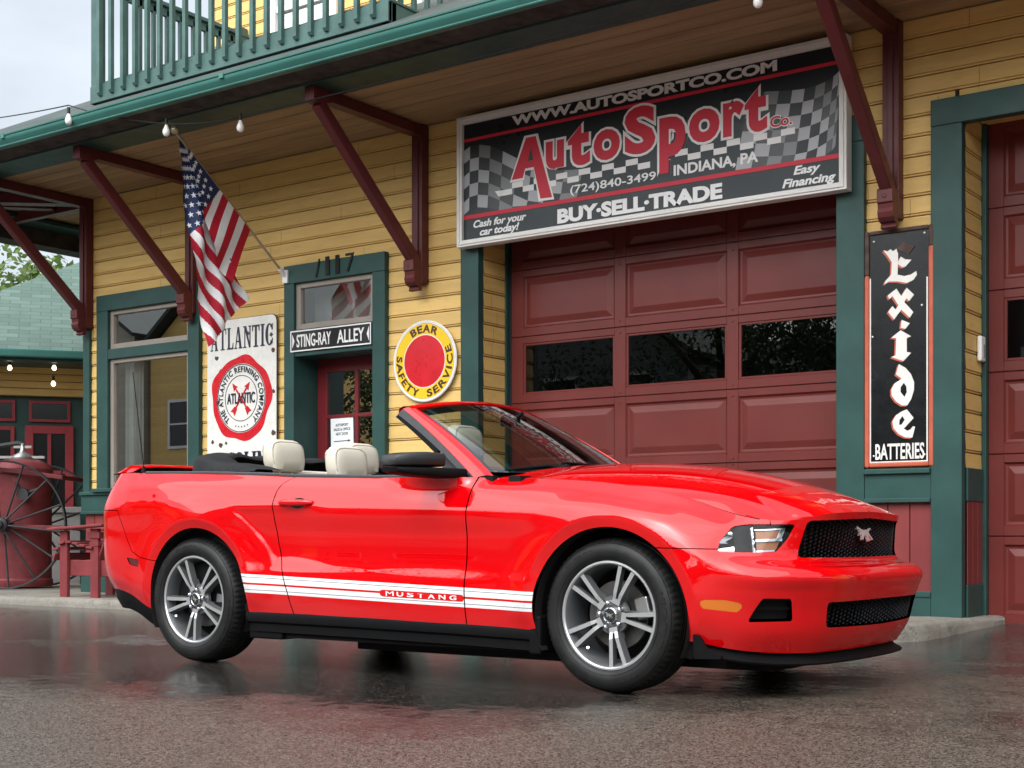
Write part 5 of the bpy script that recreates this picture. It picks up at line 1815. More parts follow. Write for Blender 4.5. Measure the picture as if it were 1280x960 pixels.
class Sheet:
    """polygon sheet with normals carried along, that can be cut by scalar fields"""
    def __init__(self):
        self.V = []; self.N = []; self.F = []; self.M = []
    def from_rows(self, rows):
        nu, nv = len(rows), len(rows[0])
        for i in range(nu):
            for j in range(nv):
                du = rows[min(i + 1, nu - 1)][j] - rows[max(i - 1, 0)][j]
                dv = rows[i][min(j + 1, nv - 1)] - rows[i][max(j - 1, 0)]
                n = dv.cross(du)
                self.V.append(rows[i][j].copy()); self.N.append(n.normalized() if n.length > 1e-12 else Vector((0, 1, 0)))
        for i in range(nu - 1):
            for j in range(nv - 1):
                self.F.append((i * nv + j, (i + 1) * nv + j, (i + 1) * nv + j + 1, i * nv + j + 1)); self.M.append(0)
        return self
    def cut(self, f):
        """-> (part where f <= 0, part where f > 0)"""
        val = [f(p) for p in self.V]
        A, B = Sheet(), Sheet()
        V, N = [p.copy() for p in self.V], [n.copy() for n in self.N]
        cache = {}
        fa = []; fb = []
        for face, m in zip(self.F, self.M):
            vs_ = [val[i] for i in face]
            if max(vs_) <= 0:
                fa.append((face, m)); continue
            if min(vs_) > 0:
                fb.append((face, m)); continue
            pa, pb = [], []
            n = len(face)
            for k in range(n):
                i, j = face[k], face[(k + 1) % n]
                a, b = val[i], val[j]
                (pa if a <= 0 else pb).append(i)
                if (a <= 0) != (b <= 0):
                    key = (i, j) if i < j else (j, i)
                    if key not in cache:
                        t = a / (a - b)
                        cache[key] = len(V)
                        V.append(V[i].lerp(V[j], t)); N.append(N[i].lerp(N[j], t).normalized())
                    pa.append(cache[key]); pb.append(cache[key])
            if len(pa) > 2: fa.append((tuple(pa), m))
            if len(pb) > 2: fb.append((tuple(pb), m))
        for S, L in ((A, fa), (B, fb)):
            mp_ = {}
            for face, m in L:
                nf = []
                for i in face:
                    if i not in mp_:
                        mp_[i] = len(S.V); S.V.append(V[i]); S.N.append(N[i])
                    nf.append(mp_[i])
                S.F.append(tuple(nf)); S.M.append(m)
        return A, B
    def gap(self, f, w=.0025):
        a, b = self.cut(lambda p: f(p) + w)
        _, c = b.cut(lambda p: f(p) - w)
        return a, c
    def mat(self, m):
        self.M = [m] * len(self.M); return self
    def join(self, o):
        b = len(self.V)
        self.V += o.V; self.N += o.N
        self.F += [tuple(i + b for i in f) for f in o.F]; self.M += o.M
        return self
    def copy(self):
        s = Sheet(); s.V = [p.copy() for p in self.V]; s.N = [n.copy() for n in self.N]; s.F = list(self.F); s.M = list(self.M)
        return s
    def offset(self, d):
        for p, n in zip(self.V, self.N):
            p += n * d
        return self
    def edges(self):
        cnt = {}
        for f in self.F:
            for k in range(len(f)):
                a, b = f[k], f[(k + 1) % len(f)]
                key = (min(a, b), max(a, b))
                cnt.setdefault(key, []).append((a, b))
        return [v[0] for v in cnt.values() if len(v) == 1]
    def lip(self, depth, m=0, cond=None, dirv=None):
        """returned edge: turn the open border inwards by depth"""
        out = Sheet()
        for a, b in self.edges():
            if cond and not (cond(self.V[a]) and cond(self.V[b])):
                continue
            pa, pb = self.V[a], self.V[b]
            na = dirv if dirv is not None else -self.N[a]; nb = dirv if dirv is not None else -self.N[b]
            q = [pa, pb, pb + nb * depth, pa + na * depth]
            n = (q[3] - q[0]).cross(q[1] - q[0])
            n = n.normalized() if n.length > 1e-12 else Vector((0, 0, 1))
            k = len(out.V)
            out.V += [p.copy() for p in q]; out.N += [n] * 4
            out.F.append((k, k + 3, k + 2, k + 1)); out.M.append(m)
        return out
def poly_sdf(poly):
    def f(x, y):
        d = 1e9; inside = False; n = len(poly); j = n - 1
        for i in range(n):
            ax, ay = poly[i]; bx, by = poly[j]
            ex, ey = bx - ax, by - ay
            t = max(0, min(1, ((x - ax) * ex + (y - ay) * ey) / (ex * ex + ey * ey)))
            d = min(d, (x - ax - ex * t) ** 2 + (y - ay - ey * t) ** 2)
            if (ay > y) != (by > y) and x < (bx - ax) * (y - ay) / (by - ay) + ax:
                inside = not inside
            j = i
        d = sqrt(d)
        return -d if inside else d
    return f
def bb(poly, f, pad=.12):
    x0 = min(p[0] for p in poly) - pad; x1 = max(p[0] for p in poly) + pad
    y0 = min(p[1] for p in poly) - pad; y1 = max(p[1] for p in poly) + pad
    return lambda x, y: f(x, y) if x0 < x < x1 and y0 < y < y1 else pad
def rounded(poly, r, n=4):
    out = []
    N_ = len(poly)
    for i in range(N_):
        p0, p1, p2 = Vector(poly[i - 1]), Vector(poly[i]), Vector(poly[(i + 1) % N_])
        a = (p0 - p1); b = (p2 - p1)
        ra = min(r, a.length * .45); rb = min(r, b.length * .45)
        s = p1 + a.normalized() * ra; e = p1 + b.normalized() * rb
        for k in range(n + 1):
            t = k / n
            q = s.lerp(p1, t).lerp(p1.lerp(e, t), t)
            out.append((q.x, q.y))
    return out
def to_mb(S_, near=True):
    mb = MB(); mb.N = []
    sg = -1 if near else 1
    for p, n in zip(S_.V, S_.N):
        mb.V.append((CX + p.x, CY + sg * p.y, p.z)); mb.N.append((n.x, sg * n.y, n.z))
    for f, m in zip(S_.F, S_.M):
        mb.F.append(f if near else f[::-1]); mb.M.append(m)
    return mb
def both(S_):
    a = to_mb(S_, True); b_ = to_mb(S_, False)
    k = len(a.V)
    a.V += b_.V; a.N += b_.N
    a.F += [tuple(i + k for i in f) for f in b_.F]; a.M += b_.M
    return a

# ------------------------------------------------------------------ car materials
def car_paint():
    a = NT('gloss red car paint')
    a.p.inputs['Base Color'].default_value = (0.60, 0.001, 0.003, 1)
    a.setp(Roughness=.5, Specular_IOR_Level=.0, Coat_Weight=1.0, Coat_Roughness=.006, Coat_IOR=1.62)
    v = a.coord('Object')
    return a.m
M['car_red'] = car_paint()
M['stripe'] = simple('white vinyl stripe', (.78, .78, .78), .35, coat=.6)
M['trim_black'] = paint('textured black trim', (.006, .006, .0065), .55, .1, 30, bump=.04, bscale=300, spec=.08)
M['trim_grey'] = paint('worn grey weather trim', (.055, .056, .06), .5, .1, 30, bump=.1, bscale=200)
M['gap'] = simple('panel gap shadow', (.004, .001, .001), .9)
M['chrome'] = simple('chrome', (.82, .82, .83), .08, 1.0)
M['alloy'] = simple('machined alloy', (.72, .73, .74), .28, .8)
M['alloy_grey'] = paint('grey painted alloy', (.16, .165, .17), .38, .06, 12, metal=.55, bump=0)
M['steel_disc'] = paint('brake disc steel', (.13, .125, .12), .4, .12, 20, metal=.7, bump=.02)
M['headlamp_glass'] = glass_mat('headlamp lens', (.92, .92, .92), .6)
M['screen_glass'] = glass_mat('windscreen glass', (.45, .50, .48), 1.6)
M['amber'] = simple('amber lens', (.60, .15, .010), .15, coat=.8)
M['amber_dark'] = simple('smoked amber lamp', (.33, .12, .035), .2, coat=.5)
M['lamp_red'] = simple('dark red marker lens', (.10, .004, .006), .15, coat=.6)
M['leather'] = paint('cream leather', (.60, .55, .455), .42, .06, 6, bump=.12, bscale=140)
M['leather_seam'] = simple('leather seam', (.36, .325, .26), .5)
M['fabric_top'] = paint('black folded canvas', (.012, .012, .013), .75, .2, 9, bump=.4, bscale=120)
M['interior'] = simple('black cabin plastic', (.006, .006, .0065), .7, spec=.2)
M['mesh_black'] = simple('gloss black grille plastic', (.008, .008, .009), .3, spec=.5)
def tyre_mat():
    a = NT('tyre rubber')
    v = a.coord('Object')
    f = a.noise(v, 14, 5)
    c = a.mix(a.ramp(f, [(.35, 0.0), (.7, 1.0)]), (.006, .006, .006), (.016, .0155, .015))
    a.l(c, a.p.inputs['Base Color']); a.setp(Roughness=.5, Specular_IOR_Level=.32)
    a.bump(a.noise(v, 160, 3), .08, .002)
    return a.m
M['tyre'] = tyre_mat()

CAR = thing('convertible_car', 'glossy red two-door convertible with its top down and white side stripes', 'car', (CX, CY, 0))
def C(x, y, z):
    return Vector((CX + x, CY + y, z))

# ------------------------------------------------------------------ outer skin
us, vs, rows = grid(430, 84)
for r in rows:
    for p in r:
        p.y = max(0.0, p.y + (flare(p.x, p.z) + scoop(p.x, p.z) if p.y > .7 else 0))
skin = Sheet().from_rows(rows)
for i, p in enumerate(skin.V):                    # seam normals on the centre line stay in the symmetry plane
    if p.y < 1e-6:
        n = skin.N[i]; skin.N[i] = Vector((n.x, 0, n.z)).normalized()
liner = skin.copy().offset(-.014)
def arch_f(a):
    ax, az, ar = a
    return lambda p: (sqrt((p.x - ax) ** 2 + (max(p.z, 0) - az) ** 2) - ar) if p.y > .6 else 1.0
liner, _ = liner.cut(lambda p: p.x - .36)
for a in (AF, AR):
    _, skin = skin.cut(arch_f(a)); _, liner = liner.cut(arch_f((a[0], a[1], a[2] + .012)))
def q_(p):
    return p.y - p.x
def strip(S_, f, w):
    """-> (the part with |f| <= w, everything else), cut one side at a time so thin lines stay whole"""
    a, b = S_.cut(lambda p: f(p) - w)
    lo, mid_ = a.cut(lambda p: f(p) + w)
    return mid_, b.join(lo)
def within(S_, *fs):
    s_ = S_.copy()
    for f in fs:
        s_, _ = s_.cut(f)
    return s_
# openings in the nose
HL = rounded([(.332, .643), (.305, .690), (.215, .752), (.12, .762), (-.178, .762), (-.125, .70), (-.04, .641), (.166, .640)], .012)
hl_s = bb(HL, poly_sdf(HL))
GR = rounded([(-.2, .800), (.535, .778), (.590, .617), (-.2, .612)], .02)
gr_s = bb(GR, poly_sdf(GR))
LG = rounded([(-.2, .428), (.545, .424), (.520, .312), (-.2, .302)], .02)
lg_s = bb(LG, poly_sdf(LG))
FG = rounded([(.165, .342), (.135, .385), (.085, .445), (-.098, .443), (-.118, .345)], .012)
fg_s = bb(FG, poly_sdf(FG))
MK = rounded([(.440, .438), (.436, .400), (.225, .384), (.200, .402), (.205, .424), (.30, .438)], .008)
mk_s = bb(MK, poly_sdf(MK))
hl, skin = skin.cut(lambda p: hl_s(q_(p), p.z) if p.x > .3 else 1)
gr, skin = skin.cut(lambda p: gr_s(p.y, p.z) if p.x > .6 else 1)
lg, skin = skin.cut(lambda p: lg_s(p.y, p.z) if p.x > .6 else 1)
fg, skin = skin.cut(lambda p: fg_s(q_(p), p.z) if p.x > .3 else 1)
mk, skin = skin.cut(lambda p: mk_s(q_(p), p.z) if p.x > .3 else 1)
RM = rounded([(-3.302, .586), (-3.275, .545), (-3.185, .530), (-3.178, .575)], .006)
rm_s = bb(RM, poly_sdf(RM))
rmk, skin = skin.cut(lambda p: rm_s(p.x, p.z) if (p.y > .7 and p.x < -3) else 1)

# stripes along the flank
def ztop(x): return .507 - .0288 * (x + 2.304)
def zbot(x): return .408 - .0257 * (x + 2.304)
def zmid(x): return lerp(zbot(x), ztop(x), .49)
def flank(p):
    return -2.6 < p.x < -.1 and p.y > .8
def band(S_, lo, hi):
    """split off what lies between two height lines on the flank"""
    a, b = S_.cut(lambda p: (p.z - hi(p.x)) if flank(p) else 1)
    c, d = a.cut(lambda p: lo(p.x) - p.z)
    rest = b.join(d)
    return c, rest
def line(f, w):
    return (lambda x: f(x) - w, lambda x: f(x) + w)
fl_part, other = skin.cut(lambda p: max(-2.6 + .02 - p.x, p.x + .1 + .02, .8 - p.y))
white, rest = fl_part.cut(lambda p: max(p.z - ztop(p.x), zbot(p.x) - p.z))
LZ = rounded([(-1.318, .0175), (-.785, .0175), (-.785, -.0175), (-1.318, -.0175)], .017, 5)
lz_s = bb(LZ, poly_sdf(LZ), .05)
lz_c = lambda x: zmid(x) - .004
loz, white = white.cut(lambda p: lz_s(p.x, p.z - lz_c(p.x)))
midl, white = strip(white, lambda p: p.z - zmid(p.x), .0055)
for off in (.016, -.016):
    edge = ztop if off < 0 else zbot
    dk, white = strip(white, lambda p: p.z - edge(p.x) - off, .0013)
    midl.join(dk.mat(2))
white.mat(1)
skin = other.join(rest).join(white).join(loz).join(midl)

# panels
RB = [(-4.2, .1), (-4.2, .872), (-3.385, .862), (-3.295, .70), (-3.248, .622), (-3.173, .588), (-2.85, .548), (-2.85, .1)]
rb_s = poly_sdf(RB)
rb, skin = skin.gap(lambda p: rb_s(p.x, p.z) if p.x < -2.6 else .3, .0022)
def fb_f(p):
    if p.x < .2:
        return .3
    return min(p.z - .658 + .02 * (p.x - .35), q_(p) + .02 + (0 if p.z > .60 else 0))
fb, skin = skin.gap(fb_f, .0022)
def tab(t):
    def f(z):
        for (z0, x0), (z1, x1) in zip(t, t[1:]):
            if z <= z1:
                return lerp(x0, x1, max(0, (z - z0) / (z1 - z0)))
        return t[-1][1]
    return f
xr = tab([(.2, -1.93), (.30, -1.94), (.42, -1.968), (.50, -1.995), (.60, -2.030), (.68, -2.052), (.76, -2.066), (.84, -2.074), (.90, -2.076), (.95, -2.066), (.985, -2.045), (1.01, -2.010), (1.03, -1.96), (1.1, -1.9)])
xf = tab([(.2, -.785), (.5, -.782), (.8, -.774), (1.1, -.766)])
back, fwdp = skin.gap(lambda p: p.x - xr(p.z), .0034)
door, fend = fwdp.gap(lambda p: p.x - xf(p.z), .0034)
# door-handle cup: hollow behind the grip
def cup(S_):
    for p in S_.V:
        e = ((p.x + 1.905) / .085) ** 2 + ((p.z - .885) / .042) ** 2
        if e < 1:
            p.y -= .022 * (1 - e) ** .7
    return S_
cup(door)
hat = Sheet()
MATS = [M['car_red'], M['stripe'], M['trim_black']]
def panel(name, S_, depth=.012, cond=None):
    S_ = S_.copy().join(S_.lip(depth, 0, cond))
    a = to_mb(S_, True).build(name, MATS, CAR)
    b = to_mb(S_, False).build(name, MATS, CAR)
    return a, b
notc = lambda p: p.y > .002
qp = panel('quarter_panel', back)
dp = panel('door', door)
fp = panel('fender', fend)
fbS = fb.copy().join(fb.lip(.030, 0, notc)); both(fbS).build('front_bumper', MATS, CAR)
rbS = rb.copy().join(rb.lip(.012, 0, notc)); both(rbS).build('rear_bumper', MATS, CAR)
lm = liner.mat(0); both(lm).build('body_shell', M['gap'], CAR)

# ------------------------------------------------------------------ bonnet
def top_u(x):
    lo, hi = UT[5], UT[NS - 4]
    for _ in range(40):
        m_ = (lo + hi) / 2
        if catmull([NET[8][i] for i in range(NS)], UT, m_)[0] < x: lo = m_
        else: hi = m_
    return lo
E8 = [NET[8][i] for i in range(NS)]
def L8(u): return Vector(catmull(E8, UT, u))
uc, ul, ue = top_u(-.70), UT[17], UT[21]
CZ = [(-.58, 1.084), (-.2, 1.080), (.2, 1.038), (.5, .971), (.7, .906), (.82, .857), (.884, .823)]
def centre(a):
    x = lerp(-.58, .884, a)
    P_ = [Vector((p[0], 0, p[1])) for p in CZ]; T_ = [(p[0] + .58) / 1.464 for p in CZ]
    return Vector(catmull(P_, T_, a))
def hood_pt(a, b):
    ab = abs(b)
    a_e = a
    e = L8(lerp(uc, ul, a_e)); c = centre(a)
    c0 = Vector((lerp(-.58, -.70, ab * ab), .775 * ab, 0)); c1 = L8(lerp(ue, ul, ab))
    # transfinite blend in plan
    def mixp(k):
        ruled_ab = lerp(c[k], e[k], ab)
        ends = lerp(c0[k], c1[k], a)
        corners = lerp(lerp(centre(0)[k], L8(uc)[k], ab), lerp(centre(1)[k], L8(ul)[k], ab), a)
        return ruled_ab + ends - corners
    x, w = mixp(0), mixp(1)
    g = 1 - ab ** 1.75
    zb = lerp(e.z, c.z, g)
    # along the lip follow the nose line
    zl = c1.z
    za = lerp(L8(ul).z, centre(1).z, g)
    zb += (zl - za) * smooth(.80, 1.0, a)
    # raised centre panel with a crease each side
    zb -= .020 * smooth(.42, .80, x) * smooth(.505, .545 + .05 * smooth(.4, .8, x), w) * (1 - smooth(.90, 1.0, ab)) * (1 - smooth(.97, 1.0, a))
    return Vector((x, w * .9965, zb))
hr = []
NA, NB = 120, 90
for i in range(NA + 1):
    hr.append([hood_pt(i / NA, 1 - j / NB) for j in range(NB + 1)])
hood = Sheet().from_rows(hr)
for i, n in enumerate(hood.N):
    if n.z < 0: hood.N[i] = -n
    if hood.V[i].y < 1e-6: hood.N[i] = Vector((hood.N[i].x, 0, hood.N[i].z)).normalized()
hood = hood.join(hood.lip(.016, 0, notc, Vector((-.9, 0, -.75))))
both(hood).build('bonnet', MATS, CAR)
for s in (-1, 1):
    mb = MB()
    mb.tube([C(p.x, s * (p.y - .002), p.z - .0035) for p in [L8(lerp(uc, ul, t / 60)) for t in range(61)]], .0048, 6)
    mb.build('shut_line', M['gap'], CAR, smooth=0)
mb = MB()
mb.box(CX - .72, CX + .62, CY - .66, CY + .66, .55, .60)
mb.build('engine_bay', M['gap'], CAR)

# deck lid and spoiler
dr = []
for i in range(25):
    row = []
    for j in range(31):
        r_ = L8(UT[5] * j / 30)
        f_ = Vector((-3.24, r_.y * (.86 / .84), 1.083))
        p = r_.lerp(f_, i / 24); b_ = p.y / .85
        p.z += .020 * (1 - b_ * b_) * smooth(0, .3, i / 24) + .004 * sin(pi * i / 24)
        row.append(p)
    dr.append(row)
deck = Sheet().from_rows(dr)
for i, n in enumerate(deck.N):
    if n.z < 0: deck.N[i] = -n
dl = both(deck).build('deck_lid', MATS, CAR)
sp = Sheet(); srows = []
SPP = [(0, 0), (.03, .022), (.10, .034), (.17, .030), (.20, .018), (.17, .004), (.10, -.002), (.03, -.004), (0, 0)]
for j in range(31):
    y = -.74 + 1.48 * j / 30; e = abs(y) / .74
    x0 = -3.765 + .13 * e ** 2.2; k = 1 - .75 * smooth(.86, 1, e)
    srows.append([Vector((x0 + a * (1 - .2 * e), y, 1.084 + .036 * (1 - e ** 4) + b * k * 1.3)) for a, b in SPP])
sp.from_rows(srows)
mb = MB()
for p in sp.V: mb.V.append(tuple(C(p.x, p.y, p.z)))
mb.F = list(sp.F); mb.M = list(sp.M)
mb.build('spoiler', M['car_red'], dl, smooth=60, merge=True)
mb = MB()
for y in (-.46, .46):
    mb = MB(); mb.box(CX - 3.70, CX - 3.60, CY + y - .025, CY + y + .025, 1.08, 1.125)
    mb.build('spoiler_foot', M['trim_black'], dl, bevel=.006)
mb = MB()
ap = C(-3.40, -.70, 1.085)
mb.lathe([(0, .05), (.008, .045), (.018, .01), (.022, 0)], 12, Matrix.Translation(ap)); mb.tube([ap + Vector((0, 0, .04)), ap + Vector((-.10, 0, .62))], .0026, 6)
mb.build('antenna', M['trim_black'], CAR, smooth=40)

# ------------------------------------------------------------------ lamps, grilles
def stick(S_, name, mat, parent, off=0.0, near=None, lip=0.0):
    s_ = S_.copy().offset(off)
    if lip: s_ = s_.join(s_.lip(lip, 0))
    if near is None: return both(s_).build(name, mat, parent)
    return to_mb(s_, near).build(name, mat, parent)
for near in (True, False):
    bkt = hl.copy().offset(-.055)
    bs = bkt.join(hl.lip(.055))
    H = to_mb(bs, near).build('headlight', M['interior'], CAR)
    out, rest_ = hl.copy().cut(lambda p: .205 - q_(p))
    blk, rest_ = rest_.cut(lambda p: .098 - q_(p))
    out.offset(-.030)
    for p in out.V:                                # dished reflector
        e = ((q_(p) - .26) / .07) ** 2 + ((p.z - .695) / .06) ** 2
        p -= Vector((.3, .8, 0)) * (.018 * max(0, 1 - e))
    out.N = [(n + Vector((.35 * sin(p.z * 130), .2 * sin(p.z * 90), .4 * cos(p.z * 75)))).normalized() for n, p in zip(out.N, out.V)]
    to_mb(out, near).build('reflector', M['chrome'], H)
    # black barrel, rounded in plan
    for p, n in zip(blk.V, blk.N):
        t = (q_(p) - .15) / .055
        d_ = -.034 + .030 * sqrt(max(0, 1 - min(1, t * t) * .9))
        p += n * d_
        n.x += -t * .5; n.y += t * .5; n.normalize()
    to_mb(blk, near).build('lamp_barrel', M['interior'], H)
    rg, _ = rest_.copy().cut(lambda p: .086 + .22 * (abs(p.z - .70)) ** 2 * 10 * .0 - q_(p))
    stick(rg, 'lamp_ring', M['chrome'], H, -.012, near)
    for lo, hi, nm in ((.703, .741, 'indicator_lamp'), (.655, .690, 'indicator_lamp')):
        am = within(rest_, lambda p: lo - p.z, lambda p: p.z - hi, lambda p: q_(p) - .070, lambda p: -.125 + (.74 - p.z) * .75 - q_(p))
        stick(am, nm, M['amber_dark'], H, -.026, near)
    cs = within(rest_, lambda p: .6905 - p.z, lambda p: p.z - .7025, lambda p: q_(p) - .075, lambda p: -.10 - q_(p))
    stick(cs, 'lamp_divider', M['chrome'], H, -.018, near)
    for lo, hi in ((.7412, .747), (.648, .6545)):
        cs = within(rest_, lambda p: lo - p.z, lambda p: p.z - hi, lambda p: q_(p) - .075, lambda p: -.12 + (.74 - p.z) * .75 - q_(p))
        stick(cs, 'lamp_trim', M['chrome'], H, -.020, near)
    ce = within(rest_, lambda p: .702 - p.z, lambda p: p.z - .740, lambda p: -.122 + (.74 - p.z) * .75 - q_(p), lambda p: q_(p) + .085 - (.74 - p.z) * .75)
    stick(ce, 'lamp_end', M['chrome'], H, -.016, near)
    stick(hl, 'lens', M['headlamp_glass'], H, -.003, near)
    F_ = fg.copy().offset(-.05).join(fg.lip(.05))
    fo = to_mb(F_, near).build('fog_vent', M['interior'], CAR)
    fbar, _ = strip(fg.copy(), lambda p: p.z - .395, .006)
    stick(fbar, 'vent_bar', M['trim_black'], fo, -.022, near)
    stick(mk, 'side_marker', M['amber'], CAR, -.001, near)
    bolt, _ = mk.copy().cut(lambda p: ((q_(p) - .335) / .012) ** 2 + ((p.z - .412) / .004) ** 2 - 1)
    stick(rmk, 'rear_marker', M['lamp_red'], CAR, -.004, near)
# grilles: recessed pocket with a honeycomb lattice
def honeycomb(S_, name, sdf, cell, off, parent, wmax):
    pts = [(p.y, p.z, p.x) for p in S_.V]
    from mathutils.kdtree import KDTree
    kd = KDTree(len(pts))
    for i, p in enumerate(pts): kd.insert((p[0], p[1], 0), i)
    kd.balance()
    def X(w, z):
        r_ = kd.find_n((abs(w), z, 0), 4); sw = sum(1 / (d + 1e-4) for _, _, d in r_)
        return sum(pts[i][2] / (d + 1e-4) for _, i, d in r_) / sw
    mb = MB()
    sx, sz = cell * 1.5, cell * .80
    zs = [p[1] for p in pts]; z0, z1 = min(zs), max(zs)
    nc = int(wmax / sx) + 1
    for i in range(-nc, nc + 1):
        for j in range(int((z1 - z0) / sz) + 2):
            cw = i * sx; cz = z0 + j * sz + (sz / 2 if i % 2 else 0)
            if sdf(abs(cw), cz) > -.004: continue
            o_, n_ = [], []
            for k in range(6):
                a = k * pi / 3
                o_.append((cw + cell * 1.0 * cos(a), cz + cell * .53 * sin(a))); n_.append((cw + cell * .78 * cos(a), cz + cell * .36 * sin(a)))
            xc = X(cw, cz)
            for k in range(6):
                l = (k + 1) % 6
                q = [(o_[k], off), (o_[l], off), (n_[l], off - .004), (n_[k], off - .004)]
                mb.face([C(xc + o2 + .0, p[0], p[1]) for p, o2 in q])
                q = [(n_[k], off - .004), (n_[l], off - .004), (n_[l], off - .022), (n_[k], off - .022)]
                mb.face([C(xc + o2, p[0], p[1]) for p, o2 in q])
    return mb.build(name, M['mesh_black'], parent)
for S_, sdf, nm, cell, wm in ((gr, gr_s, 'grille', .022, .56), (lg, lg_s, 'lower_grille', .022, .58)):
    g_ = both(S_.copy().offset(-.05).join(S_.lip(.05, 0, notc))).build(nm, M['interior'], CAR)
    honeycomb(S_, 'grille_mesh', sdf, cell, -.022, g_, wm)
    if nm == 'grille': GRL = g_
# galloping-horse badge
HORSE = [(-.085, .030), (-.072, .044), (-.060, .040), (-.046, .032), (-.030, .026), (-.010, .022), (.012, .024), (.030, .022), (.044, .028), (.060, .034), (.082, .030), (.070, .024), (.056, .018), (.044, .012),
         (.046, -.004), (.060, -.018), (.070, -.034), (.060, -.036), (.048, -.020), (.034, -.008), (.024, -.018), (.030, -.034), (.020, -.044), (.014, -.034), (.012, -.016), (.0, -.008), (-.018, -.010), (-.030, -.020), (-.044, -.034), (-.052, -.030),
         (-.044, -.014), (-.038, -.002), (-.052, -.004), (-.066, -.010), (-.070, -.002), (-.052, .008), (-.048, .016), (-.058, .026), (-.070, .026)]
mb = MB()
HT = frame(C(.842, 0.0, .718), (0, 1, 0), (-.30, 0, 1))
mb.prism([(x * 1.05, z * .85) for x, z in HORSE], .012, HT)
mb.build('emblem', simple('satin chrome badge', (.85, .85, .86), .38, .75), GRL, bevel=.002, seg=1)

# chin spoiler and dark lower trims
def sweep(name, path, prof, mat, parent, apart=False):
    """path: list of (x, w, z) half-body points; prof: list of (outward, up)"""
    mb = MB()
    for near in (True, False):
        s = -1 if near else 1
        b = len(mb.V); n = len(prof)
        for i, p in enumerate(path):
            q0, q1 = Vector(path[max(0, i - 1)]), Vector(path[min(len(path) - 1, i + 1)])
            d = (q1 - q0); d.z = 0; d.normalize(); o = Vector((-d.y, d.x, 0))
            for a, h in prof:
                v = Vector(p) + o * a
                mb.v(C(v.x, s * max(v.y, 0), v.z + h))
        for i in range(len(path) - 1):
            for k in range(n - 1):
                f = (b + i * n + k, b + (i + 1) * n + k, b + (i + 1) * n + k + 1, b + i * n + k + 1)
                mb.F.append(f if near else f[::-1]); mb.M.append(0)
        if apart:
            mb.build(name, mat, parent, smooth=35); mb = MB()
    if not apart:
        mb.build(name, mat, parent, smooth=35)
low = [Vector(catmull([NET[0][i] for i in range(NS)], UT, lerp(UT[15], UT[21], t / 40))) for t in range(41)]
lp = [(p.x, p.y, p.z + .012) for p in low]
lp = [p for p in lp if p[0] > .45]
sweep('front_splitter', [(a, b_, c) for a, b_, c in lp], [(-.03, .01), (-.022, -.02), (-.012, -.035), (.018, -.050), (.024, -.056), (.020, -.064), (-.05, -.070), (-.12, -.05)], M['trim_black'], CAR)
mb = MB()
for s in (-1, 1):
    mb.prism([(.425, .285), (.452, .285), (.49, .225), (.56, .20), (.56, .185), (.43, .18)], .02, frame(C(0, s * .868 + (.02 if s > 0 else 0), 0), (1, 0, 0), (0, 0, 1)))
    mb.build('splitter_end', M['trim_black'], CAR, bevel=.008); mb = MB()
lowr = [Vector(catmull([NET[0][i] for i in range(NS)], UT, lerp(UT[0], UT[6], t / 40))) for t in range(41)]
sweep('rear_valance', [(p.x, p.y, p.z + .015) for p in lowr], [(-.004, .0), (-.002, -.02), (-.014, -.07), (-.045, -.125), (-.24, -.135)], M['trim_black'], CAR)
# sill cladding between the wheels
sp_ = [(-2.30, .905, .30), (-2.2, .91, .30), (-1.5, .912, .296), (-.80, .912, .288), (-.45, .905, .280), (-.38, .90, .278)]
sweep('sill_trim', sp_, [(-.02, .012), (.004, .0), (.010, -.014), (.004, -.05), (-.012, -.062), (-.012, -.104), (-.04, -.112), (-.3, -.10)], M['trim_black'], CAR, True)
mb = MB()
for s in (-1, 1):
    mb = MB(); mb.box(CX - .425, CX - .36, CY + s * .83 - .08, CY + s * .83 + .08, .16, .34)
    mb.build('mud_flap', M['trim_black'], CAR, bevel=.01)
    mb = MB(); mb.box(CX - 2.30, CX - 2.05, CY + s * .80 - .09, CY + s * .80 + .09, .155, .22)
    mb.build('jacking_pad', M['trim_black'], CAR, bevel=.01)

# wheel housings, floor
mb = MB()
for (ax, az, ar) in (AF, AR):
    for s in (-1, 1):
        T = frame(C(ax, s * .915, az), (1, 0, 0), (0, 0, 1))
        pr_ = [(ar - .001, .0), (ar - .001, -.06), (ar + .02, -.075), (ar + .02, -.60)] if s < 0 else [(ar - .001, .0), (ar - .001, .06), (ar + .02, .075), (ar + .02, .60)]
        mb = MB(); mb.lathe(pr_, 48, T, 0, radians(-25), radians(205))
        mb.build('wheel_housing', M['gap'], CAR, smooth=40)
mb = MB()
mb.box(CX - 2.25, CX - .42, CY - .86, CY + .86, .165, .30); mb.box(CX - 1.75, CX - .42, CY - .62, CY + .62, .105, .17); mb.box(CX - 2.15, CX - 1.75, CY - .50, CY + .50, .13, .17); mb.box(CX - .42, CX + .62, CY - .52, CY + .52, .105, .20); mb.box(CX - 3.0, CX - 2.4, CY - .5, CY + .5, .16, .22); mb.box(CX - .45, CX + .45, CY - .40, CY + .40, .19, .62); mb.box(CX + .40, CX + .62, CY - .56, CY + .56, .19, .50)  # lowest boxes added so the wet road under the car mirrors dark
mb.box(CX - 3.10, CX - 2.25, CY - .42, CY + .42, .21, .9); mb.box(CX - 3.45, CX - 3.05, CY - .60, CY + .60, .27, .95)
mb.build('underbody_light_block', M['gap'], CAR)
mb = MB()
for s in (-.45, .30):
    mb = MB(); mb.tube([C(-3.80, s, .29), C(-3.4, s, .30)], .035, 16)
    mb.build('exhaust', M['chrome'], CAR, smooth=40)

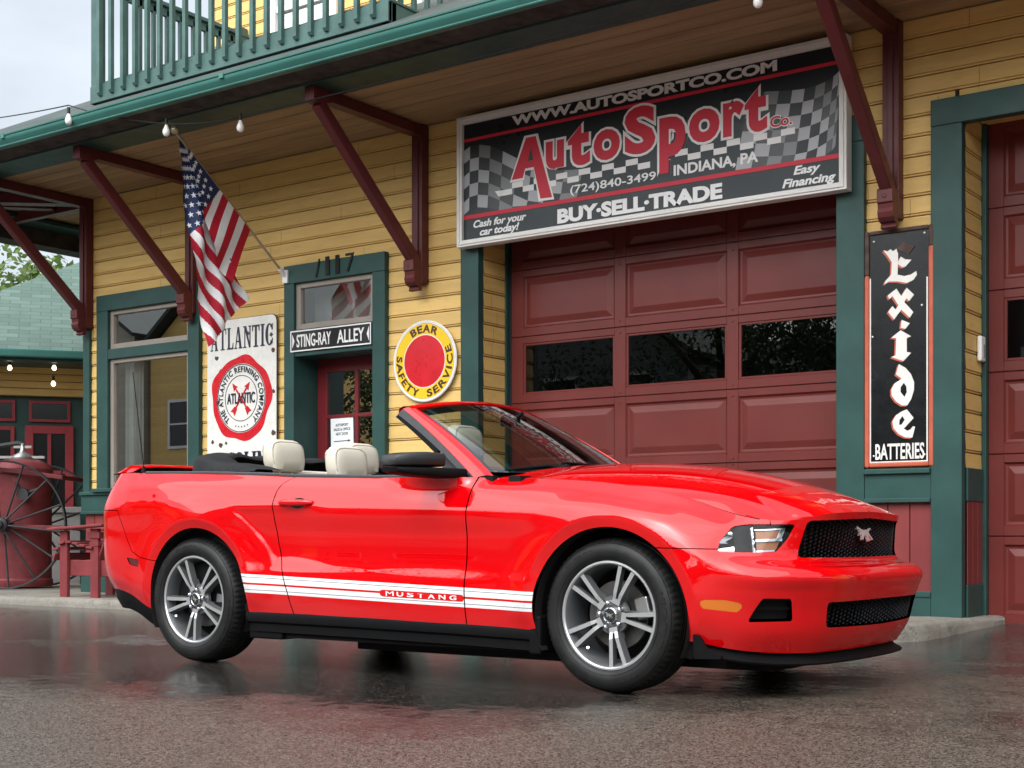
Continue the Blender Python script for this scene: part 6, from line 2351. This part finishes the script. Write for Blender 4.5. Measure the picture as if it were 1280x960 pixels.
# ------------------------------------------------------------------ lettering on the stripe
mb = MB()
chars = 'MUSTANG'
for s in (-1, 1):
    for k, ch in enumerate(chars):
        f = (k + .5) / 7
        xx = lerp(-1.285, -.818, f) if s < 0 else lerp(-.818, -1.285, f)
        zc = lz_c(xx)
        # stand each letter on the door skin
        w = .937
        T = frame(C(xx, s * (w + .0005), zc), (-s * 1, 0, -s * -.0), (0, 0, 1)) if s < 0 else frame(C(xx, s * (w + .0005), zc), (-1, 0, 0), (0, 0, 1))
        text(mb, ch, T, -(.026 if ch == 'M' else .021), (.026 if ch == 'M' else .021), -.0115, .0115, 0, bold=(.0 if ch == 'M' else .02), h=.0015)
LET = mb
if LET.V: LET.build('stripe_lettering', M['stripe'], CAR)

# ------------------------------------------------------------------ door furniture
belt = [(-3.20, .842, 1.078), (-2.68, .848, 1.064), (-2.25, .852, 1.047), (-2.0, .856, 1.032), (-1.4, .858, 1.010), (-.84, .85, .999)]
sweep('belt_trim', belt, [(.012, -.004), (.012, .006), (.004, .012), (-.035, .010), (-.045, -.05)], M['trim_grey'], CAR, True)
for s, dpart in ((-1, dp[0]), (1, dp[1])):
    mb = MB()
    pts = []
    for k in range(13):
        t = k / 12
        x = lerp(-2.03, -1.785, t)
        pts.append(C(x, s * (.930 + .026 * (1 - (2 * t - 1) ** 6)), .889 - .003 * t))
    b = len(mb.V)
    for i, p in enumerate(pts):
        hh_ = .0165 * (1 - .45 * abs(2 * i / 12 - 1) ** 4)
        for k in range(10):
            a = 2 * pi * k / 10
            mb.v(p + Vector((0, s * .010 * cos(a), hh_ * sin(a))))
    for i in range(12):
        for k in range(10):
            mb.F.append((b + i * 10 + k, b + i * 10 + (k + 1) % 10, b + (i + 1) * 10 + (k + 1) % 10, b + (i + 1) * 10 + k)); mb.M.append(0)
    mb.F.append(tuple(b + k for k in range(10))); mb.M.append(0); mb.F.append(tuple(b + 120 + k for k in range(10))); mb.M.append(0)
    mb.build('handle', M['car_red'], dpart, smooth=50)
    # mirror: rounded head in two tones on a wedge arm
    def shell(secs, n=20):
        """secs: list of (y, x0, x1, z0, z1, r) rounded-rectangle sections along y"""
        m_ = MB(); b_ = 0
        for (y, x0, x1, z0, z1, e) in secs:
            for k in range(n):
                a = 2 * pi * k / n
                cx_, sx_ = cos(a), sin(a)
                px_ = (abs(cx_) ** e) * (1 if cx_ > 0 else -1); pz_ = (abs(sx_) ** e) * (1 if sx_ > 0 else -1)
                m_.v(C((x0 + x1) / 2 + px_ * (x1 - x0) / 2, s * y, (z0 + z1) / 2 + pz_ * (z1 - z0) / 2))
        for i in range(len(secs) - 1):
            for k in range(n):
                k2 = (k + 1) % n
                f = (i * n + k, i * n + k2, (i + 1) * n + k2, (i + 1) * n + k)
                m_.F.append(f); m_.M.append(0)
        m_.F.append(tuple(range(n))); m_.M.append(0)
        m_.F.append(tuple((len(secs) - 1) * n + k for k in range(n))); m_.M.append(0)
        return m_
    up = shell([(.955, -1.00, -.89, 1.05, 1.104, .4), (.965, -1.025, -.875, 1.044, 1.113, .4), (1.05, -1.06, -.90, 1.044, 1.116, .4), (1.13, -1.09, -.95, 1.044, 1.111, .4), (1.172, -1.105, -.985, 1.045, 1.101, .4), (1.182, -1.10, -1.00, 1.050, 1.092, .5)])
    mir = up.build('mirror', M['black'], dpart, smooth=50)
    dn = shell([(.85, -.93, -.83, .992, 1.040, .45), (.93, -.99, -.85, .990, 1.041, .4), (1.05, -1.058, -.895, .996, 1.041, .4), (1.14, -1.092, -.955, 1.006, 1.041, .4), (1.178, -1.10, -.99, 1.018, 1.041, .45)])
    dn.build('mirror_base', M['trim_black'], mir, smooth=50)
    m_ = MB()
    m_.face([C(-1.101, s * .985, 1.052), C(-1.112, s * 1.15, 1.047), C(-1.112, s * 1.15, 1.09), C(-1.101, s * .985, 1.10)])
    m_.build('mirror_glass', M['chrome'], mir)
    # quarter-light blanking triangle at the pillar foot
    m_ = MB()
    m_.prism([(-1.10, 1.0), (-.855, .998), (-1.10, 1.185)], .02, frame(C(0, s * .815 + (.01 if s > 0 else 0), 0), (1, 0, 0), (0, .12 * -s, 1)))
    m_.build('mirror_sail', M['trim_grey'], dpart, bevel=.005)

# ------------------------------------------------------------------ windscreen
def base_pt(s): return Vector((-.62 - .115 * abs(s) ** 2, .765 * s, 1.065 - .067 * s * s))
def head_pt(s): return Vector((-1.275 - .08 * abs(s) ** 2.4, .600 * s, 1.432 - .060 * abs(s) ** 2.2))
wr = []
for i in range(31):
    row = []
    for j in range(41):
        s = 2 * j / 40 - 1; t = i / 30
        p = base_pt(s).lerp(head_pt(s), t)
        p += Vector((.35, 0, .9)) * (.028 * 4 * t * (1 - t) * .6)
        row.append(p)
    wr.append(row)
g = Sheet().from_rows(wr)
def free(S_, name, mat, parent, smooth=40):
    mb = MB()
    mb.V = [tuple(C(p.x, p.y, p.z)) for p in S_.V]; mb.F = list(S_.F); mb.M = list(S_.M)
    return mb.build(name, mat, parent, smooth=smooth, merge=True)
WSF = None
# frame: pillars and header as one swept loop around the glass
loop = []
for i in range(19): loop.append(('L', 1 - i / 18))
PO = [Vector((-.800, .832, .990)), Vector((-1.114, .738, 1.204)), Vector((-1.415, .640, 1.375))]
def pill_out(t):
    return PO[0] * ((1 - t) * (1 - 2 * t)) + PO[1] * (4 * t * (1 - t)) + PO[2] * (t * (2 * t - 1))
fr = []
sec_p = []
for s in (-1, 1):
    rows_ = []
    for i in range(25):
        t = i / 24
        o_ = pill_out(t); gi = base_pt(1).lerp(head_pt(1), t); gi += Vector((.35, 0, .9)) * (.028 * 4 * t * (1 - t) * .6)
        i_ = gi + Vector((.004, .006, .004))
        nrm = Vector((.28, .55, .5)).normalized()
        ring = [i_ - nrm * .012, i_ + nrm * .004, i_.lerp(o_, .35) + nrm * .014, i_.lerp(o_, .7) + nrm * .012, o_ + nrm * .002, o_ - nrm * .020, i_ - nrm * .03]
        rows_.append([Vector((p.x, p.y * s, p.z)) for p in ring])
    S_ = Sheet().from_rows(rows_)
    p_ = free(S_, 'windscreen_pillar', M['car_red'], CAR, 50)
    # grey seal and black weatherstrip behind the pillar
    for nm, mt, a0, a1, dn in (('pillar_seal', 'trim_grey', .0, .030, 0), ('weatherstrip', 'trim_black', .030, .056, .006)):
        rows_ = []
        for i in range(25):
            t = i / 24
            if nm == 'weatherstrip': t = lerp(.40, 1.0, t)
            o_ = pill_out(t); back_ = Vector((-.80, .0, -.55)).normalized()
            k = 1.0 + (.5 * t if nm == 'pillar_seal' else .2)
            p0 = o_ + back_ * a0 * k; p1 = o_ + back_ * a1 * k
            ring = [p0 + Vector((0, .002 - dn, 0)), p1 + Vector((0, .002 - dn, 0)), p1 + Vector((0, -.035, 0)), p0 + Vector((0, -.035, 0))]
            rows_.append([Vector((p.x, p.y * s, p.z)) for p in ring])
        free(Sheet().from_rows(rows_), nm, M[mt], p_, 30)
rows_ = []
for j in range(41):
    s = 2 * j / 40 - 1
    h_ = head_pt(s); e = abs(s)
    sc = 1 + .055 * e ** 6
    bk_ = Vector((-1, 0, .12)).normalized(); upv = Vector((.42, 0, .9)).normalized()
    h_.y *= sc
    ring = [h_ - upv * .012, h_ + upv * .006, h_ + bk_ * .03 + upv * .014, h_ + bk_ * .07 + upv * .012, h_ + bk_ * .092 - upv * .004, h_ + bk_ * .085 - upv * .032, h_ + bk_ * .02 - upv * .032, h_ - upv * .012]
    rows_.append(ring)
hd = free(Sheet().from_rows(rows_), 'windscreen_header', M['car_red'], CAR, 50)
ws = free(g, 'windscreen', M['screen_glass'], CAR, 0)
# black shade band and edges of the glass, cowl, mirror, wipers
band_r = []
for i in range(4):
    t = .90 + .10 * i / 3
    band_r.append([base_pt(2 * j / 40 - 1).lerp(head_pt(2 * j / 40 - 1), t) + Vector((.35, 0, .9)) * (.028 * 4 * t * (1 - t) * .6) - Vector((.004, 0, .008)) for j in range(41)])
free(Sheet().from_rows(band_r), 'sunshade_band', M['interior'], ws, 0)
for s in (-1, 1):
    er = []
    for i in range(25):
        t = i / 24; row = []
        for k in (0, 1):
            ss = s * (1 - .045 * k)
            row.append(base_pt(ss).lerp(head_pt(ss), t) + Vector((.35, 0, .9)) * (.028 * 4 * t * (1 - t) * .6) - Vector((.004, 0, .005)))
        er.append(row)
    free(Sheet().from_rows(er), 'glass_edge', M['interior'], ws, 0)
cr_ = []
for j in range(41):
    s = 2 * j / 40 - 1; p = base_pt(s)
    c0 = Vector((lerp(-.58, -.70, s * s) , .78 * s, lerp(1.078, .988, abs(s) ** 2.3)))
    cr_.append([p + Vector((-.02, 0, .012)), p + Vector((.01, 0, -.004)), p.lerp(c0, .6) + Vector((0, 0, -.02)), c0 + Vector((.03, 0, -.03))])
free(Sheet().from_rows(cr_), 'cowl', M['trim_black'], CAR, 30)
mb = MB()
mb.tube([C(-.60, -.36, 1.055), C(-.66, -.40, 1.066), C(-.74, -.66, 1.036)], [.012, .009, .006], 8)
mb.tube([C(-.672, -.30, 1.072), C(-.76, -.69, 1.030)], .008, 6)
mb.lathe([(0, .03), (.02, .026), (.026, .008), (.026, -.02)], 14, Matrix.Translation(C(-.585, -.35, 1.045)))
mb.build('wiper', M['trim_black'], ws, smooth=40)
mb = MB()
mb.tube([C(-.56, .22, 1.066), C(-.63, .16, 1.08), C(-.66, -.24, 1.088)], [.012, .009, .006], 8)
mb.tube([C(-.635, .30, 1.078), C(-.665, -.27, 1.082)], .008, 6)
mb.build('wiper', M['trim_black'], ws, smooth=40)
mb = MB()
mb.bar(C(-1.16, -.11, 1.335), C(-1.16, .11, 1.335), .025, .055, (1, 0, 0)); mb.tube([C(-1.14, 0, 1.36), C(-1.10, 0, 1.385)], .012, 8)
mb.build('rear_view_mirror', M['trim_black'], ws, bevel=.01)

# ------------------------------------------------------------------ cabin
mb = MB()
mb.box(CX - 2.95, CX - .55, CY - .84, CY + .84, .30, .34)
for s in (-1, 1): mb.box(CX - 3.1, CX - .70, CY + s * .80 - .02, CY + s * .80 + .02, .34, 1.0)
mb.box(CX - 3.30, CX - 3.25, CY - .8, CY + .8, .34, 1.07); mb.box(CX - .62, CX - .55, CY - .8, CY + .8, .3, 1.0)
mb.build('cabin_tub', M['interior'], CAR)
dsh = []
for j in range(25):
    y = -.76 + 1.52 * j / 24; e = abs(y) / .76; hood_ = .03 * exp(-((y - .37) / .2) ** 2)
    dsh.append([Vector(p) for p in ((-.56 - .12 * e * e, y, 1.02), (-.80 - .05 * e, y, 1.03 + hood_ * .6), (-1.0, y, 1.005 + hood_), (-1.06, y, .96 + hood_), (-1.04, y, .80), (-.95, y, .60))])
free(Sheet().from_rows(dsh), 'dashboard', M['interior'], CAR, 40)
mb = MB()
T = Matrix.Translation(C(-1.33, .37, .93)) @ Matrix.Rotation(radians(-66), 4, 'Y')
for k in range(40):
    a0, a1 = 2 * pi * k / 40, 2 * pi * (k + 1) / 40
    mb.tube([T @ Vector((.185 * cos(a0), .185 * sin(a0), 0)), T @ Vector((.185 * cos(a1), .185 * sin(a1), 0))], .015, 8, cap=False)
for a in (0, 2.4, -2.4): mb.bar(T @ Vector((0, 0, -.02)), T @ Vector((.18 * cos(a), .18 * sin(a), 0)), .05, .018, T.to_3x3() @ Vector((sin(a), -cos(a), 0)))
mb.lathe([(0, .02), (.06, .012), (.075, -.02), (.05, -.06)], 20, T)
mb.tube([T @ Vector((0, 0, -.05)), T @ Vector((0, 0, -.3))], .03, 10)
mb.build('steering_wheel', M['interior'], CAR, smooth=40)

def puff(name, x, y, z, secs, mat, parent, n=28, tilt=0.0):
    """upholstered block: secs = list of (z, half depth, half width, exponent, x shift)"""
    mb = MB()
    for (zz, hd_, hw_, e, dx) in secs:
        for k in range(n):
            a = 2 * pi * k / n
            c_, s_ = cos(a), sin(a)
            px_ = (abs(c_) ** e) * (1 if c_ > 0 else -1) * hd_ + dx; py_ = (abs(s_) ** e) * (1 if s_ > 0 else -1) * hw_
            mb.v(C(x + px_ - tilt * zz, y + py_, z + zz))
    m_ = len(secs)
    for i in range(m_ - 1):
        for k in range(n):
            k2 = (k + 1) % n
            mb.F.append((i * n + k, i * n + k2, (i + 1) * n + k2, (i + 1) * n + k)); mb.M.append(0)
    mb.F.append(tuple(range(n))[::-1]); mb.M.append(0); mb.F.append(tuple((m_ - 1) * n + k for k in range(n))); mb.M.append(0)
    return mb.build(name, mat, parent, smooth=50)
HR = [(0, .035, .105, .55, 0), (.012, .052, .124, .5, 0), (.06, .058, .132, .5, .002), (.11, .057, .130, .5, .003), (.15, .050, .120, .5, .002), (.172, .036, .100, .55, 0), (.180, .018, .08, .6, 0)]
def seat(x, y, zb, ztop_, hz, rear=False):
    h = ztop_ - zb
    st = puff('seat', x, y, zb, [(0, .08, .22, .5, 0), (.04, .10, .24, .5, 0), (h * .5, .085, .25, .5, 0), (h * .8, .07, .22, .5, 0), (h - .03, .055, .16, .5, 0), (h, .03, .13, .6, 0)], M['leather'], CAR, tilt=.20)
    puff('cushion', x + .26, y, zb - .16, [(0, .24, .22, .4, 0), (.05, .27, .25, .4, 0), (.14, .26, .24, .4, 0), (.17, .20, .19, .5, 0)], M['leather'], st)
    hx = x - .20 * h - (.01)
    k = 1.04
    puff('headrest', hx, y, hz, [(a * k, b * k, c * k, e, dx) for a, b, c, e, dx in HR], M['leather'], st, 32, tilt=.12)
    pp_ = []
    for q in range(41):                            # piping round the front and back edges
        a = 2 * pi * q / 40; c_, s_ = cos(a), sin(a)
        pp_.append(((abs(c_) ** .5) * (1 if c_ > 0 else -1) * .122 * k, .092 + (abs(s_) ** .5) * (1 if s_ > 0 else -1) * .080))
    for dx in (-.038, .040):
        pb_ = MB(); pb_.tube([C(hx + dx - .12 * zz, y + yy, hz + zz) for yy, zz in pp_], .0045, 6, cap=False)
        pb_.build('piping', M['leather_seam'], st, smooth=0)
    for s in (-.05, .05):
        mb = MB(); mb.tube([C(hx + .01, y + s, ztop_ - .05), C(hx, y + s, hz + .04)], .006, 8)
        mb.build('headrest_post', M['chrome'], st, smooth=40)
    return st
seat(-1.93, -.38, .52, 1.02, 1.030)           # passenger seat slid back, headrest down
seat(-1.66, .38, .55, 1.13, 1.185)            # driver's seat further forward and higher
seat(-2.47, -.335, .56, 1.05, 1.09, True)
seat(-2.47, .335, .56, 1.05, 1.105, True)
mb = MB()
mb.box(CX - 2.72, CX - 2.60, CY - .66, CY + .66, .5, 1.105)
mb.build('rear_bulkhead', M['leather'], CAR, bevel=.03)

# folded canvas roof in its well
pth = [(-2.42, .735), (-2.62, .745), (-2.85, .735), (-3.02, .66), (-3.12, .50), (-3.17, .25), (-3.18, 0)]
full = [(x, -y) for x, y in pth] + [(x, y) for x, y in pth[-2::-1]]
P_ = [Vector((x, y, 0)) for x, y in full]; T_ = [0.0]
for a, b in zip(P_, P_[1:]): T_.append(T_[-1] + (b - a).length)
stk = []
NSK = 110
for i in range(NSK + 1):
    t = T_[-1] * i / NSK
    p = Vector(catmull(P_, T_, t)); q = Vector(catmull(P_, T_, min(T_[-1], t + .01))); r = Vector(catmull(P_, T_, max(0, t - .01)))
    d = (q - r).normalized(); inn = Vector((-d.y, d.x, 0))
    if (Vector((-2.4, 0, 0)) - p).dot(inn) < 0: inn = -inn
    f = i / NSK; rise = min(1, f / .30) ** .8 * smooth(0, .10, 1 - f)
    H_ = lerp(.012, .135, rise) + .008 * sin(f * 40)
    rip = .006 * sin(f * 90)
    sec = [(0, 0), (.012, .70), (.035, .97), (.075, 1.0), (.12, .99 + .03 * sin(f * 33)), (.16, .95), (.19, .95), (.215, .90), (.225, .78), (.20, .70)]
    stk.append([p + inn * (a + rip) + Vector((0, 0, 1.075 + H_ * b)) for a, b in sec])
free(Sheet().from_rows(stk), 'folded_roof', M['fabric_top'], CAR, 60)
mb = MB()
for s in (-1, 1):
    mb = MB()
    mb.tube([C(-3.02, s * .54, 1.13), C(-2.75, s * .56, 1.12), C(-2.45, s * .58, 1.075)], .018, 8)
    mb.tube([C(-2.9, s * .46, 1.14), C(-2.6, s * .50, 1.10)], .014, 8)
    mb.box(CX - 2.62, CX - 2.56, CY + s * .55 - .02, CY + s * .55 + .02, 1.05, 1.11)
    mb.build('roof_linkage', M['trim_black'], CAR, smooth=40)

# ------------------------------------------------------------------ wheels (axis = local z, outwards)
def make_wheel():
    rim = MB()
    prof = [(.247, -.010), (.2485, .002), (.246, .008), (.238, .009), (.232, .004), (.226, -.012), (.218, -.03), (.212, -.12), (.216, -.18), (.235, -.19), (.247, -.19)]
    rim.lathe(prof, 72, None, 0, mats=[0, 0, 0, 0, 1, 1, 1, 1, 1, 1])
    w = rim.build('wheel', [M['alloy'], M['alloy_grey']], CAR, smooth=35)
    ty = MB()
    tp = [(.243, -.008), (.250, .010), (.262, .019), (.285, .024), (.305, .022), (.322, .014), (.333, .004), (.340, -.004), (.3455, -.014), (.3500, -.030), (.3525, -.050), (.3535, -.060), (.345, -.062), (.345, -.070), (.3535, -.072), (.3545, -.098), (.3545, -.104), (.345, -.106), (.345, -.114), (.3545, -.116), (.3535, -.146), (.345, -.148), (.345, -.156), (.3535, -.158),
          (.350, -.190), (.343, -.205), (.325, -.214), (.29, -.22), (.25, -.20)]
    n = 216; b = 0
    for r, h in tp:
        for k in range(n):
            a = 2 * pi * k / n
            rr = r
            if .338 < r < .3515 and h > -.05 and k % 3 == 0: rr -= .0055
            ty.v((rr * cos(a), rr * sin(a), h))
    for i in range(len(tp) - 1):
        for k in range(n):
            k2 = (k + 1) % n
            ty.F.append((i * n + k, i * n + k2, (i + 1) * n + k2, (i + 1) * n + k)); ty.M.append(0)
    # ribs and raised sidewall lettering
    for r in (.268, .327): ty.lathe([(r - .0015, .0185 if r < .3 else .008), (r, .0225 if r < .3 else .0125), (r + .0015, .0185 if r < .3 else .006)], 96)
    for a0 in (28, 208):
        arc_text(ty, 'MICHELIN', Matrix.Translation((0, 0, .0205)), .286, .310, a0, a0 - 52, 0, bold=.03, h=.003)
        arc_text(ty, 'ENERGY', Matrix.Translation((0, 0, .0205)), .288, .306, a0 - 66, a0 - 98, 0, bold=.01, h=.003)
    ty.build('tyre', M['tyre'], w, smooth=32)
    sp0 = None
    for k in range(5):
        A = 2 * pi * k / 5
        R = Matrix.Rotation(A, 4, 'Z')
        m_ = MB()
        # twin-bar spoke: closed V at the hub, open at the rim, machined face over grey flanks
        def loft(outer):
            return outer
        for s in (-1, 1):
            st = [(.075, .005, .020, -.014), (.105, .007, .025, -.006), (.16, .015, .034, -.003), (.225, .0255, .046, .000), (.238, .028, .050, .002)]
            for (r0, i0, o0, h0), (r1, i1, o1, h1) in zip(st, st[1:]):
                q = [Vector((r0, s * i0, h0)), Vector((r0, s * o0, h0)), Vector((r1, s * o1, h1)), Vector((r1, s * i1, h1))]
                dn = Vector((0, 0, -.034))
                fl = [0, 1, 2, 3] if s > 0 else [3, 2, 1, 0]
                m_.face([R @ q[i] for i in fl][::-1], 0)
                m_.face([R @ q[1], R @ q[2], R @ (q[2] + dn + Vector((0, s * .008, 0))), R @ (q[1] + dn + Vector((0, s * .008, 0)))], 1)
                m_.face([R @ q[0], R @ q[3], R @ (q[3] + dn), R @ (q[0] + dn)], 1)
        web = [Vector((.06, -.020, -.024)), Vector((.06, .020, -.024)), Vector((.232, .046, -.022)), Vector((.232, -.046, -.022))]
        dn = Vector((0, 0, -.02))
        m_.face([R @ Vector((.055, -.022, -.016)), R @ Vector((.055, .022, -.016)), R @ Vector((.082, .021, -.013)), R @ Vector((.082, -.021, -.013))], 0)
        for s in (-1, 1):
            m_.face([R @ Vector((.06, s * .024, -.018)), R @ Vector((.11, s * .032, -.030)), R @ Vector((.11, s * .034, -.05)), R @ Vector((.06, s * .03, -.05))], 1)
        m_.build('spoke', [M['alloy'], M['alloy_grey']], w)
        m_ = MB()
        a = A + pi / 5
        T = Matrix.Translation((.057 * cos(a), .057 * sin(a), -.034))
        m_.lathe([(.011, 0), (.011, .022), (.008, .030), (0, .033)], 12, T)
        m_.build('lug_nut', M['chrome'], w, smooth=40)
    m_ = MB()
    m_.lathe([(0, -.030), (.085, -.030), (.088, -.045), (.070, -.06)], 40)
    m_.build('hub', M['alloy_grey'], w, smooth=40)
    m_ = MB()
    m_.lathe([(0, -.004), (.026, -.005), (.029, -.008), (.032, -.004), (.036, -.008), (.037, -.03)], 36, None, 0, mats=[1, 1, 0, 0, 0])
    m_.prism([(x * .26, z * .30) for x, z in HORSE], .002, Matrix.Translation((0, 0, -.0045)), 0)
    m_.build('centre_cap', [M['chrome'], M['black']], w, smooth=40)
    m_ = MB()
    m_.lathe([(.07, -.085), (.155, -.085), (.155, -.110), (.07, -.110)], 48)
    m_.build('brake_disc', M['steel_disc'], w, smooth=30)
    m_ = MB()
    m_.box(-.05, .05, .10, .172, -.125, -.068, 0, Matrix.Rotation(radians(-70), 4, 'Z'))
    m_.build('brake_caliper', M['fitting'], w, bevel=.008)
    m_ = MB()
    m_.lathe([(0, -.24), (.20, -.20), (.213, -.16)], 40)
    m_.build('backing_plate', M['gap'], w)
    m_ = MB()
    va = radians(238); m_.tube([(.205 * cos(va), .205 * sin(va), -.03), (.19 * cos(va), .19 * sin(va), -.008)], .006, 8)
    m_.build('valve_stem', M['chrome'], w)
    return w
def wheel_mat(x, s, spin, w_out):
    R = Matrix(((1, 0, 0), (0, 0, -1), (0, 1, 0))).to_4x4()          # local z -> -y
    if s > 0: R = Matrix.Rotation(pi, 4, 'Z') @ R
    return Matrix.Translation(C(x, s * w_out, .3535)) @ R @ Matrix.Rotation(radians(spin), 4, 'Z')
w0 = make_wheel()
specs = [(0.0, -1, -6, .888), (-2.735, -1, -27, .893), (0.0, 1, 12, .888), (-2.735, 1, 33, .893)]
for i, sp_i in enumerate(specs):
    w_ = w0 if i == 0 else copy_tree(w0, CAR)
    w_.matrix_basis = wheel_mat(*sp_i)
